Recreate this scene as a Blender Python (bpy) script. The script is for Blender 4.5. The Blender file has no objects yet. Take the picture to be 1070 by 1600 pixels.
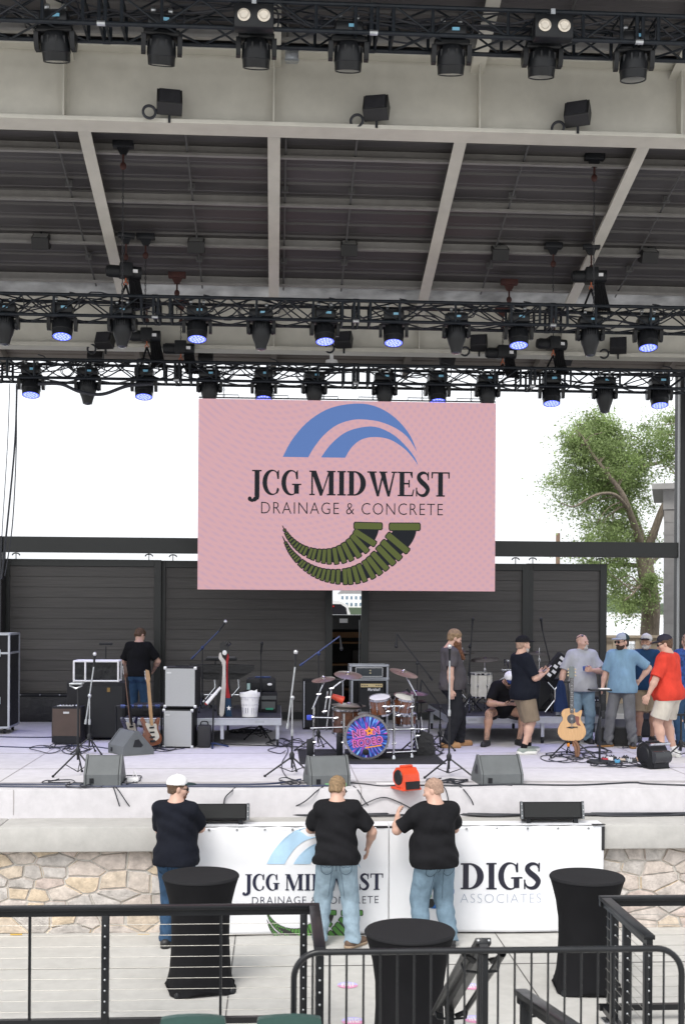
import bpy, bmesh, math, random
import numpy as np
from mathutils import Vector, Matrix
random.seed(7)
R = math.radians
sc = bpy.context.scene
col = sc.collection
# ---------------------------------------------------------------- camera, sky, sun, exposure
F, CX, HY, CZ, YAW, ROLL = 1820.0, 535.0, 955.0, 3.63, R(3.3), 0.006
FWD = Vector((math.sin(YAW), math.cos(YAW), 0)); RGT = Vector((math.cos(YAW), -math.sin(YAW), 0)); UP = Vector((0, 0, 1))
CAM = Vector((0, 0, CZ))
cd = bpy.data.cameras.new('camera'); cam = bpy.data.objects.new('camera', cd); col.objects.link(cam)
cd.sensor_fit = 'VERTICAL'; cd.sensor_height = 36; cd.lens = F/1600*36; cd.shift_y = (HY-800)/1600
cd.clip_start = .1; cd.clip_end = 5000
cd.dof.use_dof = True; cd.dof.focus_distance = 14.5; cd.dof.aperture_fstop = 3.2
r2 = math.cos(ROLL)*RGT + math.sin(ROLL)*UP; u2 = -math.sin(ROLL)*RGT + math.cos(ROLL)*UP
cam.matrix_world = Matrix(((r2.x, u2.x, -FWD.x, 0), (r2.y, u2.y, -FWD.y, 0), (r2.z, u2.z, -FWD.z, CZ), (0, 0, 0, 1)))
sc.camera = cam
SUN_EL, SUN_AZ = R(52), R(205)          # azimuth measured clockwise from +Y; the sun stands behind and left of the viewer
w = bpy.data.worlds.new('World'); sc.world = w; w.use_nodes = True
nt = w.node_tree; bg = nt.nodes['Background']
sky = nt.nodes.new('ShaderNodeTexSky'); sky.sky_type = 'NISHITA'; sky.sun_disc = False
sky.sun_elevation = SUN_EL; sky.sun_rotation = SUN_AZ; sky.dust_density = 5; sky.air_density = 1.2
hs = nt.nodes.new('ShaderNodeHueSaturation'); hs.inputs['Saturation'].default_value = .16
mx = nt.nodes.new('ShaderNodeMix'); mx.data_type = 'RGBA'; mx.inputs[0].default_value = .5
mx.inputs[7].default_value = (11.5, 11.8, 12.3, 1)       # bright high overcast
nt.links.new(sky.outputs[0], hs.inputs['Color']); nt.links.new(hs.outputs[0], mx.inputs[6]); nt.links.new(mx.outputs[2], bg.inputs[0])
bg.inputs[1].default_value = .11
sl = bpy.data.lights.new('sun', 'SUN'); sl.energy = 1.15; sl.angle = R(22); sl.color = (1, .95, .88)
so = bpy.data.objects.new('sun', sl); col.objects.link(so)
sd = Vector((math.sin(SUN_AZ)*math.cos(SUN_EL), math.cos(SUN_AZ)*math.cos(SUN_EL), math.sin(SUN_EL)))
so.rotation_euler = sd.to_track_quat('Z', 'Y').to_euler()
sc.view_settings.view_transform = 'Standard'; sc.view_settings.look = 'None'; sc.view_settings.exposure = .66; sc.view_settings.gamma = 1

# ---------------------------------------------------------------- pixel -> world (photo pixels 1070 x 1600)
def ray(px, py):
    u, v = (px-CX)/F, (HY-py)/F
    u0 = u*math.cos(ROLL)-v*math.sin(ROLL); v0 = u*math.sin(ROLL)+v*math.cos(ROLL)
    return FWD + u0*RGT + v0*UP
def at(px, py, Y):
    d = ray(px, py); return CAM + d*(Y/d.y)
def onz(px, py, z):
    d = ray(px, py); return CAM + d*((z-CZ)/d.z)
GZ, SZ = 0.0, 1.547

# ---------------------------------------------------------------- mesh helpers
class MB:
    def __init__(s): s.v = []; s.f = []; s.sm = []
    def add(s, vs, fs, M=None, sm=False):
        b = len(s.v)
        s.v += [tuple(M @ Vector(p)) if M else tuple(p) for p in vs]
        s.f += [tuple(i+b for i in f) for f in fs]; s.sm += [sm]*len(fs); return s
    def box(s, c, d, M=None, bev=0):
        x, y, z = d[0]/2, d[1]/2, d[2]/2; c = Vector(c)
        T = Matrix.Translation(c)
        if M is not None: T = M @ T
        if bev <= 0:
            vs = [(-x,-y,-z),(x,-y,-z),(x,y,-z),(-x,y,-z),(-x,-y,z),(x,-y,z),(x,y,z),(-x,y,z)]
            return s.add(vs, [(0,3,2,1),(4,5,6,7),(0,1,5,4),(1,2,6,5),(2,3,7,6),(3,0,4,7)], T)
        bm = bmesh.new(); bmesh.ops.create_cube(bm, size=1)
        for v in bm.verts: v.co = (v.co.x*2*x, v.co.y*2*y, v.co.z*2*z)
        bmesh.ops.bevel(bm, geom=bm.edges[:], offset=min(bev, x*.9, y*.9, z*.9), segments=2, profile=.5, affect='EDGES')
        s.bm(bm, T, True); return s
    def bm(s, bm, M=None, sm=False):
        bm.verts.index_update()
        s.add([v.co.copy() for v in bm.verts], [[v.index for v in f.verts] for f in bm.faces], M, sm); bm.free(); return s
    def tube(s, pts, r, n=8, M=None, closed=False, cap=True):
        pts = [Vector(p) for p in pts]; k = len(pts); rs = r if isinstance(r, (list, tuple)) else [r]*k
        t0 = (pts[1]-pts[0]).normalized(); a = Vector((0,0,1)) if abs(t0.z) < .9 else Vector((1,0,0))
        nrm = t0.cross(a).normalized(); vs = []
        for i, p in enumerate(pts):
            if closed: t = pts[(i+1) % k]-pts[i-1]
            else: t = pts[min(i+1, k-1)]-pts[max(i-1, 0)]
            t = t.normalized() if t.length > 1e-9 else t0
            nrm = (nrm - t*nrm.dot(t)); nrm = nrm.normalized() if nrm.length > 1e-6 else t.orthogonal().normalized()
            b = t.cross(nrm)
            for j in range(n):
                an = 2*math.pi*j/n; vs.append(p + (nrm*math.cos(an)+b*math.sin(an))*rs[i])
        fs = [(i*n+j, i*n+(j+1) % n, ((i+1) % k)*n+(j+1) % n, ((i+1) % k)*n+j) for i in range(k if closed else k-1) for j in range(n)]
        s.add(vs, fs, M, True)
        if cap and not closed:
            s.add(vs[:n], [tuple(range(n))[::-1]], M); s.add(vs[-n:], [tuple(range(n))], M)
        return s
    def cyl(s, a, b, r0, r1=None, n=12, M=None):
        return s.tube([a, b], [r0, r0 if r1 is None else r1], n, M)
    def lathe(s, prof, n=24, M=None, sm=True):
        vs = []; k = len(prof)
        for r, z in prof:
            for j in range(n):
                an = 2*math.pi*j/n; vs.append((r*math.cos(an), r*math.sin(an), z))
        fs = [(i*n+j, i*n+(j+1) % n, (i+1)*n+(j+1) % n, (i+1)*n+j) for i in range(k-1) for j in range(n)]
        s.add(vs, fs, M, sm)
        if prof[0][0] > 1e-5: s.add(vs[:n], [tuple(range(n))[::-1]], M)
        if prof[-1][0] > 1e-5: s.add(vs[-n:], [tuple(range(n))], M)
        return s
    def ball(s, c, r, n=12, M=None):
        r = (r, r, r) if isinstance(r, (int, float)) else r
        T = Matrix.Translation(Vector(c)) @ Matrix.Diagonal((*r, 1))
        if M is not None: T = M @ T
        prof = [(max(1e-6, math.sin(math.pi*i/n)), -math.cos(math.pi*i/n)) for i in range(n+1)]
        return s.lathe(prof, n*2, T)
    def prism(s, poly, z0, z1, M=None, sm=False):
        n = len(poly); a = sum(poly[i][0]*poly[(i+1) % n][1]-poly[(i+1) % n][0]*poly[i][1] for i in range(n))
        if a < 0: poly = poly[::-1]
        vs = [(p[0], p[1], z0) for p in poly]+[(p[0], p[1], z1) for p in poly]
        s.add(vs, [tuple(range(n))[::-1], tuple(range(n, 2*n))], M)
        s.add(vs, [(i, (i+1) % n, (i+1) % n+n, i+n) for i in range(n)], M, sm); return s
    def flat(s, poly, z=0, M=None):
        n = len(poly); a = sum(poly[i][0]*poly[(i+1) % n][1]-poly[(i+1) % n][0]*poly[i][1] for i in range(n))
        if a < 0: poly = poly[::-1]
        return s.add([(p[0], p[1], z) for p in poly], [tuple(range(n))], M)
    def build(s, name, mat, parent=None, bevel=0, sharp=40):
        me = bpy.data.meshes.new(name); me.from_pydata(s.v, [], s.f)
        me.polygons.foreach_set('use_smooth', s.sm)
        me.update()
        if any(s.sm): me.set_sharp_from_angle(angle=R(sharp))
        o = bpy.data.objects.new(name, me); col.objects.link(o)
        if mat: me.materials.append(mat)
        if parent: o.parent = parent
        if bevel:
            m = o.modifiers.new('bevel', 'BEVEL'); m.width = bevel; m.segments = 2; m.limit_method = 'ANGLE'; m.angle_limit = R(40)
        return o
# prism planes: XZ maps (x, y, z) -> (x, -z, y): drawn upright, facing the viewer (-Y)
XZ = Matrix(((1,0,0,0),(0,0,-1,0),(0,1,0,0),(0,0,0,1)))
# YZ maps (x, y, z) -> (z, x, y): a side profile (depth, height) extruded along X
YZ = Matrix(((0,0,1,0),(1,0,0,0),(0,1,0,0),(0,0,0,1)))
def T(x, y, z): return Matrix.Translation((x, y, z))
def RX(a): return Matrix.Rotation(R(a), 4, 'X')
def RY(a): return Matrix.Rotation(R(a), 4, 'Y')
def RZ(a): return Matrix.Rotation(R(a), 4, 'Z')
def tag(o, label=None, cat=None, group=None, kind=None):
    if label: o['label'] = label
    if cat: o['category'] = cat
    if group: o['group'] = group
    if kind: o['kind'] = kind
    return o
def thing(name, label, cat, loc=(0,0,0), rz=0, group=None):
    o = bpy.data.objects.new(name, None); col.objects.link(o); o.empty_display_size = .1
    o.location = loc; o.rotation_euler = (0, 0, R(rz)); return tag(o, label, cat, group)
KIDS = {}
def copy_tree(o, loc=None, rz=None, label=None, parent=None):
    c = o.copy(); col.objects.link(c)
    if parent: c.parent = parent
    if loc is not None: c.location = loc
    if rz is not None: c.rotation_euler = (0, 0, R(rz))
    if label: c['label'] = label
    for ch in [q for q in bpy.data.objects if q.parent == o]: copy_tree(ch, parent=c)
    return c
def smooth_path(pts, k=6):
    pts = [Vector(p) for p in pts]; out = []
    for i in range(len(pts)-1):
        p0, p1, p2, p3 = pts[max(i-1, 0)], pts[i], pts[i+1], pts[min(i+2, len(pts)-1)]
        for j in range(k):
            t = j/k
            out.append(.5*((2*p1)+(p2-p0)*t+(2*p0-5*p1+4*p2-p3)*t*t+(3*p1-p0-3*p2+p3)*t*t*t))
    return out+[pts[-1]]

# ---------------------------------------------------------------- materials (all procedural)
MATS = {}
def mat(name, c, rough=.5, metal=0, var=.12, scale=6, bump=0, bscale=40, stretch=(1,1,1), var2=0, spec=.5, coat=0, emit=None, es=0, trans=0, island=0):
    if name in MATS: return MATS[name]
    m = bpy.data.materials.new(name); m.use_nodes = True; t = m.node_tree; N = t.nodes; L = t.links
    b = N['Principled BSDF']; b.inputs['Roughness'].default_value = rough; b.inputs['Metallic'].default_value = metal
    b.inputs['Specular IOR Level'].default_value = spec; b.inputs['Coat Weight'].default_value = coat
    tc = N.new('ShaderNodeTexCoord'); mp = N.new('ShaderNodeMapping'); mp.inputs['Scale'].default_value = stretch
    L.new(tc.outputs['Object'], mp.inputs[0])
    no = N.new('ShaderNodeTexNoise'); no.inputs['Scale'].default_value = scale; no.inputs['Detail'].default_value = 6; no.inputs['Roughness'].default_value = .6
    L.new(mp.outputs[0], no.inputs['Vector'])
    rp = N.new('ShaderNodeValToRGB'); rp.color_ramp.elements[0].position = .3; rp.color_ramp.elements[1].position = .72
    rp.color_ramp.elements[0].color = (*[x*(1-var) for x in c], 1); rp.color_ramp.elements[1].color = (*[min(1, x*(1+var)) for x in c], 1)
    L.new(no.outputs[0], rp.inputs[0]); out = rp.outputs[0]
    if var2:
        n2 = N.new('ShaderNodeTexNoise'); n2.inputs['Scale'].default_value = .55; n2.inputs['Detail'].default_value = 4
        L.new(mp.outputs[0], n2.inputs['Vector'])
        mr = N.new('ShaderNodeMapRange'); mr.inputs[1].default_value = .3; mr.inputs[2].default_value = .7; mr.inputs[3].default_value = 1-var2; mr.inputs[4].default_value = 1+var2*.5
        L.new(n2.outputs[0], mr.inputs[0])
        mm = N.new('ShaderNodeMix'); mm.data_type = 'RGBA'; mm.blend_type = 'MULTIPLY'; mm.inputs[0].default_value = 1
        L.new(out, mm.inputs[6]); L.new(mr.outputs[0], mm.inputs[7]); out = mm.outputs[2]
    if island:
        g = N.new('ShaderNodeNewGeometry'); hv = N.new('ShaderNodeHueSaturation')
        mr = N.new('ShaderNodeMapRange'); mr.inputs[3].default_value = 1-island; mr.inputs[4].default_value = 1+island
        L.new(g.outputs['Random Per Island'], mr.inputs[0]); L.new(mr.outputs[0], hv.inputs['Value']); L.new(out, hv.inputs['Color']); out = hv.outputs[0]
    L.new(out, b.inputs['Base Color'])
    mr = N.new('ShaderNodeMapRange'); mr.inputs[3].default_value = max(.02, rough-.1); mr.inputs[4].default_value = min(1, rough+.1)
    L.new(no.outputs[0], mr.inputs[0]); L.new(mr.outputs[0], b.inputs['Roughness'])
    if bump:
        nb = N.new('ShaderNodeTexNoise'); nb.inputs['Scale'].default_value = bscale; nb.inputs['Detail'].default_value = 4
        L.new(mp.outputs[0], nb.inputs['Vector']); bp = N.new('ShaderNodeBump'); bp.inputs['Strength'].default_value = bump; bp.inputs['Distance'].default_value = .02
        L.new(nb.outputs[0], bp.inputs['Height']); L.new(bp.outputs[0], b.inputs['Normal'])
    if emit: b.inputs['Emission Color'].default_value = (*emit, 1); b.inputs['Emission Strength'].default_value = es
    if trans:
        tr = N.new('ShaderNodeBsdfTranslucent'); L.new(out, tr.inputs[0]); ms = N.new('ShaderNodeMixShader'); ms.inputs[0].default_value = trans
        L.new(b.outputs[0], ms.inputs[1]); L.new(tr.outputs[0], ms.inputs[2]); L.new(ms.outputs[0], N['Material Output'].inputs[0])
    MATS[name] = m; return m
BLACK = mat('black_paint', (.011,.012,.015), .42, spec=.35, var=.3)
TRUSS = mat('truss_black', (.013,.017,.023), .42, .2, spec=.35, var=.35, scale=14)
PLAST = mat('black_plastic', (.012,.013,.015), .5, spec=.3, bump=.1, bscale=200)
CLOTHB = mat('black_stretch_cloth', (.011,.011,.0125), .8, var=.15, bump=.15, bscale=300, spec=.12)
CHROME = mat('chrome', (.46,.47,.50), .12, 1, var=.3, scale=30)
STEEL = mat('galvanised_steel', (.5,.52,.54), .35, .9, var=.2, scale=18)
ALU = mat('aluminium', (.46,.48,.52), .38, .6, var=.1)
WHITE = mat('white_plastic', (.78,.78,.79), .45, var=.05)
RUBBER = mat('cable_rubber', (.02,.022,.03), .55)
GREYAMP = mat('monitor_grey', (.115,.125,.13), .6, bump=.15, bscale=250)
WOOD = mat('dark_wood', (.08,.03,.014), .3, coat=.4, var=.4, scale=9, stretch=(1,1,5))
BEIGE = mat('cream_steel', (.55,.53,.47), .5, var=.07, var2=.1, scale=4)
# ---------------------------------------------------------------- implicit bodies
def cap(a, b, ra, rb, k=.03, cut=False, op=1): return ['cap', np.array(a, float), np.array(b, float), ra, rb, k, cut, op]
def ell(c, r, Rm=None, k=.03, op=1): return ['ell', np.array(c, float), np.array(r, float), np.eye(3) if Rm is None else Rm, k, op]
def pbox(p):
    if p[0] == 'cap':
        r = max(p[3], p[4]); return np.minimum(p[1], p[2])-r, np.maximum(p[1], p[2])+r
    e = np.sqrt(((p[3]*p[2][None, :])**2).sum(1)); return p[1]-e, p[1]+e
def sdf_mesh(prims, vox, cuts=(), disp=None):
    lo = np.min([pbox(p)[0] for p in prims if p[-1] > 0], 0)-vox*3; hi = np.max([pbox(p)[1] for p in prims if p[-1] > 0], 0)+vox*3
    n = np.ceil((hi-lo)/vox).astype(int)+1
    Fd = np.full(n, .2, np.float32); ax = [(lo[i]+vox*np.arange(n[i])).astype(np.float32) for i in range(3)]
    for p in prims:
        a, b = pbox(p); i0 = np.clip(((a-.07-lo)/vox).astype(int), 0, n); i1 = np.clip(((b+.07-lo)/vox).astype(int)+2, 0, n)
        if np.any(i1 <= i0): continue
        S = tuple(slice(i0[q], i1[q]) for q in range(3))
        X = ax[0][S[0]][:, None, None]; Y = ax[1][S[1]][None, :, None]; Z = ax[2][S[2]][None, None, :]
        if p[0] == 'cap':
            a, b, ra, rb, k, cut, op = p[1:]; ba = b-a; L2 = float(ba @ ba)+1e-9
            x, y, z = X-a[0], Y-a[1], Z-a[2]
            h = np.clip((x*ba[0]+y*ba[1]+z*ba[2])/L2, 0, 1)
            d = np.sqrt((x-h*ba[0])**2+(y-h*ba[1])**2+(z-h*ba[2])**2)-(ra+(rb-ra)*h)
            if cut:
                L = math.sqrt(L2); d = np.maximum(d, ((X-b[0])*ba[0]+(Y-b[1])*ba[1]+(Z-b[2])*ba[2])/L)
        else:
            c, r, M, k, op = p[1:]; x, y, z = X-c[0], Y-c[1], Z-c[2]
            q = [M[0, i]*x+M[1, i]*y+M[2, i]*z for i in range(3)]
            k0 = np.sqrt(sum((q[i]/r[i])**2 for i in range(3))); k1 = np.sqrt(sum((q[i]/r[i]**2)**2 for i in range(3)))+1e-6
            d = k0*(k0-1)/k1
        f = Fd[S]
        if op < 0: Fd[S] = np.maximum(f, -d)
        else:
            h = np.maximum(k-np.abs(f-d), 0)/k; Fd[S] = np.minimum(f, d)-h*h*k*.25
    X, Y, Z = ax[0][:, None, None], ax[1][None, :, None], ax[2][None, None, :]
    if disp: Fd = Fd+disp(X, Y, Z).astype(np.float32)
    for nv, c in cuts: Fd = np.maximum(Fd, (X*nv[0]+Y*nv[1]+Z*nv[2]-c).astype(np.float32))
    ins = Fd < 0
    C = [ins[i:n[0]-1+i, j:n[1]-1+j, k:n[2]-1+k] for i in (0,1) for j in (0,1) for k in (0,1)]
    s = sum(c.astype(np.int8) for c in C); act = (s > 0) & (s < 8); idx = np.argwhere(act)
    if len(idx) == 0: return np.zeros((0,3)), np.zeros((0,4), int)
    off = np.array([(i,j,k) for i in (0,1) for j in (0,1) for k in (0,1)])
    val = np.stack([Fd[idx[:,0]+o[0], idx[:,1]+o[1], idx[:,2]+o[2]] for o in off], 1)
    P = np.zeros((len(idx), 3)); cnt = np.zeros(len(idx))
    for a in range(8):
        for b in range(a+1, 8):
            if np.abs(off[a]-off[b]).sum() != 1: continue
            m = (val[:,a] < 0) != (val[:,b] < 0); t = np.where(m, val[:,a]/np.where(m, val[:,a]-val[:,b], 1), 0)
            P += m[:,None]*(off[a][None]+t[:,None]*(off[b]-off[a])[None]); cnt += m
    P = (idx+P/cnt[:,None])*vox+lo
    ids = np.full(act.shape, -1, np.int64); ids[act] = np.arange(len(idx)); Q = []
    for axx in range(3):
        sl0 = [slice(None)]*3; sl1 = [slice(None)]*3; sl0[axx] = slice(0, -1); sl1[axx] = slice(1, None)
        A, B = ins[tuple(sl0)], ins[tuple(sl1)]; e = np.argwhere(A != B); u, v = [(1,2),(2,0),(0,1)][axx]
        e = e[(e[:,u] > 0) & (e[:,v] > 0) & (e[:,u] < n[u]-1) & (e[:,v] < n[v]-1)]
        q = []
        for du, dv in ((-1,-1),(0,-1),(0,0),(-1,0)):
            g = e.copy(); g[:,u] += du; g[:,v] += dv; q.append(ids[g[:,0], g[:,1], g[:,2]])
        q = np.stack(q, 1); fl = ~A[e[:,0], e[:,1], e[:,2]]; q[fl] = q[fl][:, ::-1]; Q.append(q)
    Q = np.concatenate(Q); return P, Q[(Q >= 0).all(1)]
def np_obj(name, parts, mt, parent=None):
    V = []; Q = []; b = 0
    for p, q in parts: V.append(p); Q.append(q+b); b += len(p)
    V = np.concatenate(V); Q = np.concatenate(Q)
    me = bpy.data.meshes.new(name); me.vertices.add(len(V)); me.vertices.foreach_set('co', V.astype(np.float32).ravel())
    me.loops.add(Q.size); me.loops.foreach_set('vertex_index', Q.astype(np.int32).ravel())
    me.polygons.add(len(Q)); me.polygons.foreach_set('loop_start', (np.arange(len(Q))*4).astype(np.int32)); me.polygons.foreach_set('loop_total', np.full(len(Q), 4, np.int32))
    me.update(calc_edges=True); me.polygons.foreach_set('use_smooth', [True]*len(Q)); me.validate(); me.materials.append(mt)
    o = bpy.data.objects.new(name, me); col.objects.link(o)
    if parent: o.parent = parent
    return o
def rotm(yaw=0, pitch=0, roll=0):     # yaw + = to the person's left, pitch + = looking down
    return np.array(Matrix.Rotation(R(yaw), 3, 'Z') @ Matrix.Rotation(R(-pitch), 3, 'X') @ Matrix.Rotation(R(roll), 3, 'Y'))
def ik(a, c, l1, l2, pole):
    a, c, pole = np.array(a, float), np.array(c, float), np.array(pole, float)
    d = c-a; L = np.linalg.norm(d); mxl = (l1+l2)*.995
    if L > mxl: c = a+d/L*mxl; d = c-a; L = mxl
    u = d/L; x = (l1*l1-l2*l2+L*L)/(2*L); h = math.sqrt(max(l1*l1-x*x, 0)); p = pole-u*(pole @ u); p /= np.linalg.norm(p)+1e-9
    return a+u*x+p*h, c
def smooth_list(p, k): return [(q.x, q.y) for q in smooth_path([(a, b, 0) for a, b in p], k)]
SKIN = mat('skin_light', (.56,.345,.265), .5, var=.1, scale=9, bump=.05, bscale=90)
SKINT = mat('skin_tanned', (.42,.235,.16), .5, var=.1, scale=9, bump=.05, bscale=90)
def tattoo_skin():
    m = mat('skin_tattooed', (.45,.26,.18), .5, var=.1, scale=9); t = m.node_tree; N, L = t.nodes, t.links
    b = N['Principled BSDF']; src = b.inputs['Base Color'].links[0].from_socket
    tc = N.new('ShaderNodeTexCoord'); v = N.new('ShaderNodeTexVoronoi'); v.feature = 'DISTANCE_TO_EDGE'; v.inputs['Scale'].default_value = 10
    no = N.new('ShaderNodeTexNoise'); no.inputs['Scale'].default_value = 9; ad = N.new('ShaderNodeVectorMath'); ad.operation = 'ADD'
    L.new(tc.outputs['Object'], no.inputs[0]); L.new(tc.outputs['Object'], ad.inputs[0]); L.new(no.outputs[1], ad.inputs[1]); L.new(ad.outputs[0], v.inputs[0])
    r = N.new('ShaderNodeMapRange'); r.inputs[1].default_value = .03; r.inputs[2].default_value = .11; r.inputs[3].default_value = .8; r.inputs[4].default_value = 0
    L.new(v.outputs['Distance'], r.inputs[0])
    sx = N.new('ShaderNodeSeparateXYZ'); L.new(tc.outputs['Object'], sx.inputs[0])
    z = N.new('ShaderNodeMapRange'); z.inputs[1].default_value = 1.12; z.inputs[2].default_value = 1.06; L.new(sx.outputs[2], z.inputs[0])
    n3 = N.new('ShaderNodeTexNoise'); n3.inputs['Scale'].default_value = 7; L.new(tc.outputs['Object'], n3.inputs[0]); m3 = N.new('ShaderNodeMapRange'); m3.inputs[1].default_value = .46; m3.inputs[2].default_value = .54; L.new(n3.outputs[0], m3.inputs[0]); m4 = N.new('ShaderNodeMath'); m4.operation = 'MULTIPLY'; L.new(m3.outputs[0], m4.inputs[0]); L.new(z.outputs[0], m4.inputs[1])
    mu = N.new('ShaderNodeMath'); mu.operation = 'MULTIPLY'; L.new(r.outputs[0], mu.inputs[0]); L.new(m4.outputs[0], mu.inputs[1])
    mx = N.new('ShaderNodeMix'); mx.data_type = 'RGBA'; mx.inputs[7].default_value = (.05,.06,.065,1)
    L.new(mu.outputs[0], mx.inputs[0]); L.new(src, mx.inputs[6]); L.new(mx.outputs[2], b.inputs['Base Color']); return m
def cloth(name, c, rough=.85, var=.16, scale=5, bump=.75, bscale=11): return mat(name, c, rough, var=var, scale=scale, bump=bump, bscale=bscale, spec=.12, stretch=(1.5,1.5,.7))
def denim(name, c): return mat(name, c, .9, var=.14, scale=18, bump=.9, bscale=13, stretch=(1,1,.8), spec=.2)
HAIRB = mat('brown_hair', (.10,.055,.03), .6, var=.5, scale=40, bump=.6, bscale=120)
DARKG = mat('dark_glass', (.006,.006,.008), .08)
def wr(seed, amp, fz=26, fx=12):
    return lambda X, Y, Z: amp*np.sin(fz*Z+fx*X*.8+2.4*np.sin(9*Y+seed+5*Z)+seed)*np.sin(fx*X+7*Y+1.7*np.sin(8*Z+seed*2))+amp*1.1*(.35-np.abs(np.sin(9*X*np.sign(X+.001)+17*Z+1.6*np.sin(8*Z+6*X+seed)+2*np.sin(5*Y+seed)+seed*1.7)))*np.clip(np.sin(7*Z-6*Y+5*X+seed)+.35, 0, 1)
def person(label, loc, heading, height=1.8, fat=0., lean=0, pel=(0,0,0), L=None, Rr=None, LL=None, RL=None, head=(0,0,0), top=None, bottom=None, shoes=None,
           hair=None, hat=None, beard=None, shades=None, skin=None, group=None, neckfwd=.02, collar=True, twist=0, socks=None, sd=1):
    f = fat; skin = skin or SKIN; hc = np.array((0,0,.95)); pel = np.array(pel, float)
    RL_ = np.array(Matrix.Rotation(R(-lean), 3, 'X')); RT = np.array(Matrix.Rotation(R(twist), 3, 'Z')) @ RL_
    tp = lambda p: RT @ (np.array(p, float)-hc)+hc+pel
    sh = {-1: tp((-.185-.025*f, -.012, 1.425)), 1: tp((.185+.025*f, -.012, 1.425))}
    hip = {-1: np.array((-.092, 0, .9))+pel, 1: np.array((.092, 0, .9))+pel}
    arms = {-1: L or dict(), 1: Rr or dict()}; legs = {-1: LL or dict(), 1: RL or dict()}; J = {}
    for s in (-1, 1):
        a = arms[s]; wpos = a.get('w', (s*(.265+.05*f), .04, .86)); el, wrs = ik(sh[s], wpos, .30, .255, a.get('pole', (s*.5, -1, 0)))
        J[s] = (el, wrs, np.array(a['d'], float) if 'd' in a else wrs-el, a.get('n', (-s, .2, 0)), a.get('curl', .55))
        g = legs[s]; an = np.array(g.get('a', (s*.11, -.02, .085)), float); kn, an = ik(hip[s], an, .425, .42, g.get('pole', (s*.1, 1, 0)))
        legs[s] = (kn, an, R(g.get('toe', s*9)))
    hb = tp((0, -.02, 1.47)); hcn = tp((0, neckfwd, 1.642)); HM = RT @ rotm(*head)
    hp = lambda p: hcn+HM @ np.array(p, float)
    def he(c, r, k=.015, op=1): return ell(hp(c), r, HM, k, op)
    torso = lambda g: [ell(tp((0, 0, 1.29)), (.168+.032*f+g, .112+.04*f+g, .19+g), RT, .07), cap(tp((-.135, -.012, 1.408)), tp((.135, -.012, 1.408)), .066+g, .066+g, .07), cap(tp((-.03, -.03, 1.475)), tp((-.15, -.015, 1.43)), .05+g, .05+g, .06), cap(tp((.03, -.03, 1.475)), tp((.15, -.015, 1.43)), .05+g, .05+g, .06),
        ell(tp((0, .015+.075*f, 1.09)), (.15+.07*f+g, .112+.095*f+g, .18+g), RT, .09), ell(tp((0, -.01+.01*f, .95)), (.16+.035*f+g, .122+.035*f+g, .13+g), RT, .07)]
    glut = lambda g: [ell(hip[s]+np.array((0, -.055-.015*f, 0)), (.088+g, .085+g, .1+g), None, .05) for s in (-1, 1)]
    B = torso(-.004)+glut(-.004)
    for s in (-1, 1):
        el, wrs, hd, hn, cu = J[s]; kn, an, toe = legs[s]; md = el+(wrs-el)*.3
        B += [cap(sh[s], el, .05+.007*f, .043+.004*f, .05), cap(el, md, .043, .046+.003*f), cap(md, wrs, .045+.003*f, .027)]
        ca = kn+(an-kn)*.3; cb = np.array((math.sin(-toe), -math.cos(toe), 0))*.018
        B += [cap(hip[s], kn, .092+.018*f, .06+.006*f, .05), cap(kn, ca, .056+.006*f, .056+.01*f), cap(ca, an, .052+.01*f, .036+.004*f), ell(ca+cb, (.05+.01*f, .05+.01*f, .11), None, .04)]
    B.append(cap(hb, hcn+(hb-hcn)*.25, .07+.012*f, .06+.012*f, .05))
    H = [cap(hb, hcn+(hb-hcn)*.3, .068+.012*f, .059+.014*f, .03), he((0,-.012,.036), (.076,.096,.086), .03), he((0,.03,-.03), (.06+.006*f,.066,.085), .04), he((0,.05,-.082), (.043+.008*f,.038,.03), .03),
         cap(hp((0,.092,.008)), hp((0,.114,-.03)), .008, .0145, .012), he((0,.084,.02), (.05,.016,.011), .02), he((0,.09,-.064), (.025,.011,.009), .01),
         he((.046,.06,-.03), (.028,.026,.025), .03), he((-.046,.06,-.03), (.028,.026,.025), .03), he((.033,.105,-.002), (.015,.014,.011), .01, -1), he((-.033,.105,-.002), (.015,.014,.011), .01, -1)]
    if f > .5: H.append(he((0,.03,-.105), (.05,.05,.03), .04))
    for s in (-1, 1): H += [he((s*.079,-.006,-.012), (.011,.021,.032), .006)]
    parts = [sdf_mesh(B, .0095), sdf_mesh(H, .0048)]
    for s in (-1, 1):
        el, wrs, hd, hn, cu = J[s]; u = (wrs-el)/np.linalg.norm(wrs-el); d = hd/np.linalg.norm(hd); nn = np.array(hn, float); nn = nn-d*(nn @ d); nn /= np.linalg.norm(nn); ac = np.cross(d, nn)
        Mh = np.stack([ac, d, nn], 1); pc = wrs+d*.05
        ts = s
        Hn = [cap(wrs-u*.05, wrs, .03, .026, .02), ell(pc, (.042,.05,.017), Mh, .02)]
        for i, (o, ln) in enumerate(((-.033,.037), (-.011,.044), (.011,.046), (.033,.041))):
            ln = ln if ts > 0 else (.041,.046,.044,.037)[i]
            b0 = wrs+d*.085+ac*o; c1 = math.cos(cu*.8); s1 = math.sin(cu*.8); b1 = b0+(d*c1+nn*s1)*ln; c2 = math.cos(cu*2.1); s2 = math.sin(cu*2.1); b2 = b1+(d*c2+nn*s2)*ln*.75
            Hn += [cap(b0, b1, .0098, .009, .004), cap(b1, b2, .009, .0075, .004)]
        t0 = wrs+d*.028+ac*ts*.034; t1 = t0+d*.03+ac*ts*.022+nn*.012; t2 = t1+d*.032+nn*.012
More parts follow.
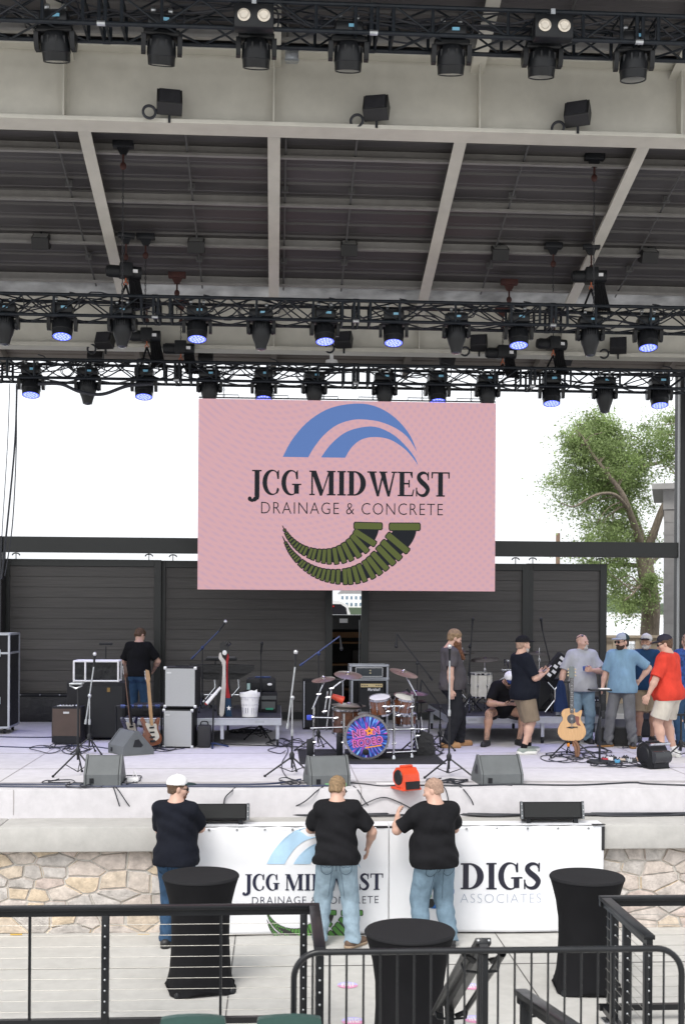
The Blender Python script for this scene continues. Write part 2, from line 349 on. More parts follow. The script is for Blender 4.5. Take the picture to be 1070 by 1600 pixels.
        Hn += [cap(t0, t1, .014, .0115, .012), cap(t1, t2, .0115, .009, .006)]
        parts.append(sdf_mesh(Hn, .0042))
    scl = height/1.8
    root = np_obj('person', parts, skin); root.location = loc; root.rotation_euler = (0, 0, R(heading)); root.scale = (scl,)*3
    tag(root, label, 'person', group)
    fx = lambda g: [cap(hip[s], legs[s][0], .1+.02*f+g, .08+.008*f+g, .04) for s in (-1, 1)]
    if top:
        g = .012+top.get('loose', .006); P = torso(g)
        slv = top.get('sleeve', .72)
        for s in (-1, 1):
            el = J[s][0]; e = sh[s]+(el-sh[s])*slv; P.append(cap(sh[s]+(tp((0,0,1.4))-sh[s])*.12, e, .075+.008*f+g*.3, .061+.008*f+g*.6, .035, True))
        P += [ell(tp((0, .01+.05*f, 1.0)), (.158+.045*f+g+.004, .122+.075*f+g+.008, .24), RT, .08), ell(tp((0, .0+.02*f, .9)), (.16+.036*f+g+.006, .128+.05*f+g+.008, .17), RT, .08)]
        P += [ell(hip[s]+np.array((0, 0, .0)), (.108+.018*f+g*.8, .112+.02*f+g*.8, .13), None, .05) for s in (-1, 1)]
        hem = top.get('hem', .88); nz = RT @ np.array((0,0,1.)); c0 = tp((0,0,hem)); nk = tp((0, -.02, 1.47)); ndir = RT @ np.array((0, -.25, 1.)); ndir /= np.linalg.norm(ndir)
        P += [q for q in glut(g-.012)] if hem < .95 else []
        np_obj('shirt', [sdf_mesh(P, .0085, [(-nz, -float(nz @ c0)), (ndir, float(ndir @ nk)+.05)], wr(sd, top.get('wr', .0045)))], top['mat'], root)
        if collar:
            pts = []
            for i in range(16):
                an = math.pi*2*i/16; q = tp((0,-.02,1.497)); x = math.sin(an); y = math.cos(an)
                pts.append(q+RT @ np.array((x*(.08+.014*f), y*(.077+.014*f)+.004, -.014-.022*max(y, 0))))
            mb = MB().tube([tuple(p) for p in pts], .013, 6, closed=True); mb.build('collar', top.get('cmat', top['mat']), root)
    if bottom:
        g = .008+bottom.get('loose', .006); P = torso(.01)[5:]+glut(.012); cuts = []
        nz = RT @ np.array((0,0,1.)); c0 = tp((0,0,1.0)); cuts.append((nz, float(nz @ c0)))
        for s in (-1, 1):
            kn, an, toe = legs[s]
            if bottom.get('short'):
                e = hip[s]+(kn-hip[s])*bottom['short']; P.append(cap(hip[s], e, .092+.015*f+g, .094+.018*f+g, .035, True))
            else:
                e = an+(an-kn)/np.linalg.norm(an-kn)*.035
                P += [cap(hip[s], kn, .092+.015*f+g, .068+.012*f+g, .035), cap(kn, e, .066+.012*f+g, .058+g, .03, True)]
        dz = wr(sd+2, bottom.get('wr', .005)*.7, 29, 17)
        def dp(X, Y, Z):
            zz = np.clip((.45-Z)/.4, 0, 1)
            return dz(X, Y, Z)*(.45+zz)+(.006*zz*np.sin(62*Z+3*np.sin(15*X+sd)+2*Y*10+25*X) if not bottom.get('short') else 0)
        tm = sdf_mesh(P, .0085, cuts, dp); tr_o = np_obj('shorts' if bottom.get('short') else 'trousers', [tm], bottom['mat'], root)
        if bottom.get('pockets'):
            from mathutils.bvhtree import BVHTree
            bv = BVHTree.FromPolygons(tm[0].tolist(), tm[1].tolist())
            def stitch(pts, nm, r=.0042):
                out = []
                for x, z in pts:
                    h = bv.ray_cast(Vector((x, -.6, z)), Vector((0, 1, 0)))[0]
                    if h: out.append(h)
                if len(out) > 2: MB().tube(out, r, 5).build(nm, bottom['pockets'], tr_o)
            z0 = .905+pel[2]
            for s in (-1, 1):
                c = s*.098; stitch([(c+dx, z0+dz) for dx, dz in smooth_list([(-.062,.0),(-.058,-.06),(-.05,-.105),(0,-.135),(.05,-.105),(.058,-.06),(.062,0)], 4)], 'pocket_stitching')
                stitch([(c+dx, z0+dz) for dx, dz in smooth_list([(-.05,-.035),(-.02,-.05),(0,-.04),(.02,-.05),(.05,-.035)], 4)], 'pocket_stitching', .003)
            stitch([(0, z0+.08-.012*i) for i in range(16)], 'seat_seam')
            for s in (-1, 1):
                kn, an, _t = legs[s]; stitch([(float(hip[s][0]+(kn[0]-hip[s][0])*q)-s*.055, float(hip[s][2]+(kn[2]-hip[s][2])*q)) for q in [.25+.05*i for i in range(15)]], 'leg_seam', .003)
    if shoes:
        for s in (-1, 1):
            kn, an, toe = legs[s]; d = np.array((math.sin(-toe)*-1, math.cos(toe), 0)); b0 = an+np.array((0,0,-.085)); sz = shoes.get('sole', .022)
            hl = b0-d*.055; tt = b0+d*.165
            P = [cap(hl+(0,0,.05), tt+(0,0,.042), .046, .044, .03), cap(hl+d*.03+(0,0,.05), an+(0,0,.035 if shoes.get('boot') else .0), .05, .05, .03)]
            sh_o = np_obj('shoe', [sdf_mesh(P, .007, [((0,0,-1), -(b0[2]+.012)), ((0,0,1), an[2]+(.06 if shoes.get('boot') else .012))])], shoes['mat'], root)
            P = [cap(hl+(0,0,.03), tt+(0,0,.03), .052, .05, .02)]
            np_obj('sole', [sdf_mesh(P, .006, [((0,0,-1), -b0[2]-.001), ((0,0,1), b0[2]+sz+.012)])], shoes.get('smat', shoes['mat']), sh_o)
            if socks: np_obj('sock', [sdf_mesh([cap(an, an+(kn-an)/np.linalg.norm(kn-an)*.07, .045+.004*f, .045+.006*f, .01, True)], .006)], socks, root)
    nx = HM @ np.array((1,0,0.)); ny = HM @ np.array((0,1,0.)); nz = HM @ np.array((0,0,1.))
    if hair:
        g = hair.get('g', .012); hl = HM @ np.array((0,.75,-.66)); lo = hair.get('low', -.07)
        np_obj('hair', [sdf_mesh([he((0,-.016,.038), (.077+g,.096+g,.086+g), .03), he((0,-.046,-.03), (.067+g*.35,.052+g*.35,.062), .03)]+hair.get('extra', []), .005,
            [(hl, float(hl @ hcn)+hair.get('front', .022)), (-nz, -float(nz @ hcn)-lo)], wr(sd, .0035, 75, 85))], hair['mat'], root)
    if hat:
        tl = np.array(Matrix.Rotation(R(hat.get('tilt', 0)), 3, 'X')); HM2 = HM @ tl; cz = HM2 @ np.array((0,0,1.)); h2 = lambda p: hcn+HM2 @ np.array(p, float)
        cr = np_obj('cap', [sdf_mesh([ell(h2((0,-.012,.05)), (.09,.108,.092), HM2), ell(h2((0,.03,.07)), (.07,.066,.066), HM2, .03), ell(h2((0,-.012,.146)), (.01,.01,.008), HM2, .004)], .005, [(-cz, -float(cz @ h2((0,0,.038))))])], hat['mat'], root)
        bd = -1 if hat.get('back') else 1
        np_obj('cap_brim', [sdf_mesh([ell(h2((0,.10*bd,.046)), (.078,.10,.016), HM2), ell(h2((0,.12*bd,.028)), (.066,.09,.012), HM2, op=-1)], .0042)], hat.get('bmat', hat['mat']), cr)
        if hat.get('rear'):
            np_obj('cap_back', [sdf_mesh([ell(h2((0,-.012,.05)), (.0925,.1105,.0945), HM2)], .005, [(-cz, -float(cz @ h2((0,0,.036)))), (HM2 @ np.array((0,1.,.15)), float((HM2 @ np.array((0,1.,.15))) @ h2((0,-.0,.05))))])], hat['rear'], cr)
    if beard:
        P = [he((0,.046,-.082), (.058+.006*f,.058,.046), .02), he((0,.03,-.055), (.068+.006*f,.06,.05), .02), he((0,.1,-.05), (.034,.014,.011), .01)]
        cuts = [(HM @ np.array((0,-1.,0)), float((HM @ np.array((0,-1.,0))) @ hcn)+.012), (nz, float(nz @ hcn)-.03)]
        if beard.get('long'): P += [cap(hp((0,.075,-.1)), hcn+np.array((0,.135,-.0-beard['long'])), .07, .03, .05), cap(hp((0,.05,-.08)), hp((0,.10,-.2)), .066, .058, .04)]
        if beard.get('goatee'): P = [he((0,.075,-.09), (.036,.036,.045), .02), he((0,.1,-.05), (.034,.014,.011), .01)]
        np_obj('beard', [sdf_mesh(P, .005, cuts, wr(sd, .0025, 100, 70))], beard['mat'], root)
    for s in (-1, 1):
        if not shades or shades == 'up':
            np_obj('eye', [sdf_mesh([he((s*.033,.084,-.001), (.013,.011,.008))], .004)], mat('eye_dark', (.05,.035,.03), .2), root)
    if shades:
        mb = MB(); Z = .0 if shades != 'up' else .1; Yy = .1 if shades != 'up' else .062
        Mx = Matrix([[*HM[i], float(hcn[i])] for i in range(3)]+[[0,0,0,1]])
        if shades == 'up': Mx = Mx @ RX(28) @ T(0,.012,-.028)
        for s in (-1, 1):
            mb.ball((s*.034, Yy+.002, Z), (.031,.011,.022), 8, Mx); mb.box((s*.073, Yy-.06, Z+.006), (.006,.12,.008), Mx)
        mb.box((0, Yy+.006, Z+.01), (.05,.008,.008), Mx); mb.build('sunglasses', DARKG, root)
    return root, dict(head=hp, HM=HM, hcn=hcn, tp=tp, J=J, scl=scl)
def pw(root, p):    # person-frame point -> world
    return Matrix.LocRotScale(root.location, root.rotation_euler, root.scale) @ Vector(p)
# ================================================================ the setting
def concrete(name, c, s=1.0, var2=.08):
    m = mat(name, c, .85, var=.08, scale=7*s, bump=.12, bscale=60, var2=var2, spec=.25)
    return m
CONC = concrete('plaza_concrete', (.53,.52,.495)); CONC2 = concrete('ledge_concrete', (.47,.46,.44)); CONC3 = concrete('stage_concrete', (.57,.555,.575), 1, .08)  # stage colour includes a lavender tint for the blue lamp light on it
JOINT = mat('joint_dark', (.13,.125,.12), .9); ASPH = mat('yard_asphalt', (.22,.215,.21), .9, var=.2, bump=.3)
WALLY, RISY = 13.16, 13.65
g = MB().box((0, 900, -.25), (2600, 2200, .5)).build('ground', CONC); tag(g, kind='structure')
# expansion joints of the plaza (thin sealed strips just proud of the slab)
mb = MB()
for x in (-6.3, -3.35, -.42, 2.5, 5.45, 8.4): mb.box((x, 8.6, .002), (.012, 9.0, .004))
for y in (9.9, 11.9): mb.box((1, y, .0035), (22, .012, .004))
tag(mb.build('pavement_joints', JOINT), kind='structure')
mb = MB().box((1, 3.6, .385), (26, 7.0, .77)); mb.box((1, .8, 1.155), (26, 1.6, .77))
for i in range(3): mb.box((1, 7.1+.3*i+.15, (.77-.19*(i+1))/2), (9, .3, .77-.19*(i+1)))
tag(mb.build('seating_terrace', CONC), kind='structure')
# --- stage
st = thing('concrete_stage', 'pale concrete stage platform with a low front step above the stone wall', 'stage', (0, RISY, 0))
MB().box((.5, 4.6, SZ/2), (26, 9.2, SZ), bev=.015).build('stage_floor', CONC3, st)
mb = MB()
for (x, y0, y1) in ((1.02, .0, 7.), (-3.3, 0, 7), (5.3, 0, 7)): mb.box((x, (y0+y1)/2+.01, SZ+.001), (.014, y1-y0, .004))
for y in (.42, 1.75, 3.4): mb.box((.5, y, SZ+.0025), (26, .012, .004))
mb.box((.5, .52, SZ+.0025), (26, .05, .003))
for x in (-3.0, 1.02, 4.9): mb.box((x, -.001, SZ-.15), (.01, .004, .29))
mb.build('floor_joint', mat('joint_pale', (.36,.34,.34), .9), st)
MB().box((.5, 8.62, SZ+.06), (26, .16, .12), bev=.01).build('rear_curb', CONC2, st)
wl = thing('stone_wall', 'low retaining wall of tan and pink fieldstone under a smooth concrete coping', 'wall', (0, WALLY, 0))
CAPZ0, CAPZ1 = .935, 1.215
mb = MB()
xs = [-9.5, -5.15, -3.05, 1.0, 5.0, 9.5]
for a, b in zip(xs[:-1], xs[1:]): mb.box(((a+b)/2, .225, (CAPZ0+CAPZ1)/2), (b-a-.006, .61, CAPZ1-CAPZ0), bev=.018)
mb.build('coping', CONC2, wl)
MB().box((0, .275, .47), (19, .4, .94)).build('mortar', mat('mortar', (.52,.50,.46), .95, bump=.4), wl)
def stones():
    rnd = random.Random(11); pts = []; W0, W1, H = -6.2, 7.2, .96
    y = .0
    rows = [.03, .165, .30, .43, .565, .70, .835, .96]
    for ri, y in enumerate(rows):
        x = W0+rnd.random()*.2
        while x < W1:
            wd = rnd.choice((.16,.22,.28,.34,.42,.5)); pts.append((x+wd/2, y+rnd.uniform(-.028,.028))); x += wd
    # drop some points to make larger stones
    pts = [p for p in pts if rnd.random() > .24]
    S = .52; mb = MB()
    for i, p in enumerate(pts):
        poly = [(p[0]-.5, -.005), (p[0]+.5, -.005), (p[0]+.5, .925), (p[0]-.5, .925)]
        for j, q in enumerate(pts):
            if i == j or abs(q[0]-p[0]) > 1.1: continue
            # bisector in a metric that favours flat stones
            dx, dy = (q[0]-p[0])*S*S, (q[1]-p[1]); mx_, my_ = (p[0]+q[0])/2, (p[1]+q[1])/2; c = dx*mx_+dy*my_
            new = []
            for k in range(len(poly)):
                a, b = poly[k], poly[(k+1) % len(poly)]; da, db = dx*a[0]+dy*a[1]-c, dx*b[0]+dy*b[1]-c
                if da <= 0: new.append(a)
                if (da < 0) != (db < 0) and abs(da-db) > 1e-9: t = da/(da-db); new.append((a[0]+(b[0]-a[0])*t, a[1]+(b[1]-a[1])*t))
            poly = new
            if len(poly) < 3: break
        if len(poly) < 3: continue
        # clean, inset, rough up the edge
        cx = sum(a[0] for a in poly)/len(poly); cy = sum(a[1] for a in poly)/len(poly)
        out = []
        for k in range(len(poly)):
            a, b = poly[k], poly[(k+1) % len(poly)]; L = math.hypot(b[0]-a[0], b[1]-a[1]); n = max(1, int(L/.05))
            for t in range(n):
                px, py = a[0]+(b[0]-a[0])*t/n, a[1]+(b[1]-a[1])*t/n
                d = math.hypot(px-cx, py-cy); r = max(.3, (d-.007-rnd.random()*.004)/d) if d > 1e-6 else 1
                out.append((cx+(px-cx)*r, cy+(py-cy)*r))
        pol = []
        for a in out:
            if not pol or math.hypot(a[0]-pol[-1][0], a[1]-pol[-1][1]) > .012: pol.append(a)
        if len(pol) < 4: continue
        dp = rnd.uniform(.004, .015); n = len(pol); ar = sum(pol[k][0]*pol[(k+1) % n][1]-pol[(k+1) % n][0]*pol[k][1] for k in range(n))
        if ar < 0: pol = pol[::-1]
        vs = []
        for sh_, yy in ((1, .09), (1, .078-dp*.3), (.93, .066-dp), (.6, .062-dp)):
            vs += [(cx+(a[0]-cx)*sh_+rnd.uniform(-.003,.003), yy+rnd.uniform(-.004,.004)*(sh_ < 1), cy+(a[1]-cy)*sh_) for a in pol]
        fs = [(r*n+k, r*n+(k+1) % n, (r+1)*n+(k+1) % n, (r+1)*n+k) for r in range(3) for k in range(n)]+[tuple(range(3*n, 4*n))]
        mb.add(vs, fs, None, True)
    return mb
def stone_mat():
    m = mat('field_stone', (.465,.465,.47), .9, var=.26, scale=11, bump=.5, bscale=45, spec=.2); t = m.node_tree; N, L = t.nodes, t.links; b = N['Principled BSDF']
    src = b.inputs['Base Color'].links[0].from_socket; ge = N.new('ShaderNodeNewGeometry'); r = N.new('ShaderNodeValToRGB'); r.color_ramp.interpolation = 'CONSTANT'
    cs = [(.50,.45,.41),(.54,.46,.37),(.49,.46,.43),(.52,.455,.405),(.57,.47,.35),(.46,.43,.40),(.53,.47,.415),(.51,.43,.385)]
    for i, c in enumerate(cs):
        e = r.color_ramp.elements[i] if i < 2 else r.color_ramp.elements.new(i/8); e.position = i/8; e.color = (*[q*2.35 for q in c], 1)
    L.new(ge.outputs['Random Per Island'], r.inputs[0]); mm = N.new('ShaderNodeMix'); mm.data_type = 'RGBA'; mm.blend_type = 'MULTIPLY'; mm.inputs[0].default_value = 1
    L.new(src, mm.inputs[6]); L.new(r.outputs[0], mm.inputs[7]); L.new(mm.outputs[2], b.inputs['Base Color']); return m
o = stones().build('stone_facing', stone_mat(), wl, sharp=35)
# --- roof over the stage
ROOFM = mat('roof_deck_grey', (.082,.077,.077), .42, .3, var=.2, scale=3, stretch=(.25,1,1), var2=.3)
rf = thing('stage_roof', 'cream steel frame canopy with dark grey ribbed metal decking above the stage', 'roof', (0, 0, 0))
def rz(Y): return 10.58-.28*(Y-14.4)
def deck(y0, y1):
    prof = []; y = y0
    while y < y1-.01:
        for dy, dz in ((0, 0), (.04, .0), (.055, .03), (.09, .03), (.105, 0), (.2, 0), (.21, .006), (.30, .006), (.31, 0)):
            if y+dy <= y1: prof.append((y+dy, rz(y+dy)+dz))
        y += .32
    prof.append((y1, rz(y1))); mb = MB(); vs = []; fs = []
    for x in (-10, 11): vs += [(x, p[0], p[1]) for p in prof]
    n = len(prof); fs = [(i, i+1, n+i+1, n+i) for i in range(n-1)]
    vs += [(x, p[0], p[1]+.09) for x in (-10, 11) for p in prof]; fs += [(2*n+i, 3*n+i, 3*n+i+1, 2*n+i+1) for i in range(n-1)]
    e = n-1; fs += [(0, n, 3*n, 2*n), (e, 2*n+e, 3*n+e, n+e)]
    return mb.add(vs, fs)
deck(10.5, 19.66).build('roof_deck', ROOFM, rf)
deck(20.12, 22.4).build('rear_soffit', mat('soffit_taupe', (.16,.14,.12), .6, var=.1), rf)
MB().box((0, 0, 0), (21, .60, .012), T(.5, 19.89, rz(19.89)+.012) @ RX(-15.64)).build('added_reflection_strip', mat('translucent_reflection', (.42,.42,.42), .5, var=.45, scale=1.3, trans=.7), rf)  # added translucent strip standing in for daylight reflected on the deck underside
PURL = mat('purlin_grey', (.27,.26,.25), .45, .2, var=.12)
for k in range(9):
    Y = 16.24+1.062*(k-5)
    if Y > 19.6: continue
    z = rz(Y); mb = MB().box((.5, Y, z-.075), (20, .012, .15)); mb.box((.5, Y-.035, z-.146), (20, .07, .012)); mb.box((.5, Y-.068, z-.132), (20, .006, .03)); mb.build('purlin', PURL, rf)
RX0 = at(428, 470, 20.0).x; RSP = 2.515
for k in range(-3, 4):
    x = RX0+RSP*k; a = Vector((x, 11, rz(11)-.30)); b = Vector((x, 20.2, rz(20.2)-.30)); an = math.degrees(math.atan2(b.z-a.z, b.y-a.y))
    M = T(x, (a.y+b.y)/2, (a.z+b.z)/2) @ RX(an); L = (b-a).length
    mb = MB().box((0, 0, .06), (.17, L, .018), M); mb.box((0, 0, .17), (.012, L, .2), M); mb.build('rafter', BEIGE, rf)
    c = Vector((x, 21.3, rz(21.3)-.11)); M = T(*c) @ RX(an); MB().box((0, 0, 0), (.1, 2.3, .2), M).build('rafter_tail', mat('soffit_taupe', (.16,.14,.12)), rf)
def beam(Y, z0, z1, fl, ft, stx, nm, lip=0):
    mb = MB().box((.5, Y, (z0+z1)/2), (20, .02, z1-z0)); mb.box((.5, Y, z0+ft/2-.002), (20, fl, ft)); mb.box((.5, Y, z1-ft/2+.002), (20, fl, ft))
    b = mb.build(nm, BEIGE, rf, bevel=.006)
    for x in stx:
        MB().box((x, Y-fl/4-.005, (z0+z1)/2), (.016, fl/2-.01, z1-z0-2*ft+.003)).build('stiffener', BEIGE, b)
    return b
fs_ = at(428, 130, 14.4).x; sp_ = 2.53
FB0 = 9.545; beam(14.4, FB0, 10.50, .36, .05, [fs_+sp_*k for k in range(-3, 4)], 'front_beam')
rs_ = at(428, 520, 20.3).x
beam(20.3, 8.13, 9.0, .34, .07, [rs_+RSP*k for k in range(-4, 5)], 'rear_beam')
for x in (-8.2, 9.6):
    MB().box((x, 14.4, FB0/2), (.4, .4, FB0)).build('column', BEIGE, rf)
# conduits, hangers along the deck
for px, py in ((100, 260), (299, 285), (445, 320), (548, 300), (790, 320), (1035, 300)):
    Y = 10.98/((955-py)/1820+.28); x = at(px, py, Y).x; mb = MB(); mb.tube([(x, 13.2, rz(13.2)-.1), (x, 19.6, rz(19.6)-.1)], .014, 6)
    for yy in (15.2, 17.0, 18.8): mb.box((x, yy, rz(yy)-.08), (.1, .05, .09))
    mb.build('conduit', mat('conduit_dark', (.09,.09,.09), .5), rf)
# --- black steel portal behind the stage and the sliding cladding doors hung from it
CLAD = mat('charcoal_plank', (.076,.071,.067), .6, var=.3, scale=5, stretch=(.25,1,14), bump=.15, bscale=25, island=.16)
FRM = mat('charcoal_frame', (.014,.016,.015), .45, var=.2)
PY = 21.8
pt = thing('steel_portal', 'black steel portal with a heavy track beam spanning behind the stage', 'frame', (0, PY, 0))
zb0, zb1 = at(535, 867, PY).z, at(535, 843.5, PY).z
xr = at(1057, 800, PY).x+.17; xl = at(9, 940, PY).x-.18
MB().box(((xl+xr)/2, 0, (zb0+zb1)/2), (xr-xl-.3, .26, zb1-zb0)).build('track_beam', FRM, pt, bevel=.006)
COLM = mat('dark_column', (.012,.012,.013), .5)
MB().box((xr, -.02, (8.2)/2), (.34, .36, 8.2)).build('post', COLM, pt, bevel=.006)
MB().box((xl-.02, -.02, zb1/2), (.34, .36, zb1)).build('post', COLM, pt, bevel=.006)
MB().box((xr-.18, -.12, 4.3), (.02, .1, 7.8)).build('downpipe', mat('pipe_pale', (.45,.46,.45), .4), pt)
def door(px0, px1, pyt, lab, Yd=22.05):
    Y = Yd; x0, x1 = at(px0, 1000, Y).x, at(px1, 1000, Y).x; zt = at((px0+px1)/2, pyt, Y).z; zb = SZ+.03; W = x1-x0; H = zt-zb
    d = thing('sliding_door', lab, 'door panel', ((x0+x1)/2, Y, zb)); fw = .13
    mb = MB()
    for s in (-1, 1): mb.box((s*(W/2-fw/2), 0, H/2), (fw, .09, H))
    mb.box((0, 0, H-fw/2), (W-2*fw, .086, fw)); mb.box((0, 0, fw/2), (W-2*fw, .086, fw)); mb.build('door_frame', FRM, d, bevel=.004)
    mb = MB(); n = 14; ph = (H-2*fw)/n
    for i in range(n): mb.box((0, .01, fw+ph*(i+.5)), (W-2*fw, .03, ph-.008))
    mb.box((0, .03, H/2), (W-2*fw, .012, H-2*fw)); mb.build('cladding', CLAD, d)
    for s in (-.42, .42):
        h = MB().box((s*W, 0, H+(zb0-zt)*.5-.01), (.015, .015, max(.04, zb0-zt)))
        pts = [(s*W+.07*math.cos(a), 0, H+(zb0-zt)*.85+.045*math.sin(a)) for a in [math.pi*q/8 for q in range(9)]]
        h.tube([(p[0], p[1], H+(zb0-zt)*.55+abs(p[2]-H-(zb0-zt)*.85)) for p in pts], .013, 6); h.build('track_hanger', FRM, d)
    return d
door(5, 252, 874, 'charcoal plank sliding door behind the man facing the wall, beside the left post')
door(248, 519, 877, 'charcoal plank sliding door behind the keyboard and its stand, left of the gap', 22.16)
door(564, 825, 880, 'charcoal plank sliding door behind the white drum kit, right of the gap')
door(821, 946, 881, 'narrow charcoal plank sliding door behind the man in the pale grey shirt', 22.16)
# ================================================================ behind the stage
YZL = 1.5
o = MB().box((0, 34.0, YZL/2-.002), (90, 22.2, YZL)).build('service_yard', ASPH); tag(o, kind='structure')
o = MB().box((0, 520, .0), (2400, 900, .3)).build('lake', mat('lake_water', (.75,.78,.8), .25, var=.04, scale=.05, spec=.8)); tag(o, kind='structure')  # near-white base colour carries the glare on the water
FOL = mat('far_foliage', (.06,.085,.05), .9, var=.5, scale=.02)
def hills():
    rnd = random.Random(3); mb = MB(); n = 160; vs = []
    for row, (yy, hh) in enumerate(((955, .2), (965, .62), (985, 1.0), (1060, .9))):
        for i in range(n+1):
            x = -800+1600*i/n; h = 13+6*math.sin(i*.21)+4*math.sin(i*.53+1)+rnd.uniform(-1.6, 1.6)*(row > 0)+7*(1 if x > 150 else 0)*min(1, max(0, (x-150)/60)); vs.append((x+rnd.uniform(-3,3), yy, max(.2, h*hh)))
    fs = [(r*(n+1)+i, r*(n+1)+i+1, (r+1)*(n+1)+i+1, (r+1)*(n+1)+i) for r in range(3) for i in range(n)]
    return mb.add(vs, fs)
tag(hills().build('far_shore_hills', FOL), kind='structure')
# far lakeside house seen through the gap between the doors
h = at(549, 940, 420); hs_ = thing('lakeside_house', 'distant white house with rows of windows, seen through the gap under the screen', 'house', (h.x, 420, 0))
HZ = 5.2; MB().box((0, 3, HZ+1.7), (8.6, 6, 6.2)).build('wall', mat('house_white', (.75,.75,.73), .7), hs_)
MB().prism([(-4.8, 0), (4.8, 0), (3.6, 1.2), (-3.6, 1.2)], -.3, 6.3, T(0, 6.0, HZ+4.8) @ XZ).build('roof', mat('house_roof', (.2,.19,.19), .8), hs_)
for r in range(2):
    for c in range(5): MB().box((-3.3+1.65*c, -.03, HZ+.9+2.4*r), (.9, .06, 1.3)).build('window', mat('far_window', (.12,.17,.22), .2), hs_)
MB().box((0, 3, HZ/2-.8), (16, 10, HZ+1.2)).build('house_terrace', FOL, hs_)
# black box trailer with open rear doors
p = at(541, 1000, 24.5); tr = thing('box_trailer', 'black box trailer with open shelved rear, behind the gap between doors', 'trailer', (p.x, 24.5, YZL))
TB = mat('trailer_black', (.012,.012,.013), .4); zt = at(541, 961, 24.5).z-YZL
mb = MB(); W, D, H0 = 2.3, 4.0, .02
mb.box((-W/2, D/2, (zt+H0)/2), (.06, D, zt-H0)); mb.box((W/2, D/2, (zt+H0)/2), (.06, D, zt-H0)); mb.box((0, D/2, zt-.03), (W-.06, D, .06)); mb.box((0, D, (zt+H0)/2), (W-.06, .06, zt-H0-.12)); mb.box((0, .03, zt-.18), (W-.06, .07, .24)); mb.box((0, D/2, .1), (W-.06, D, .06))
mb.build('body', TB, tr)
PLY = mat('plywood_brown', (.20,.105,.045), .7, var=.3)
for z in (.45, .98, 1.45): MB().box((-.06, .9, z), (W-.4, .8, .035)).build('shelf', PLY, tr)
MB().box((.0, .6, 1.62), (W-.5, .04, .12)).build('shelf_edge', PLY, tr)
for k in range(5): MB().box((-.9+.42*k, .95, .63+.52*(k % 2)), (.34, .4, .26)).build('gear_crate', mat('gear_dark', (.05,.045,.04), .7), tr)
MB().box((-.06, -.012, zt-.12), (.17, .02, .09)).build('number_plate', WHITE, tr)
MB().tube([(.27, -.06, .0), (.27, -.06, zt-.1)], .014, 8).build('door_bar', STEEL, tr)
for s in (-1, 1):
    M = T(0, 3.2, -.42+.42) @ RY(90); MB().lathe([(.1, -.1), (.32, -.1), (.34, -.05), (.34, .05), (.32, .1), (.1, .1)], 24, T(s*(W/2+.16), 2.6, .34) @ RY(90)).build('wheel', RUBBER, tr)
# white van farther back
p = at(532, 950, 31); vz = at(532, 938, 31).z; vn = thing('white_van', 'white van with dark rear window and red brake light beyond the trailer', 'van', (p.x-.62, 31, YZL)); hh = vz-YZL
prof = [(-1.0, .35), (1.0, .35), (1.03, 1.2), (.93, hh-.5), (.8, hh-.12), (.62, hh-.02), (0, hh), (-.62, hh-.02), (-.8, hh-.12), (-.93, hh-.5), (-1.03, 1.2)]
MB().prism(prof, -4.6, 0, XZ).build('body', mat('van_white', (.82,.82,.82), .25, coat=.6, var=.03), vn)
MB().prism([(-.82, hh-.52), (.82, hh-.52), (.77, hh-.2), (.62, hh-.1), (-.62, hh-.1), (-.77, hh-.2)], .003, .02, XZ).build('rear_window', mat('tint_glass', (.02,.02,.024), .1), vn)
MB().box((.38, -.03, hh-.16), (.14, .02, .035)).build('brake_light', mat('red_lens', (.5,.02,.02), .3), vn)
for s in (-1, 1):
    for y in (.8, 3.7): MB().lathe([(.08, -.1), (.3, -.1), (.33, -.06), (.33, .06), (.3, .1), (.08, .1)], 20, T(s*.92, y, .33) @ RY(90)).build('wheel', RUBBER, vn)
# tan timber screen fence with a mesh panel
FY = 27.0; x0 = at(935, 1000, FY).x; zt = at(970, 995, FY).z-YZL
fn = thing('screen_fence', 'tall tan board fence with a lattice panel behind the men at the right', 'fence', (x0, FY, YZL))
TAN = mat('tan_boards', (.56,.47,.36), .8, var=.1, island=.1)
mb = MB()
for i in range(26):
    if 2 <= i <= 4: mb.box((i*.18+.09, 0, zt*.30), (.17, .04, zt*.6)); continue
    mb.box((i*.18+.09, 0, zt/2), (.17, .04, zt))
mb.build('boards', TAN, fn)
for i in (0, 2, 5, 9, 14, 20, 26): MB().box((i*.18, -.05, zt/2), (.09, .06, zt+.02)).build('post', TAN, fn)
MB().box((2.34, -.06, zt+.01), (4.7, .12, .06)).build('top_rail', TAN, fn)
for z in (.62, 1.0): MB().box((2.34, -.045, zt*z-.06), (4.68, .05, .09)).build('cross_rail', TAN, fn)
mb = MB(); 
for i in range(16):
    mb.tube([(.37+.034*i, -.01, zt*.6), (.37+.034*i, -.01, zt-.1)], .006, 4); mb.tube([(.36, -.02, zt*.6+.03*i), (.9, -.02, zt*.6+.03*i)], .006, 4)
mb.build('lattice_panel', mat('lattice_grey', (.16,.15,.14), .7), fn)
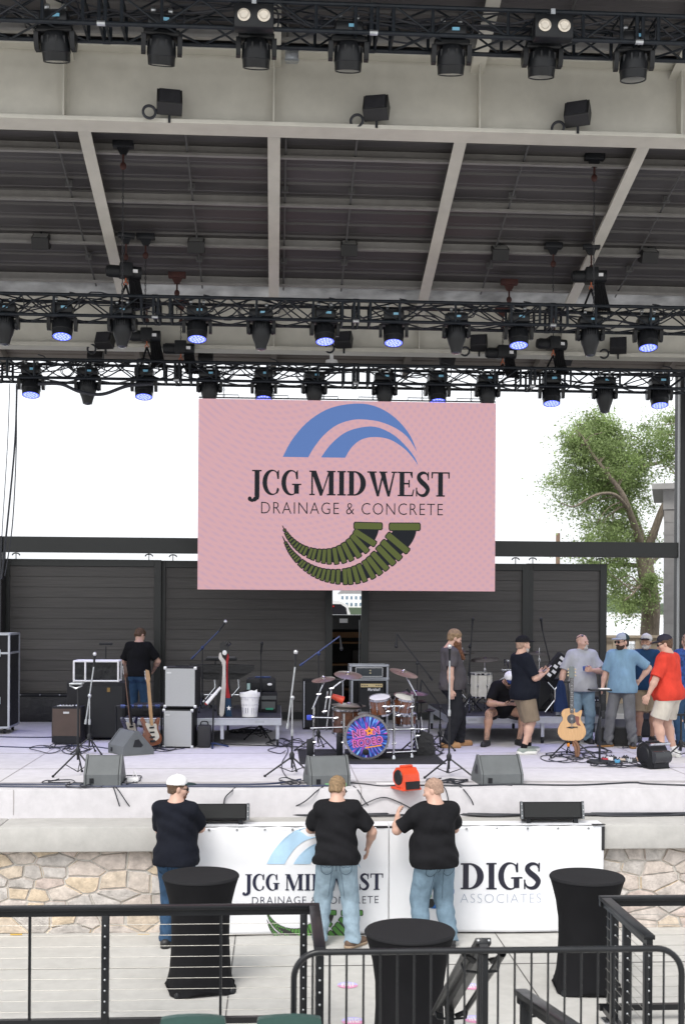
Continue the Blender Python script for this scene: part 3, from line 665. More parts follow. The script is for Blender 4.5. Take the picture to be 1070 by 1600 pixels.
# grey clad building behind the right post
BY = 24.6; x0 = at(1036, 900, BY).x; bz = at(1045, 757, BY).z-YZL
bd = thing('service_building', 'grey clad building with a flat parapet behind the right hand post', 'building', (x0, BY, YZL), -19)
mb = MB(); n = 16; ph = (bz-.55)/n
for i in range(n): mb.box((2.0, 1.5, ph*(i+.5)), (4.0, 3.0, ph-.012))
mb.box((2.0, 1.5, (bz-.55)/2), (3.98, 2.98, bz-.56))
mb.build('wall', mat('grey_cladding', (.33,.32,.31), .75, var=.1, island=.05), bd)
MB().box((2.0, 1.5, bz-.33), (4.04, 3.04, .42)).build('fascia', mat('fascia_grey', (.36,.355,.35), .7), bd)
MB().box((1.9, 1.4, bz-.06), (4.3, 3.3, .12)).build('parapet_cap', mat('fascia_grey', (.36,.355,.35)), bd)
d = MB().box((.78, -.02, .95), (.42, .04, 2.3)).build('door', mat('door_grey', (.28,.28,.27), .5), bd)
MB().box((.63, -.06, 1.05), (.03, .05, .18)).build('handle', BLACK, d)
MB().box((.78, -.16, 2.25), (.46, .3, .05)).build('door_light', WHITE, bd)
# timber utility post
p = at(871, 880, 40); zt = at(871, 833, 40).z
tag(MB().cyl((0, 0, 0), (0, 0, zt-YZL), .09, .075, 12).build('utility_pole', mat('pole_wood', (.21,.14,.10), .9, var=.3, stretch=(3,3,.3), bump=.4)), 'bare brown timber pole standing beyond the doors, left of the tree', 'pole').location = (p.x, 40, YZL)
# ---------------------------------------------------------------- the willow-like tree
BARK = mat('tree_bark', (.20,.165,.13), .95, var=.4, scale=12, bump=.9, bscale=26, stretch=(2,2,.5))
LEAF = mat('tree_leaves', (.31,.40,.17), .6, var=.4, scale=1.6, island=.4, trans=.6)
def tree():
    rnd = random.Random(21); Y = 30.0; b = at(1013, 1080, Y); root = thing('shade_tree', 'broad leafy tree with a furrowed forked trunk behind the right end of the stage', 'tree', (b.x, Y, YZL))
    P = lambda px, py, dy=0: Vector((at(px, py, Y).x-b.x, dy, at(px, py, Y).z-YZL))
    mb = MB(); tips = []
    def limb(pts, r0, r1):
        pts = smooth_path(pts, 5); n = len(pts); mb.tube(pts, [r0+(r1-r0)*i/(n-1) for i in range(n)], 9); tips.append(pts); return pts
    base = P(1013, 1080); base.z = 0
    limb([base, P(1014, 1000), P(1016, 940), P(1008, 890), P(1004, 862)], .27, .2)
    limb([P(1005, 872), P(1000, 830, .2), P(990, 790, .5), P(982, 770, .6), P(985, 752, .7)], .15, .09)
    limb([P(985, 757, .6), P(1008, 735, .8), P(1030, 720, 1), P(1056, 712, 1.2), P(1085, 690, 1)], .085, .03)
    limb([P(984, 760, .6), P(962, 728, .3), P(945, 690, 0), P(930, 660, -.2)], .08, .02)
    limb([P(1005, 868), P(1012, 842, -.3), P(1022, 800, -.6), P(1036, 765, -.9), P(1058, 730, -1.1), P(1070, 680, -1.2)], .13, .03)
    limb([P(1003, 866), P(985, 835, -.5), P(965, 800, -.9), P(950, 775, -1.1), P(925, 745, -1.2), P(905, 715, -1.1), P(893, 690, -1)], .11, .02)
    limb([P(966, 802, -.9), P(940, 782, -1.3), P(915, 780, -1.5), P(893, 788, -1.6), P(872, 800, -1.6), P(850, 795, -1.7)], .05, .012)
    limb([P(1003, 885), P(980, 880, .6), P(950, 880, 1), P(920, 862, 1.2)], .07, .015)
    limb([P(1013, 905), P(985, 915, -.8), P(965, 930, -1.2), P(950, 940, -1.3)], .05, .012)
    limb([P(1010, 890), P(1040, 870, .8), P(1080, 850, 1.4), P(1110, 820, 1.5)], .08, .02)
    lb = MB(); tw = mb
    blobs = [(915, 690, 42, 34), (940, 670, 35, 30), (960, 700, 46, 40), (900, 722, 34, 30), (935, 735, 46, 36), (905, 750, 34, 24), (960, 755, 40, 32), (985, 735, 36, 34), (925, 775, 40, 24), (955, 800, 42, 26), (925, 835, 44, 20), (950, 850, 50, 22), (985, 832, 32, 22),
             (1015, 680, 34, 30), (1040, 665, 24, 30), (1020, 720, 32, 28), (1050, 700, 22, 34), (1075, 690, 40, 60), (1090, 760, 40, 60), (1005, 770, 26, 26), (960, 895, 46, 20), (930, 885, 36, 12), (975, 920, 34, 26), (965, 945, 28, 16), (1000, 905, 22, 30), (880, 700, 18, 16), (925, 658, 16, 14), (1015, 850, 20, 16)]
    for (px, py, rx, ry) in blobs:
        c = P(px, py, rnd.uniform(-1.0, 1.0)); ax, az = rx/60.6, ry/60.6; dens = int(rx*ry*2.5*(1.0 if px < 1000 else .6))
        nclump = max(6, int(rx*ry/60))
        for k in range(nclump):
            while True:
                q = Vector((rnd.uniform(-1,1), rnd.uniform(-1,1), rnd.uniform(-1,1)))
                if q.length < 1: break
            cc = c+Vector((q.x*ax*1.08, q.y*max(ax, az)*1.3, q.z*az*1.08)); sz = rnd.uniform(.08, .27); droop = rnd.uniform(.3, 1)
            if rnd.random() < .5 and px < 1060 and min((q-cc).length for tp_ in tips for q in tp_) < 1.1:
                src = min((q for tp_ in tips for q in tp_), key=lambda q: (q-cc).length); md = (src+cc)/2+Vector((rnd.uniform(-.12,.12), rnd.uniform(-.1,.1), rnd.uniform(.0,.2))); tw.tube(smooth_path([src, md, cc], 3), [.018]*3+[.012]*3+[.005], 5)
            for l in range(max(5, int(dens//nclump*rnd.uniform(.4, 1.7)))):
                p = cc+Vector((rnd.gauss(0, sz), rnd.gauss(0, sz), rnd.gauss(-.1*droop, sz*.75)))
                d = Vector((rnd.gauss(0,.7), rnd.gauss(0,.7), rnd.gauss(-.5*droop,.5))).normalized(); s = d.cross(Vector((rnd.gauss(0,1), rnd.gauss(0,1), rnd.gauss(0,1)))).normalized()
                ln = rnd.uniform(.05, .105); wd = ln*.22; e = s.cross(d)*wd*.4
                lb.add([p, p+d*ln*.5+s*wd+e, p+d*ln, p+d*ln*.5-s*wd+e], [(0,1,2,3)])
    lb.build('crown', LEAF, root); mb.build('trunk', BARK, root)
tree()
# ================================================================ rigging: trusses, moving heads, hoists, screen
TH, TD = .31, .42
def truss(name, label, Y, pyb, joints):
    z = at(535, pyb, Y).z; t = thing('lighting_truss', label, 'truss', (0, Y, z))
    X0 = at(joints[0], pyb, Y).x; SL = 3.05
    for s in range(joints[1], joints[2]):
        a = X0+SL*s; b = a+SL-.03
        mb = MB()
        for y in (0, TD):
            for zz in (0, TH): mb.tube([(a, y, zz), (b, y, zz)], .0255, 8)
        for x in (a+.02, a+.2, b-.2, b-.02):
            for y in (0, TD): mb.tube([(x, y, 0), (x, y, TH)], .022, 6)
            for zz in (0, TH): mb.tube([(x, 0, zz), (x, TD, zz)], .016, 6)
        ch = mb.build('truss_section', TRUSS, t)
        mb = MB(); n = 6; w_ = (SL-.46)/n
        for i in range(n):
            x0 = a+.215+w_*i; x1 = x0+w_
            for y in (0, TD):
                mb.tube([(x0, y, 0 if i % 2 else TH), (x1, y, TH if i % 2 else 0)], .0125, 6)
                if i % 2: mb.tube([(x0, y, 0), (x0, y, TH)], .02, 6)
            mb.tube([(x0, 0 if i % 2 else TD, 0), (x1, TD if i % 2 else 0, 0)], .0125, 6); mb.tube([(x0, 0 if i % 2 else TD, TH), (x1, TD if i % 2 else 0, TH)], .0125, 6)
        mb.build('lattice', TRUSS, ch)
        for y in (0, TD):
            for zz in (0, TH): MB().cyl((b-.04, y, zz), (b+.05, y, zz), .031, n=8).build('coupler', STEEL if zz == 0 and y == 0 else TRUSS, ch)
    # cables dressed along the truss
    rnd = random.Random(int(Y*10)); mb = MB(); xa, xb = X0+SL*joints[1], X0+SL*joints[2]
    for k in range(5):
        pts = []; x = xa
        while x < xb: pts.append((x, rnd.uniform(.08, TD-.06), rnd.choice((TH-.02, TH+.03, TH*.75, TH*.55, .06))+rnd.uniform(-.04,.04))); x += rnd.uniform(.3,.7)
        mb.tube(smooth_path(pts, 4), .011, 5)
    for k in range(5):
        x = rnd.uniform(xa+1, xb-1); pts = [(x+.1*math.cos(a)+.004*a, TD*.5+.02*math.sin(3*a), TH*.55+.1*math.sin(a)) for a in [q*.4 for q in range(40)]]; mb.tube(pts, .008, 5)
    mb.build('cable_loom', RUBBER, t)
    return z
ZF = truss('f', 'black box truss nearest the viewer, in front of the cream roof beam', 13.15, 49.5, (162, -2, 3))
ZM = truss('m', 'black box truss across the middle, between the two other trusses', 17.8, 501, (245, -2, 4))
ZR = truss('r', 'black box truss at the back of the stage carrying the pink screen', 19.9, 598, (278, -2, 4))
LENSB = mat('lens_blue_lit', (.1,.12,.6), .2, emit=(.12,.17,1), es=1.15); LENSW = mat('lens_led_dots', (.4,.45,.9), .2, emit=(.30,.34,1), es=1.1)
LENSD = mat('lens_dark', (.03,.035,.05), .08, coat=1)
HEADB = mat('moving_head_black', (.010,.011,.013), .36, spec=.35, var=.25)
GLOW = mat('display_cyan', (.1,.3,.4), .2, emit=(.35,.7,1.0), es=.12)
def mh_base(t, wb):
    b = MB().box((0, 0, -.06), (wb, .24, .12), bev=.02); b.box((0, -.02, .005), (wb*.8, .18, .02), bev=.008); b.build('base', HEADB, t)
    MB().box((.03, -.122, -.05), (.07, .006, .03)).build('display', GLOW, t)
    for s in (-1, 1):
        MB().cyl((s*.08, 0, .0), (s*.08, 0, .06), .014, n=8).lathe([(.032, -.02), (.036, 0), (.032, .02)], 12, T(s*.08, 0, .08) @ RY(90)).build('clamp', STEEL, t)
    MB().tube(smooth_path([(wb*.4, .05, -.03), (wb*.75, .03, -.02), (wb*.72, .02, .14), (wb*.3, .1, .2)], 5), .009, 6).build('power_lead', RUBBER, t)
def mh_yoke(t, W, drop, wd=.1):
    mb = MB().box((0, 0, -.15), (W, .17, .06), bev=.015)
    for s in (-1, 1):
        mb.prism([(-.075, -.17), (.075, -.17), (.06, -drop-.02), (.035, -drop-.06), (-.035, -drop-.06), (-.06, -drop-.02)], s*W/2-.022, s*W/2+.022, YZ)
    y = mb.build('yoke', HEADB, t, bevel=.008); return y
def wash(label, loc, rz, lit, tilt=14, group=None):
    t = thing('moving_head_light', label, 'stage light', loc, rz, group); mh_base(t, .27); mh_yoke(t, .34, .27)
    M = T(0, 0, -.27) @ RX(-tilt)
    h = MB().lathe([(.02, .115), (.09, .105), (.125, .06), (.135, .0), (.137, -.07), (.132, -.075), (.126, -.15), (.118, -.152), (.117, -.14)], 24, M)
    for k in range(10): h.box((.126*math.cos(k*math.pi/5), .126*math.sin(k*math.pi/5), .035), (.018, .018, .06), M)
    hd = h.build('head', HEADB, t)
    ln = MB().lathe([(.117, -.146), (.06, -.148), (1e-4, -.149)], 24, M).build('lens', LENSB if lit else LENSD, hd)
    if lit:
        mb = MB()
        for (n, r) in ((1, 0), (6, .042), (12, .085)):
            for k in range(n): mb.ball((r*math.cos(2*math.pi*k/n+.2), r*math.sin(2*math.pi*k/n+.2), -.15), (.015, .015, .006), 6, M)
        mb.build('led_cells', LENSW, hd)
    if lit:
        li = bpy.data.lights.new('wash_beam', 'SPOT'); li.energy = 170; li.color = (.42,.42,1); li.spot_size = R(64); li.spot_blend = .9; li.shadow_soft_size = .1
        lo = bpy.data.objects.new('wash_beam', li); col.objects.link(lo); lo.parent = t; lo.location = M @ Vector((0, 0, -.17)); lo.rotation_euler = (R(-tilt*.4), 0, 0)
    return t
def spot(label, loc, rz, tilt=6, group=None):
    t = thing('moving_head_light', label, 'stage light', loc, rz, group); mh_base(t, .36); mh_yoke(t, .40, .30)
    M = T(0, 0, -.30) @ RX(-tilt)
    h = MB().lathe([(.05, .19), (.11, .175), (.135, .12), (.15, .03), (.15, -.06), (.135, -.12), (.105, -.2), (.085, -.27), (.08, -.3), (.07, -.3)], 20, M @ Matrix.Diagonal((1, .9, 1, 1)))
    for s in (-1, 1): h.lathe([(.05, -.02), (.075, 0), (.07, .03), (.03, .045)], 16, T(s*.165, 0, -.30) @ RY(90*s))
    for k in range(-2, 3): h.box((k*.035, -.128, .07), (.012, .02, .12), M)
    hd = h.build('head', HEADB, t)
    MB().ball((0, 0, -.292), (.07, .063, .03), 10, M).build('lens', mat('lens_dark', (.03,.035,.05)), hd)
    return t
ORD = ['first', 'second', 'third', 'fourth', 'fifth', 'sixth', 'seventh', 'eighth', 'ninth', 'tenth', 'eleventh', 'twelfth']
def row(pxs, Y, z, kinds, where, dz=.24, tilts=None):
    cnt = {}; tot = {k: kinds.count(k) for k in kinds}
    for i, (px, k) in enumerate(zip(pxs, kinds)):
        x = at(px, 500 if Y > 16 else 60, Y).x; c = cnt[k] = cnt.get(k, 0)+1
        pos = 'leftmost' if c == 1 else 'rightmost' if c == tot[k] else ORD[c-1]+' from left'
        rzz = random.Random(i*7+int(Y)).uniform(-9, 9); g = f'moving heads on the {where} truss'; tl = tilts[i] if tilts else {'L': 14, 'W': -16, 'S': 4}[k]
        if k == 'L': wash(f'black moving head with glowing blue lens under {where} truss, {pos} lit', (x, Y+TD/2, z+dz), rzz, True, tl, g).scale = (1.18,)*3
        elif k == 'W': wash(f'black bucket-shaped moving head under the {where} truss, {pos}', (x, Y+TD/2, z+dz), rzz, False, tl, g).scale = (1.2,)*3
        else: spot(f'unlit black moving head with tapered snout under {where} truss, {pos} unlit', (x, Y+TD/2, z+dz-.02), rzz, tl, g)
row([82, 250, 400, 546, 709, 853, 998], 13.15, ZF, 'WWWWWWW', 'nearest', .17, [-18, -20, -18, -16, -18, -14, -8])
row([3, 94, 189, 307, 408, 508, 617, 716, 814, 927, 1018], 17.8, ZM, 'SLSLSLLSLSL', 'middle', .20)
row([46, 135, 224, 327, 413, 492, 603, 686, 765, 866, 950, 1036], 19.9, ZR, 'LSLSLSSLSLSL', 'back', .22)
# twin audience blinders on the nearest truss
def blinder(px, py, lab):
    p = at(px, py, 13.0); t = thing('blinder_light', lab, 'stage light', p, 0, 'twin blinders on the nearest truss')
    MB().box((0, 0, 0), (.44, .16, .27), bev=.02).build('housing', HEADB, t)
    for s in (-1, 1):
        c = MB().lathe([(.085, 0), (.085, -.03), (.075, -.035), (.07, -.01)], 20, T(s*.11, -.075, -.005) @ RX(-90) @ Matrix.Scale(-1, 4, (0,0,1))).build('lamp', BLACK, t)
        MB().lathe([(.072, .012), (.05, .02), (.022, .005), (1e-4, .012)], 20, T(s*.11, -.08, -.005) @ RX(90)).build('reflector', mat('blinder_reflector', (.75,.68,.58), .3, .3), c)
    MB().box((0, 0, .17), (.05, .04, .1)).build('clamp', STEEL, t)
blinder(397, 29, 'black twin-lamp blinder on the nearest truss, the left of two')
blinder(863, 45, 'black twin-lamp blinder on the nearest truss, the right of two')
# chain hoists
RUST = mat('rusty_red', (.055,.018,.015), .7, .2, var=.4)
CHAIN = mat('chain_dark', (.05,.05,.055), .5, .6)
def chain(mb, a, b, n=None):
    a, b = Vector(a), Vector(b); L = (b-a).length; n = max(3, int(L/.045)); d = (b-a)/n
    for i in range(n):
        c = a+d*(i+.5); M = T(*c) @ RZ(90*(i % 2))
        mb.tube([(.011*math.cos(q), 0, .026*math.sin(q)) for q in [math.pi*j/3 for j in range(6)]], .0055, 4, M, closed=True)
def hoist(px, py, Y, lab, up, rz=0, bag=.5, rig=True, big=1.25):
    p = at(px, py, Y); t = thing('chain_hoist', lab, 'hoist', p, rz, 'chain hoists on the trusses')
    b = MB().cyl((-.19*big, 0, 0), (.2*big, 0, 0), .075*big, n=18); b.box((.02, 0, .02), (.16*big, .19*big, .17*big), bev=.02); b.lathe([(.03, -.05), (.062*big, -.04), (.07*big, 0)], 16, T(-.19*big, 0, 0) @ RY(90))
    bd = b.build('motor', PLAST, t)
    MB().box((.12*big, -.077*big, 0), (.08, .012, .05)).build('label_plate', WHITE, bd)
    mb = MB(); mb.tube([(.02, 0, -.09), (.02, 0, -.15)], .012, 6); mb.tube([(.02+.028*math.cos(a), 0, -.18+.03*math.sin(a)) for a in [q*.5 for q in range(-1, 9)]], .009, 6); mb.build('hook', mat('hook_orange', (.45,.12,.05), .5), t)
    mb = MB()
    for s in (-1, 1): mb.tube([(.02, 0, -.19), (s*.12+.02, .1, -.19-bag)], .018, 6)
    mb.build('sling', CLOTHB, t)
    bg_ = MB()
    for k in range(5): bg_.tube(smooth_path([(.09+.03*k, .05, -.05), (.1+.035*k, .05+.01*k, -.2), (.13+.045*k, .06, -.19-bag)], 4), [.028]*9, 6)
    bg_.build('chain_bag', CLOTHB, t)
    top = Vector((0, 0, up-p.z)); c = MB(); chain(c, (0.02, 0, .08), (0.02, 0, top.z-.16)); c.build('chain', CHAIN, t)
    if rig:
        cl = MB().box((.02, 0, top.z), (.26, .12, .07), bev=.01); cl.prism([(-.08, 0), (.1, 0), (.06, -.1), (-.02, -.1)], -.02, .02, T(0.0, 0, top.z-.03) @ XZ); cl.build('beam_clamp', RUST if rig == 2 else BLACK, t)
        h = MB().tube([(.02, 0, top.z-.12), (.02, 0, top.z-.3)], .014, 6); h.ball((.02, 0, top.z-.33), (.04, .03, .05), 8); h.build('top_hook', RUST, t)
def roofz(Y): return rz(Y)-.24
hoist(195, 425, 17.95, 'black chain hoist with hanging bag above the middle truss, left side', roofz(17.95), 12, .33)
hoist(921, 432, 17.95, 'black chain hoist with hanging bag above the middle truss, right side', roofz(17.95), -6, .33)
hoist(228, 525, 20.0, 'black chain hoist over the back truss, higher of the left pair', roofz(19.6), 0, .33)
hoist(281, 545, 20.0, 'black level chain hoist over the back truss, lower of the left pair', roofz(19.6), 0, .22, 2)
hoist(783, 552, 20.0, 'black chain hoist lying level just above the back truss, right of the screen', roofz(19.6), 0, .22, 2)
hoist(862, 538, 20.0, 'black chain hoist with drooping bag over the back truss, far right', roofz(19.6), 10, .3)
# loose chain points under the deck
def point(px, py, Y, lab, L=.35, m=BLACK):
    p = at(px, py, Y); t = thing('beam_hook', lab, 'rigging hook', p, 0, 'rigging hooks under the roof')
    cl = MB().box((0, 0, 0), (.28, .12, .09), bev=.01); cl.prism([(-.09, 0), (.09, 0), (.04, -.1), (-.04, -.1)], -.02, .02, T(0, 0, -.04) @ XZ); cl.build('beam_clamp', m, t)
    h = MB().tube([(0, 0, -.1), (0, 0, -.25)], .016, 6); h.ball((0, 0, -.29), (.045, .03, .055), 8); h.build('hook', RUST, t)
    mb = MB(); chain(mb, (0, 0, -.33), (0, 0, -.33-L)); mb.build('chain', CHAIN, t)
point(193, 226, 15.95, 'black beam clamp and hook highest under the roof, on the left', 2.0); point(928, 246, 16.2, 'black beam clamp and hook highest under the roof, on the right', 1.9)
point(228, 370, 18.1, 'black beam clamp and hook half way down the roof on the left', .9); point(864, 384, 18.2, 'black beam clamp and hook half way down the roof on the right', .4)
point(277, 430, 19.0, 'rusty beam clamp above the middle truss on the left', .3, RUST); point(795, 441, 19.1, 'rusty beam clamp above the middle truss on the right', .3, RUST)
# floodlights
def flood(px, py, Y, lab, rz, ring=True, sc_=1.0, down=False, grp='floodlights on the roof steel'):
    p = at(px, py, Y); t = thing('flood_light', lab, 'floodlight', p, rz, grp)
    M = RX(-20) if not down else RX(-55)
    MB().prism([(-.12, -.1), (.06, -.13), (.1, .1), (-.1, .13)], -.15*sc_, .15*sc_, M @ YZ).build('housing', mat('flood_black', (.015,.015,.016), .55), t, bevel=.012)
    MB().box((0, -.125 if not down else -.115, .01), (.25*sc_, .008, .19), M).build('glass', mat('flood_glass', (.035,.035,.04), .15) if not down else mat('flood_glass_pale', (.35,.35,.34), .3), t)
    MB().box((0, .02, -.17 if not down else .16), (.03, .03, .1)).build('bracket', BLACK, t)
    if ring:
        MB().tube([(-.24+.075*math.cos(a), -.02, -.13+.075*math.sin(a)) for a in [q*.4 for q in range(48)]], .017, 6).tube([(-.17, -.02, -.1), (-.05, .04, -.08)], .014, 6).build('cable_coil', RUBBER, t)
flood(265, 162, 14.2, 'black floodlight with a coiled lead on the front roof beam, leftmost of three', 8); flood(588, 171, 14.2, 'black floodlight with a coiled lead on the front roof beam, middle one of three', -14); flood(902, 180, 14.2, 'black floodlight with a coiled lead on the front roof beam, rightmost of three', -24)
for i, (px, py) in enumerate(((65, 380), (307, 386), (545, 391), (780, 398), (1012, 402))):
    flood(px, py, 18.3, f'small black floodlight under the grey roof deck, {ORD[i]} of five from the left', 0, False, .85, True, 'floodlights under the deck')
for i, (px, py) in enumerate(((165, 533), (537, 532), (748, 537), (965, 541))):
    flood(px, py, 20.1, f'black floodlight with coiled lead on the rear beam, {ORD[i]} from the left', -15, True, .95)
for i, (px, py) in enumerate(((150, 557), (322, 558), (698, 559), (880, 560))):
    flood(px, py, 21.3, f'flat black floodlight under the rear eave, {ORD[i]} of four from the left', 0, False, .9)
p = at(518, 563, 20.2); t = thing('dome_camera', 'small white dome camera under the rear beam, above the middle of the screen', 'camera', p)
MB().lathe([(.1, .0), (.11, -.04), (.1, -.07)], 20).box((0, 0, .05), (.06, .06, .1)).build('housing', WHITE, t); MB().ball((0, 0, -.06), (.075, .075, .06), 10).build('dome', DARKG, t)
p = at(456, 88, 14.05); t = thing('junction_box', 'grey metal box hanging behind the nearest truss on the cream beam', 'electrical box', p); MB().box((0, 0, 0), (.16, .12, .14), bev=.012).build('housing', STEEL, t); MB().box((0, -.06, -.075), (.17, .03, .025)).build('lid', STEEL, t)
# ---------------------------------------------------------------- LED screen
SY = 19.95
c0, c1 = at(309.5, 775, SY), at(774, 775, SY); zt, zb = at(541, 626, SY).z, at(541, 922.5, SY).z
SW, SH = c1.x-c0.x, zt-zb; SX = (c0.x+c1.x)/2
ls = thing('led_screen', 'large pink LED screen showing a drainage and concrete company logo above the stage', 'screen', (SX, SY, zb))
MB().box((0, .075, SH/2), (SW, .1, SH)).build('cabinet', BLACK, ls)
def screen_mat():
    m = bpy.data.materials.new('led_pink'); m.use_nodes = True; N, L = m.node_tree.nodes, m.node_tree.links; b = N['Principled BSDF']
    tc = N.new('ShaderNodeTexCoord'); no = N.new('ShaderNodeTexNoise'); no.inputs['Scale'].default_value = .8
    w1 = N.new('ShaderNodeTexWave'); w1.wave_type = 'RINGS'; w1.rings_direction = 'SPHERICAL'; w1.inputs['Scale'].default_value = 3.1; w1.inputs['Distortion'].default_value = .6
    w2 = N.new('ShaderNodeTexWave'); w2.bands_direction = 'DIAGONAL'; w2.inputs['Scale'].default_value = 4.2; w2.inputs['Distortion'].default_value = 1.2
    mp = N.new('ShaderNodeMapping'); mp.inputs['Location'].default_value = (1.2, 0, -4.6); L.new(tc.outputs['Object'], mp.inputs[0]); L.new(mp.outputs[0], w1.inputs[0]); L.new(tc.outputs['Object'], w2.inputs[0])
    mu = N.new('ShaderNodeMath'); mu.operation = 'MULTIPLY'; L.new(w1.outputs['Fac'], mu.inputs[0]); L.new(w2.outputs['Fac'], mu.inputs[1])
    mx = N.new('ShaderNodeMix'); mx.data_type = 'RGBA'; mx.inputs[6].default_value = (.615,.355,.385,1); mx.inputs[7].default_value = (.53,.33,.405,1); L.new(mu.outputs[0], mx.inputs[0])
    b.inputs['Base Color'].default_value = (.03,.03,.03,1); b.inputs['Roughness'].default_value = .6; b.inputs['Specular IOR Level'].default_value = .1; L.new(mx.outputs[2], b.inputs['Emission Color']); b.inputs['Emission Strength'].default_value = SCR_E
    return m
SCR_E = .68
MB().box((0, .0235, SH/2), (SW, .003, SH)).build('display', screen_mat(), ls)
mb = MB().box((0, .07, SH+.03), (SW, .03, .02))
for k in range(6):
    x = -SW/2+SW*(k+.5)/6; chain(mb, (x, .07, SH+.04), (x, .07, ZR-zb)); mb.tube([(x-.25, .07, SH+.04), (x-.25, .07, SH+.08), (x+.25, .07, SH+.08), (x+.25, .07, SH+.04)], .008, 5)
mb.build('hanging_bar', BLACK, ls)
def emi(name, c, e=1):
    m = mat(name, [q*.15 for q in c], .7, spec=.04, emit=c, es=e*SCR_E); return m
# ------------- drawn lettering and logo shapes (flat, stacked half a millimetre apart)
def ribbon(pts, ws):
    l = []; r = []
    for i, p in enumerate(pts):
        a, b = pts[max(i-1, 0)], pts[min(i+1, len(pts)-1)]; dx, dy = b[0]-a[0], b[1]-a[1]; n = math.hypot(dx, dy) or 1
        l.append((p[0]-dy/n*ws[i]/2, p[1]+dx/n*ws[i]/2)); r.append((p[0]+dy/n*ws[i]/2, p[1]-dx/n*ws[i]/2))
    return l+r[::-1]
def rect(x0, y0, x1, y1): return [(x0, y0), (x1, y0), (x1, y1), (x0, y1)]
def spl(pts, k=6): return [(p.x, p.y) for p in smooth_path([(q[0], q[1], 0) for q in pts], k)]
def arc(cx, cy, rx, ry, a0, a1, n=22): return [(cx+rx*math.cos(R(a0+(a1-a0)*i/n)), cy+ry*math.sin(R(a0+(a1-a0)*i/n))) for i in range(n+1)]
def glyph(c, st=.23, th=.07):
    sf = .06; P = []
    def stem(x, y0=0, y1=1, w=st, ser=.09):
        P.append(rect(x, y0, x+w, y1))
        if y1 == 1: P.append(rect(x-ser, 1-sf, x+w+ser, 1))
        if y0 == 0: P.append(rect(x-ser, 0, x+w+ser, sf))
    if c == 'J':
        P.append(rect(.2, -.05, .2+st, 1)); P.append(rect(.08, 1-sf, .3+st, 1)); P.append(ribbon(spl([(.2+st/2, .02), (.2+st*.42, -.12), (.12, -.23), (-.02, -.24)]), [st]*7+[st*.8]*4+[.13]*4+[.09]*4)); P.append(arc(-.02, -.17, .095, .095, 0, 360)); W = .52
    elif c in 'CG':
        P.append(arc(.44, .5, .44, .52, 42, 322, 30)+arc(.50, .5, .28, .455, 322, 42, 30)); P.append([(.70, .64), (.78, .64), (.78, 1.0), (.74, 1.0), (.66, .86)])
        if c == 'C': P.append([(.70, .30), (.79, .24), (.72, .06), (.62, .04)]); W = .84
        else: P.append(rect(.60, .05, .60+st, .44)); P.append(rect(.5, .40, .94, .46)); W = .92
    elif c == 'I': stem(.1); W = .42
    elif c == 'D':
        stem(.1); P.append(arc(.34, .5, .56, .5, -90, 90)+arc(.34, .5, .30, .44, 90, -90)); P.append(rect(.1, 0, .36, sf)); P.append(rect(.1, 1-sf, .36, 1)); W = .94
    elif c == 'M':
        stem(.09, 0, 1, th*1.15); stem(.92, 0, 1, st); P.append([(.07, 1), (.32, 1), (.66, .16), (.56, -.02), (.50, -.02)]); P.append([(.92, 1), (1.0, 1), (.60, -.02), (.54, -.02)]); P.append(rect(0, 1-sf, .2, 1)); W = 1.26
    elif c == 'W':
        P += [[(.05, 1), (.31, 1), (.53, .02), (.43, -.02)], [(.43, -.02), (.53, -.02), (.78, 1), (.70, 1)], [(.56, 1), (.82, 1), (1.04, .02), (.94, -.02)], [(.94, -.02), (1.04, -.02), (1.30, 1), (1.22, 1)]]
        P += [rect(-.03, 1-sf, .42, 1), rect(1.12, 1-sf, 1.4, 1), rect(.54, 1-sf, .92, 1)]; W = 1.36
    elif c == 'E':
        stem(.1); P += [rect(.1, 1-sf, .72, 1), rect(.1, 0, .74, sf), rect(.3, .48, .56, .55), rect(.52, .36, .585, .67), [(.72, 1), (.64, 1), (.60, .9), (.69, .74), (.72, .74)], [(.66, 0), (.74, 0), (.80, .28), (.75, .28)]]; W = .80
    elif c == 'S':
        pts = spl([(.60, .80), (.54, .92), (.37, .965), (.20, .88), (.17, .74), (.30, .59), (.48, .45), (.60, .28), (.50, .09), (.32, .035), (.15, .1), (.07, .24)], 5); n = len(pts)
        P.append(ribbon(pts, [.05+.17*math.sin(math.pi*i/(n-1))**1.5 if 0 < i < n-1 else .05 for i in range(n)])); P += [rect(.59, .66, .65, 1.0), rect(.03, 0, .09, .36)]; W = .70
    elif c == 'T':
        stem(.34); P += [rect(.02, 1-sf, .89, 1), [(.02, 1), (.10, 1), (.08, .74), (.02, .74)], [(.81, 1), (.89, 1), (.89, .74), (.83, .74)]]; W = .90
    else: W = .3
    return P, W
def serif(mb, s, x0, x1, y0, h, z=0, st=.23):
    w = 0; seq = []
    for ch in s:
        P, W = glyph(ch, st); seq.append((P, w)); w += W+.05
    kx = (x1-x0)/(w-.05); i = 0
    for P, ox in seq:
        for poly in P:
            mb.flat([(x0+(q[0]+ox)*kx, y0+q[1]*h) for q in poly], z+.00006*i); i += 1
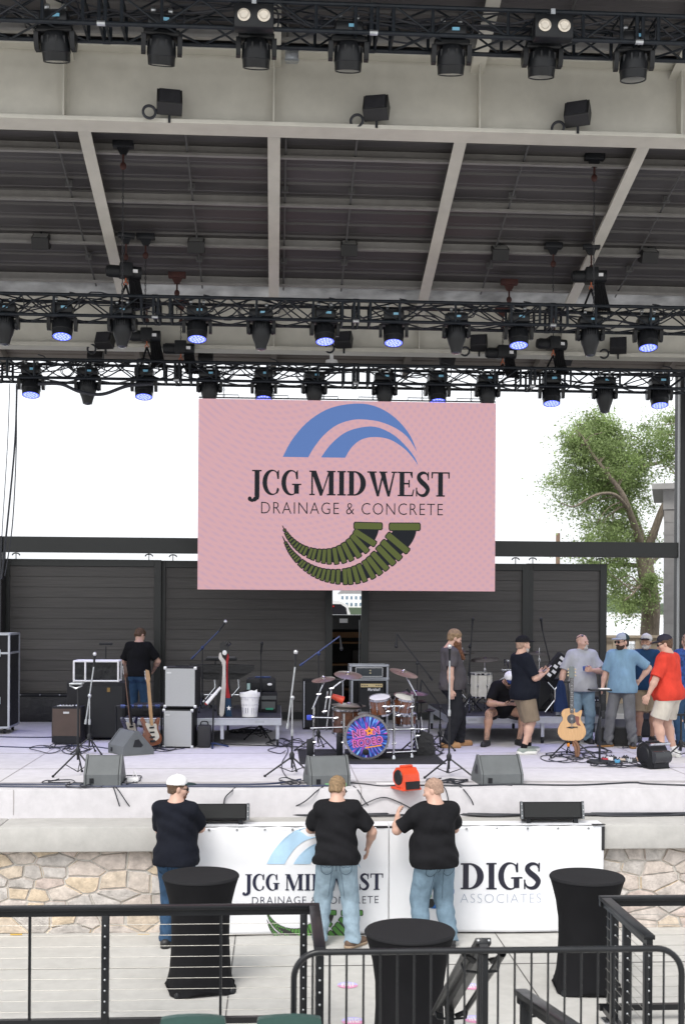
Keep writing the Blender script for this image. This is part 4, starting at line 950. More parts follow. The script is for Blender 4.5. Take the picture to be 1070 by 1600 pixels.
def text_mb(mb, s, x0, x1, y0, h, z=0, thin=0, shear=0, M=None):
    cu = bpy.data.curves.new('t', 'FONT'); cu.body = s; cu.size = 1; cu.offset = thin; cu.shear = shear; cu.resolution_u = 3; cu.space_character = 1.12
    ob = bpy.data.objects.new('t', cu); me = bpy.data.meshes.new_from_object(ob)
    xs = [v.co.x for v in me.vertices]; ys = [v.co.y for v in me.vertices]; mnx, mxx, mny, mxy = min(xs), max(xs), min(ys), max(ys)
    mb.add([(x0+(v.co.x-mnx)/(mxx-mnx)*(x1-x0), y0+(v.co.y-mny)/(mxy-mny)*h, z) for v in me.vertices], [tuple(p.vertices) for p in me.polygons], M)
    bpy.data.objects.remove(ob); bpy.data.curves.remove(cu); bpy.data.meshes.remove(me); return mb
# logo in photo-crop units (u right, v down) -> metres through a fit function
ARC1 = spl([(305,232),(335,175),(385,115),(450,70),(520,50),(590,48),(650,68),(700,105),(740,155),(763,210)], 4)+spl([(763,210),(735,165),(700,135),(650,112),(600,102),(545,102),(490,120),(445,155),(410,200),(392,232)], 4)[1:]
ARC2 = spl([(435,232),(465,190),(510,150),(560,130),(620,125),(680,150),(725,190),(755,228),(767,255)], 4)+spl([(767,255),(745,225),(715,195),(670,168),(620,160),(575,168),(540,195),(517,232)], 4)[1:]
def pipe(mbd, mbg, cpts, w0, w1, n, fit, z):
    c = spl(cpts, 14); L = [0]
    for i in range(1, len(c)): L.append(L[-1]+math.hypot(c[i][0]-c[i-1][0], c[i][1]-c[i-1][1]))
    tot = L[-1]; f = [q/tot for q in L]; ws = [w0+(w1-w0)*q for q in f]
    mbd.flat([fit(q) for q in ribbon(c, [q*.78 for q in ws])], z)
    s = .05; k = 0
    S_ = []
    while s < .93:
        S_.append(s); W = w0+(w1-w0)*s; s += ((W*.1+1.2)*2+4.4+W*.055)/tot
    S_.append(.995)
    for s in S_:
        i = min(range(len(f)), key=lambda j: abs(f[j]-s)); a, b = c[max(i-1, 0)], c[min(i+1, len(c)-1)]; dx, dy = b[0]-a[0], b[1]-a[1]; nn = math.hypot(dx, dy); dx /= nn; dy /= nn; W = ws[i]; t = W*.1+1.2
        def rr(ext, tt): 
            e = W/2+ext; return [fit((c[i][0]-dy*u*e+dx*v*tt, c[i][1]+dx*u*e+dy*v*tt)) for u, v in ((-1,-.55),(-.93,-1),(.93,-1),(1,-.55),(1,.55),(.93,1),(-.93,1),(-1,.55))]
        mbd.flat(rr(2.6, t+3), z+.0004+.00002*k); mbg.flat(rr(-.6, t), z+.0012+.00002*k); k += 1
U = lambda fit, poly: [fit(q) for q in poly]
def logo(parent, fit, z, mt, Mx, small=False):
    mb = MB(); mb.flat(U(fit, ARC1), z); mb.flat(U(fit, ARC2), z); mb.add([], []); o = MB(); o.add(mb.v, mb.f, Mx); o.build('logo_arches', mt[0], parent)
    md, mg = MB(), MB()
    pipe(md, mg, [(305,465),(330,508),(372,545),(430,566),(490,566),(545,542),(581,510),(595,482),(597,462)], 3, 96, 18, fit, z)
    pipe(md, mg, [(305,500),(335,555),(385,603),(450,632),(530,636),(600,612),(662,560),(705,512),(720,484),(722,462)], 3, 106, 18, fit, z)
    o = MB(); o.add(md.v, md.f, Mx); o.build('logo_pipe_body', mt[2], parent); o = MB(); o.add(mg.v, mg.f, Mx); o.build('logo_pipe_ribs', mt[3], parent)
    mb = MB(); a, b = fit((186, 361)), fit((876, 277)); serif(mb, 'JCG MIDWEST', fit((196, 0))[0], b[0], a[1], b[1]-a[1], z)
    o = MB(); o.add(mb.v, mb.f, Mx); o.build('logo_title', mt[1], parent)
    mb = MB(); a, b = fit((233, 425)), fit((853, 385)); text_mb(mb, 'DRAINAGE & CONCRETE', a[0], b[0], a[1], b[1]-a[1], z, -.012)
    o = MB(); o.add(mb.v, mb.f, Mx); o.build('logo_subtitle', mt[1], parent)
kx = SW/(1034-20)
fit_s = lambda q: ((q[0]-527)*kx, SH-(q[1]-38)*kx)
logo(ls, fit_s, .0, (emi('led_blue', (.105,.185,.42), 1.0), emi('led_black', (.018,.020,.024)), emi('led_black', (.018,.020,.024)), emi('led_green', (.088,.105,.036), 1.1)), T(0, .0195, 0) @ XZ)
# loose ropes and cables hanging at the far left
for i, (ps, r) in enumerate((([(27, 603), (24, 690), (14, 800), (3, 905)], .016), ([(16, 600), (12, 700), (4, 830), (1, 905)], .007), ([(26, 600), (26, 700), (20, 820), (8, 900)], .01))):
    o = MB().tube(smooth_path([at(px, py, 19.4) for px, py in ps], 6), r, 6).build('hanging_rope', RUBBER); tag(o, ['thick black cable hanging down at the far left edge under the back truss', 'thin dark line hanging at the very left edge under the back truss', 'black rope hanging beside the thick cable at the left'][i], 'rope')
o = MB().tube(smooth_path([at(px, py, 19.7) for px, py in ((60, 600), (95, 600), (125, 612), (160, 616), (200, 603), (240, 600))], 6), .03, 6).build('drooping_cable', RUBBER); tag(o, 'black cable bundle sagging below the back truss at the left', 'cable')
# ================================================================ things on the stage
def S(px, py, z=SZ): return onz(px, py, z)
GRILL = mat('grille_black', (.02,.021,.022), .8, bump=.5, bscale=400)
SILV = mat('silver_grille', (.37,.38,.39), .65, var=.1, scale=90, bump=.2, bscale=300)
TOLEX = mat('tolex_black', (.014,.014,.016), .6, spec=.25, bump=.35, bscale=220)
CORN = mat('corner_metal', (.6,.61,.63), .3, .9)
LAB = mat('paper_white', (.8,.8,.8), .6)
def wedge(px, py, rz, lab, wd=.46, flip=False):
    l = S(px, py); l.y += .2
    t = thing('monitor_wedge', lab, 'stage monitor', l, rz, 'grey floor monitors')
    YZc = T(0, -.2, 0)
    prof = [(0, 0), (0, .13), (.17, .335), (.22, .34), (.46, .07), (.46, 0)]
    MB().prism(prof, -wd/2+.02, wd/2-.02, YZc @ YZ).build('cabinet', GREYAMP, t, bevel=.008)
    for s in (-1, 1):
        c = MB().prism([(-.006, -.0), (-.006, .135), (.168, .345), (.224, .35), (.47, .075), (.47, 0)], s*wd/2-.012, s*wd/2+.012, YZc @ YZ).build('side_cheek', GREYAMP, t, bevel=.006)
        MB().prism([(.14, .12), (.17, .22), (.23, .23), (.30, .14), (.27, .11)], s*wd/2-.0135, s*wd/2+.0135, YZc @ YZ).build('handle_recess', BLACK, c)
    MB().prism([(.235, .328), (.45, .092), (.456, .1), (.24, .337)], -wd/2+.03, wd/2-.03, YZc @ YZ).build('grille', GRILL, t)
    MB().box((-wd*.3, -.204, .06), (.05, .01, .06)).build('socket_plate', BLACK, t)
    return t
wedge(160, 1228, 0, 'small grey floor monitor seen square from behind, left stage edge', .41)
wedge(199, 1180, -58, 'grey floor monitor turned sideways, beside the two guitars on the left', .5)
wedge(512, 1229, 8, 'grey floor monitor directly in front of the painted bass drum', .47)
wedge(782, 1227, 5, 'grey floor monitor alone at the stage edge, right of the middle microphone', .50)
def tripod(mb, r=.3, h=.26, a0=20, z0=0):
    for k in range(3):
        a = R(a0+120*k); mb.tube([(0, 0, z0+h), (r*math.cos(a), r*math.sin(a), z0+.015)], .011, 6); mb.ball((r*math.cos(a), r*math.sin(a), z0+.015), .018, 6)
        mb.tube([(0, 0, z0+.05), (r*.5*math.cos(a), r*.5*math.sin(a), z0+h*.5)], .006, 5)
    mb.lathe([(.02, -.04), (.03, -.03), (.034, .03), (.016, .06)], 12, T(0, 0, z0+h))
def mic(t, p, d, ball=WHITE, body=None, big=False):
    d = Vector(d).normalized(); p = Vector(p); m = MB(); L = .17
    m.tube([p, p+d*L], [.012, .019], 10); o = m.build('microphone', body or BLACK, t)
    MB().ball(p+d*(L+.018), (.028, .028, .031) if not big else (.033, .033, .045), 9).build('grille_ball', ball, o)
def mstand(loc, lab, h, boom=None, micd=None, base='tripod', a0=20, r=.3, ball=CORN, polem=None, tilt=None, grp='microphone stands', boomm=None):
    t = thing('microphone_stand', lab, 'microphone stand', loc, 0, grp); b = MB()
    if base == 'tripod': tripod(b, r, .24, a0)
    else: b.lathe([(.02, .04), (.14, .03), (.15, .01), (.15, 0)], 24)
    b.build('base', BLACK, t); MB().tube([(0, 0, .1), (0, 0, h*.55)], .0125, 8).build('lower_pole', BLACK, t)
    p = MB().tube([(0, 0, h*.5), (0, 0, h)], .0095, 8); p.lathe([(.018, -.04), (.02, 0), (.018, .04)], 10, T(0, 0, h*.55)); p.build('upper_pole', polem or BLACK, t)
    if boom:
        a, c = Vector(boom[0]), Vector(boom[1]); bb = MB().tube([a, c], .0105, 8); bb.ball((0, 0, h), (.028, .028, .032), 8); bb.cyl(a, a+(a-c).normalized()*.07, .018, n=10); bb.build('boom_arm', boomm or BLACK, t)
        if micd: mic(t, c, micd, ball)
    elif micd: mic(t, (0, 0, h), micd, ball)
    return t
BLUEB = mat('boom_blue_sheen', (.03,.05,.14), .3, .4)
def px2(loc, px, py, dy=0):    # local offset that puts a point at a photo pixel, at the stand's own distance
    q = at(px, py, loc.y+dy); return (q.x-loc.x, dy, q.z-loc.z)
l = S(456, 1212); mstand(l, 'microphone stand with a silver ball microphone, left of the drum kit', px2(l, 458, 1090)[2], (px2(l, 450, 1130), px2(l, 461, 1042)), px2(l, 462, 1020) and (.04, -.05, 1), a0=200, r=.36, polem=STEEL, boomm=STEEL)
l = S(140, 1178); mstand(l, 'microphone stand with a silver ball microphone, before the covered box at left', px2(l, 141, 1087)[2], (px2(l, 135, 1124), px2(l, 147, 1042)), (.08, -.05, 1), a0=80, r=.26, polem=STEEL, boomm=STEEL)
l = S(701, 1214); mstand(l, 'tall straight microphone stand in front of the bearded man', px2(l, 699, 1032)[2], None, (-.05, -.3, 1), a0=205, r=.36, polem=STEEL)
l = S(407, 1156); mstand(l, 'thin black microphone stand in front of the white slotted basket', px2(l, 407, 1022)[2], None, (.08, -.4, 1), a0=190, r=.26, ball=BLACK)
RZT = SZ+.44
l = onz(316, 1112, RZT); mstand(l, 'boom microphone stand with blue glints over the keyboards', px2(l, 316, 1012)[2], (px2(l, 304, 1025), px2(l, 342, 986)), (.35, 0, .5), r=.22, boomm=BLUEB)
l = S(497, 1172); mstand(l, 'boom microphone stand reaching over the left side of the drum kit', px2(l, 497, 1021)[2], (px2(l, 474, 1036), px2(l, 531, 994)), (.12, 0, -1), a0=195, r=.36, ball=BLACK, boomm=BLUEB)
l = S(651, 1176); mstand(l, 'boom microphone stand reaching over the right side of the drum kit', px2(l, 651, 1036)[2], (px2(l, 671, 1057), px2(l, 620, 990)), (-.05, 0, -1), a0=215, r=.38, ball=BLACK)
l = S(687, 1172); mstand(l, 'low boom microphone stand beside the boots of the bearded man', px2(l, 688, 1105)[2], (px2(l, 699, 1119), px2(l, 658, 1062)), (-.1, 0, -1), a0=200, r=.26, ball=BLACK)
l = onz(733, 1112, RZT); mstand(l, 'tall black microphone stand beside the white floor tom', px2(l, 733, 1010)[2], (px2(l, 732, 1050), px2(l, 737, 985)), (.05, -.1, 1), r=.22, ball=BLACK)
l = onz(860, 1112, RZT); mstand(l, 'tall black microphone stand behind the man in the black cap', px2(l, 860, 1040)[2], (px2(l, 861, 1045), px2(l, 847, 985)), (-.1, -.1, .6), r=.22, ball=BLACK)
l = S(165, 1150); t = mstand(l, 'black stand topped by a short crossbar behind the covered box', px2(l, 165, 1010)[2], None, None, r=.22, grp=None); MB().box((0, 0, px2(l, 165, 1006)[2]), (.22, .03, .04), bev=.008).build('crossbar', BLACK, t)
# tray stand at the left, tablet stand at the right
l = S(122, 1212); t = thing('tripod_stand', 'black tripod stand with a small tray, left of the nearest grey monitor', 'stand', l); b = MB(); tripod(b, .32, .3, 210); b.build('base', BLACK, t); h = px2(l, 121, 1068)[2]
MB().tube([(0, 0, .2), (0, 0, h)], .014, 8).build('pole', BLACK, t); m = MB().box((-.02, 0, h), (.16, .18, .02), bev=.006); m.tube([(-.1, -.05, h-.02), (-.02, -.05, h-.06), (.06, -.05, h-.02)], .012, 6); m.build('tray', STEEL, t)
l = S(936, 1192); t = thing('tablet_stand', 'black round-based stand with a flat tray and clamps, right of the acoustic guitar', 'stand', l); MB().lathe([(.02, .05), (.17, .03), (.18, .0)], 24).build('base', BLACK, t); h = px2(l, 936, 1078)[2]
MB().tube([(0, 0, 0), (0, 0, px2(l, 936, 1055)[2])], .016, 8).build('pole', BLACK, t); m = MB().box((0, 0, h), (.3, .16, .025), bev=.006); m.build('tray', BLACK, t)
for q in ((.035, -.02, -.12, .06, .12), (-.035, -.02, -.2, .05, .06), (.035, -.02, -.33, .05, .08)): MB().box((q[0], q[1], h+q[2]), (q[3], .05, q[4])).build('clamp', BLACK, t)
MB().box((.05, -.02, h+.02), (.14, .1, .012)).build('tablet', LAB, t)
l = S(1063, 1184); t = thing('tripod_stand', 'black tripod stand at the right edge beside the man in white shorts', 'stand', l); b = MB(); tripod(b, .28, .2, 200); b.build('base', BLACK, t); MB().tube([(0, 0, .1), (0, 0, .62)], .015, 8).box((.05, 0, .62), (.2, .05, .03)).build('pole', BLACK, t)
# flight case at the far left
def case(name, lab, cat, loc, rz, W, D, H, casters=True, mid=None, body=TOLEX, grp=None):
    t = thing(name, lab, cat, loc, rz, grp); z0 = .11 if casters else 0
    MB().box((0, D/2, z0+(H-z0)/2), (W, D, H-z0)).build('body', body, t); mb = MB(); e = .022
    for x in (-W/2, W/2):
        for y in (0, D): mb.box((x, y, z0+(H-z0)/2), (e*1.5, e*1.5, H-z0))
    for z in [z0, H]+([mid] if mid else []):
        for y in (0, D): mb.box((0, y, z), (W, e*1.6, e*1.5))
        for x in (-W/2, W/2): mb.box((x, D/2, z), (e*1.6, D, e*1.5))
    for x in (-W/2, W/2):
        for z in (z0, H): mb.ball((x, 0, z), .03, 8)
    mb.build('edge_trim', ALU, t)
    mb = MB()
    if mid:
        for z in (mid, z0+.45):
            for x in (-W*.28, W*.28): mb.box((x, -.008, z), (.1, .02, .12), bev=.006)
        mb.build('latch', ALU, t)
    if casters:
        for x in (-W/2+.08, W/2-.08):
            for y in (.08, D-.08): MB().box((x, y, .095), (.08, .08, .03)).lathe([(.02, -.02), (.045, -.018), (.045, .018), (.02, .02)], 14, T(x, y, .045) @ RY(90)).build('caster', BLACK, t)
    return t
l = S(14, 1147); case('flight_case', 'tall black flight case with aluminium edges at the left edge of stage', 'flight case', (l.x-.42, l.y, SZ), 0, .84, .75, at(10, 991, l.y).z-SZ, True, 1.35)
l = S(150, 1157)
t = thing('bass_cabinet', 'big scuffed black speaker cabinet carrying the covered box at left', 'amplifier', (l.x, l.y, SZ)); Wc, Hc = .92, at(150, 1066, l.y).z-SZ
MB().box((0, .25, Hc/2+.02), (Wc, .5, Hc-.04), bev=.012).build('cabinet', TOLEX, t); MB().box((.14, -.004, Hc/2), (Wc-.36, .012, Hc-.12)).build('grille', GRILL, t); MB().box((.2, -.014, Hc-.12), (.05, .01, .07)).build('badge', mat('brass_dull', (.2,.13,.05), .4, .7), t)
for x in (-.38, .38): MB().box((x, .1, .012), (.06, .3, .024)).build('foot', RUBBER, t)
t = thing('covered_box', 'white pipe frame box draped in shiny black plastic on the big cabinet', 'cover', (l.x-.01, l.y+.06, SZ+Hc)); Wb, Hb, Db = .70, .33, .34
mb = MB()
for x in (-Wb/2, -.17, Wb/2):
    for y in (0, Db):
        if x == -.17 and y: continue
        mb.cyl((x, y, 0), (x, y, Hb), .016, n=8)
for z in (.016, Hb):
    for y in (0, Db): mb.cyl((-Wb/2, y, z), (Wb/2, y, z), .016, n=8)
    for x in (-Wb/2, Wb/2): mb.cyl((x, 0, z), (x, Db, z), .016, n=8)
mb.build('pipe_frame', WHITE, t); MB().box((0, Db/2+.01, Hb/2), (Wb-.03, Db-.03, Hb-.01)).build('cover', mat('shiny_plastic_black', (.010,.011,.013), .28, spec=.3, bump=1.0, bscale=7), t)
l = S(104, 1163); t = thing('combo_amplifier', 'brown fronted guitar combo amplifier left of the big black cabinet', 'amplifier', (l.x, l.y, SZ), -4)
MB().box((0, .13, .30), (.46, .26, .56), bev=.012).build('cabinet', TOLEX, t); MB().box((0, -.004, .335), (.43, .012, .43)).build('grille', mat('brown_grille', (.085,.06,.05), .8, bump=.4, bscale=300), t); MB().box((0, -.012, .49), (.09, .012, .03)).build('badge', CORN, t)
m = MB(); [m.ball((.05*i-.12, .1, .59), .016, 6) for i in range(6)]; m.box((-.05, .12, .585), (.24, .06, .012)); m.build('controls', CORN, t); MB().box((0, -.004, .07), (.40, .02, .12)).build('lower_panel', BLACK, t)
# black draped cases along the back wall
l = S(63, 1128); t = thing('draped_case', 'low black cloth covered case with studs along the back wall at left', 'case', (l.x, l.y, SZ), 0)
MB().box((0, .2, .24), (1.02, .4, .48), bev=.03).build('cover', mat('black_drape', (.016,.016,.019), .5, bump=1, bscale=9), t); m = MB().box((0, .19, .50), (1.04, .42, .05), bev=.01); m.build('lid', BLACK, t)
m = MB(); [m.ball((-.36+.36*i, -.02, .5), .014, 6) for i in range(3)]; m.build('stud', CORN, t)
# risers
def riser(px0, py, W, lab):
    a = S(px0, py); t = thing('stage_riser', lab, 'platform', (a.x, a.y, SZ), 0, 'aluminium stage risers'); H = .44; D = 2.4
    MB().box((W/2, D/2, H-.012), (W-.02, D-.02, .024)).build('deck', mat('riser_top', (.022,.022,.03), .5, bump=.2), t)
    m = MB()
    for y in (.02, D-.02): m.box((W/2, y, H-.065), (W, .04, .11))
    for x in (.02, W-.02): m.box((x, D/2, H-.065), (.04, D-.08, .108))
    m.box((W/2, .012, H-.018), (W, .06, .012)); m.build('frame', ALU, t, bevel=.004)
    for x in (.06, W*.62, W-.06):
        for y in (.07, D-.07):
            lg = MB().box((x, y, (H-.12)/2+.05), (.05, .05, H-.22)).build('leg', ALU, t); MB().lathe([(.02, -.02), (.05, -.018), (.05, .018), (.02, .02)], 14, T(x, y, .05) @ RY(90)).build('caster', BLACK, lg)
    for x in (W*.16, W*.55, W*.86): MB().box((x, -.002, H-.065), (.14, .006, .035)).build('maker_plate', mat('plate_grey', (.35,.37,.4), .5), t)
    return a
ra = riser(194, 1166, 2.40, 'low aluminium edged stage riser under the keyboards at left'); rb = riser(699, 1162, 2.46, 'low aluminium edged stage riser under the white drum kit at right')
def Rz(px, py): return onz(px, py, RZT)
# silver faced amplifier stack
def silver(loc, W, H, lab, rz):
    t = thing('guitar_cabinet', lab, 'amplifier', loc, rz); MB().box((0, .15, H/2), (W, .3, H), bev=.015).build('cabinet', TOLEX, t); MB().box((0, -.004, H/2), (W-.05, .012, H-.05)).build('grille', SILV, t)
    m = MB()
    for x in (-W/2+.02, W/2-.02):
        for z in (.02, H-.02): m.box((x, .012, z), (.05, .05, .05), bev=.012)
    m.build('corner_protector', CORN, t); MB().box((-W*.34, -.012, H-.09), (.07, .01, .025)).build('badge', CORN, t); MB().box((0, .15, H+.012), (.2, .04, .02)).build('handle', BLACK, t); return t
l = S(278, 1169); h1 = at(278, 1108, l.y).z-SZ; h2 = at(281, 1041, l.y).z-SZ-h1-.03
silver((l.x, l.y, SZ), .47, h1, 'silver fronted guitar cabinet on the floor, the lower one of the stack', -8); silver((l.x+.03, l.y, SZ+h1+.02), .50, h2, 'silver fronted guitar cabinet stacked on top of another', -8)
l = S(316, 1170); t = thing('gear_bag', 'soft black gear bag standing beside the silver cabinets', 'bag', (l.x+.02, l.y+.1, SZ)); MB().box((0, .1, .17), (.2, .2, .34), bev=.03).build('body', mat('nylon_black', (.018,.018,.021), .7, bump=.5, bscale=30), t); MB().tube(smooth_path([(-.06, .1, .34), (-.04, .1, .39), (.04, .1, .39), (.06, .1, .34)], 4), .01, 6).build('handle', BLACK, t)
# keyboards
KEYC = mat('keyboard_cover', (.012,.012,.013), .4, bump=.4, bscale=18)
l = Rz(343, 1110); t = thing('keyboard_stand', 'chrome legged stand carrying two keyboards on the left riser', 'stand', (l.x, l.y+.5, RZT)); zk = at(343, 1050, l.y+.5).z-RZT
m = MB()
for x in (-.2, .2):
    m.tube([(x-.16, .1, .02), (x+.1, .1, zk*.55), (x+.08, .1, zk)], .016, 8); m.tube([(x, -.2, .02), (x, .4, .02)], .014, 8)
m.tube([(-.3, .1, zk*.35), (.3, .1, zk*.35)], .012, 8); m.build('frame', CHROME, t)
t2 = thing('keyboard', 'long keyboard under a black cover on the chrome legged stand', 'keyboard', (l.x, l.y+.4, RZT+zk)); MB().prism([(-.56, 0), (.45, -.02), (.56, .05), (.56, .11), (.2, .125), (-.5, .125), (-.57, .08)], -.3, 0, XZ).build('cover', KEYC, t2, bevel=.02)
MB().prism([(-.54, 0), (.52, 0), (.3, -.13), (-.25, -.14)], -.2, -.06, T(0,0,.01) @ XZ).build('hanging_cloth', KEYC, t2)
t3 = thing('keyboard', 'thin small keyboard raised above the covered keyboard', 'keyboard', (l.x, l.y+.6, RZT+zk+.2)); m = MB().box((0, 0, .02), (.52, .2, .05), bev=.01); m.build('body', BLACK, t3); MB().box((0, -.05, .05), (.46, .09, .012)).build('keys', mat('keys_grey', (.12,.12,.13), .4), t3); MB().tube([(-.1, 0, 0), (-.1, 0, -.08)], .012).tube([(.1, 0, 0), (.1, 0, -.08)], .012).build('support', BLACK, t3)
# slim gig bag with the flag coloured scarf
l = Rz(350, 1119); gz = at(350, 1006, l.y+.1).z-RZT; t = thing('gig_bag', 'slim black gig bag standing upright on the left riser, wearing a scarf', 'bag', (l.x, l.y+.12, RZT))
MB().prism(spl([(-.11, 0), (-.12, .3), (-.075, .6), (-.06, .8), (-.07, gz), (.055, gz), (.06, .8), (.07, .6), (.11, .3), (.1, 0)], 3), -.1, 0, XZ).build('body', KEYC, t, bevel=.02)
m = MB().ball((.0, -.005, gz-.14), (.035, .008, .04), 8); m.build('patch', LAB, t); MB().tube([(.02, -.04, gz-.02), (.06, -.03, gz+.04), (.1, -.02, gz), (.06, -.05, gz-.03)], .012, 6).build('strap', BLACK, t)
t = thing('scarf', 'red, white and navy knitted scarf with white star on the gig bag', 'scarf', (l.x, l.y, RZT))
t.scale = (.82, .9, 1); SW_, SR, SN = cloth('knit_white', (.66,.63,.6), bump=.8, bscale=120), cloth('knit_red', (.36,.035,.04), bump=.8, bscale=120), cloth('knit_navy', (.03,.06,.11), bump=.8, bscale=120)
zc = gz-.26
MB().prism(spl([(-.09, zc+.12), (-.10, zc+.04), (-.03, zc-.08), (-.05, .4), (-.085, .04), (.0, .03), (.03, .4), (.045, zc-.06), (-.035, zc+.06), (-.06, zc+.13)], 3), -.035, .0, T(0, -.05, 0) @ XZ).build('white_tail', SW_, t, bevel=.008)
MB().prism(spl([(.075, zc+.12), (.09, zc+.05), (.07, zc-.06), (.075, .5), (.12, .28), (.04, .28), (.035, .5), (.03, zc-.04), (.055, zc+.08)], 3), -.04, -.005, T(0, -.055, 0) @ XZ).build('red_tail', SR, t, bevel=.008)
nv = MB().prism([(.035, .285), (.125, .285), (.155, -.03), (.04, -.03)], -.03, .004, T(0, -.06, 0) @ XZ).build('navy_end', SN, t, bevel=.008)
st5 = [(.095+.045*(1 if k % 2 == 0 else .42)*math.sin(k*math.pi/5), .13+.045*(1 if k % 2 == 0 else .42)*math.cos(k*math.pi/5)) for k in range(10)]
MB().prism(st5, .0, .004, T(0, -.066, 0) @ XZ).build('star', LAB, nv)
# stand with a white rolled sheet
l = S(333, 1168); t = thing('sheet_stand', 'black flat footed stand holding a slanted white roll beside the silver cabinets', 'stand', l); h = px2(l, 333, 1095)[2]; m = MB()
for a in (10, 170, 270): m.tube([(0, 0, .07), (.24*math.cos(R(a)), .2*math.sin(R(a)), .012)], .013, 6)
m.build('base', BLUEB, t); MB().tube([(0, 0, .04), (0, 0, h)], .013, 8).build('pole', BLACK, t); a, b = px2(l, 323, 1099), px2(l, 345, 1074); MB().cyl(a, b, .03, .02, 14).build('roll', LAB, t); MB().ball(a, (.03, .03, .028), 8).build('end_band', mat('band_red', (.4,.05,.05), .5), t)
# white slotted basket
l = Rz(390, 1121); t = thing('plastic_basket', 'round white slotted plastic laundry basket holding white sheets, on the left riser edge', 'basket', (l.x, l.y+.16, RZT)); Hh = .37
m = MB(); n = 72
rings = [(.0, .118), (.03, .12), (.045, .121), (.145, .129), (.155, .13), (.17, .131), (.20, .1335), (.255, .138), (.265, .139), (.305, .142), (.31, .155), (.33, .158), (Hh, .156), (Hh, .148), (.31, .136)]
vs = []; fs = []
for z, r in rings: vs += [(r*math.cos(2*math.pi*j/n), r*math.sin(2*math.pi*j/n), z) for j in range(n)]
for i in range(len(rings)-1):
    for j in range(n):
        z = rings[i][0]
        if i in (2, 4, 7, 8) and i != 4 and j % 3 == 0 and (j//3) % 9 != 0: continue
        if i == 5 and j % 4 == 1: continue
        fs.append((i*n+j, i*n+(j+1) % n, (i+1)*n+(j+1) % n, (i+1)*n+j))
m.add(vs, fs, None, True); m.add([(.118*math.cos(2*math.pi*j/n), .118*math.sin(2*math.pi*j/n), .002) for j in range(n)], [tuple(range(n))]); m.build('tub', WHITE, t)
m = MB(); m.prism([(-.1, 0), (.02, .04), (.11, .02), (.1, -.12), (-.1, -.12)], -.02, .01, T(0, -.02, Hh-.0) @ RX(-10) @ XZ); m.prism([(-.02, -.03), (.12, .05), (.13, -.08)], -.01, .0, T(-.01, .04, Hh) @ XZ); m.build('paper_sheets', LAB, t)
l = Rz(403, 1118); t = thing('amplifier_box', 'boxy black equipment rack on the left riser under the ribbed black case', 'equipment', (l.x+.02, l.y+.55, RZT)); zz = at(403, 1081, l.y+.55).z-RZT
MB().box((0, .2, zz/2), (.56, .4, zz), bev=.02).build('body', TOLEX, t); m = MB(); m.box((.12, -.01, zz*.72), (.3, .012, .06)); m.box((.14, -.01, zz*.35), (.22, .012, .12)); m.build('panel', mat('panel_grey', (.07,.075,.075), .4), t); MB().box((.16, -.014, .06), (.12, .02, .03), RZ(0)).build('green_strap', mat('green_strap', (.03,.25,.15), .6), t)
t = thing('rugged_case', 'black ribbed plastic case with a white mark on top of the equipment rack', 'case', (l.x+.04, l.y+.58, RZT+zz)); zz2 = at(403, 1060, l.y+.58).z-RZT-zz
MB().box((0, .18, zz2/2), (.47, .36, zz2), bev=.03).build('body', PLAST, t); MB().box((0, .18, zz2*.68), (.48, .37, .02)).build('seam', BLACK, t); MB().ball((.14, -.006, zz2*.55), (.04, .008, .022), 8).build('mark', LAB, t); MB().box((-.2, -.008, zz2*.4), (.05, .02, .1)).build('latch', mat('latch_teal', (.35,.5,.47), .4), t); MB().box((.03, .1, zz2+.015), (.25, .05, .03), bev=.01).build('handle', BLUEB, t)
# electric guitars and their rack
def eguitar(loc, rz, lab, bodym, neckm, bass=False, lean=9):
    t = thing('electric_guitar', lab, 'guitar', loc, rz); M = RX(-lean); k = 1.12 if bass else 1.0
    out = spl([(0, 0), (.13, .03), (.165, .12), (.12, .22), (.13, .31), (.16, .40), (.12, .41), (.07, .34), (.0, .33), (-.07, .34), (-.13, .43), (-.165, .40), (-.13, .30), (-.12, .22), (-.165, .12), (-.13, .03), (0, 0)], 4)[:-1]
    MB().prism(out, 0, .042, M @ XZ).build('body', bodym, t, bevel=.012)
    MB().prism(spl([(.03, .06), (.12, .12), (.09, .24), (.08, .32), (-.03, .33), (-.1, .34), (-.06, .22), (.0, .14)], 4), .0425, .045, M @ XZ).build('pickguard', mat('pickguard_cream', (.5,.47,.4), .4), t)
    nk = MB().box((0, -.05, .33+.31*k), (.046, .02, .62*k), M).build('neck', neckm, t); MB().box((0, -.062, .33+.29*k), (.042, .006, .64*k), M).build('fretboard', neckm if not bass else BLACK, nk)
    hd = MB().prism([(-.024, 0), (.024, 0), (.04, .05), (.03, .17), (-.02, .19), (-.04, .06)], .035, .05, M @ T(0, 0, .33+.62*k) @ XZ).build('headstock', neckm, t)
    m = MB(); [m.ball((-.042, -.045, .33+.62*k+.05+.022*i), .009, 6, M) for i in range(6)]; m.build('tuners', CORN, hd)
    m = MB(); [m.box((0, -.047, z), (.08, .01, .025), M) for z in (.13, .2, .27)]; m.box((0, -.048, .07), (.08, .012, .03), M); m.build('pickups', BLACK, t)
MAPLE = mat('maple', (.36,.215,.10), .35, coat=.4, var=.15); SUNB = mat('sunburst', (.15,.045,.016), .25, coat=.5, var=.5, scale=5)
l = S(237, 1172); eguitar((l.x, l.y, SZ+.06), 38, 'sunburst electric guitar with a pale maple neck leaning on the rack', SUNB, MAPLE)
l = S(203, 1169); eguitar((l.x+.02, l.y, SZ+.05), 52, 'dark electric bass leaning on the rack, behind the sideways monitor', mat('dark_blue_lacquer', (.02,.02,.05), .2, coat=.8), WOOD, True)
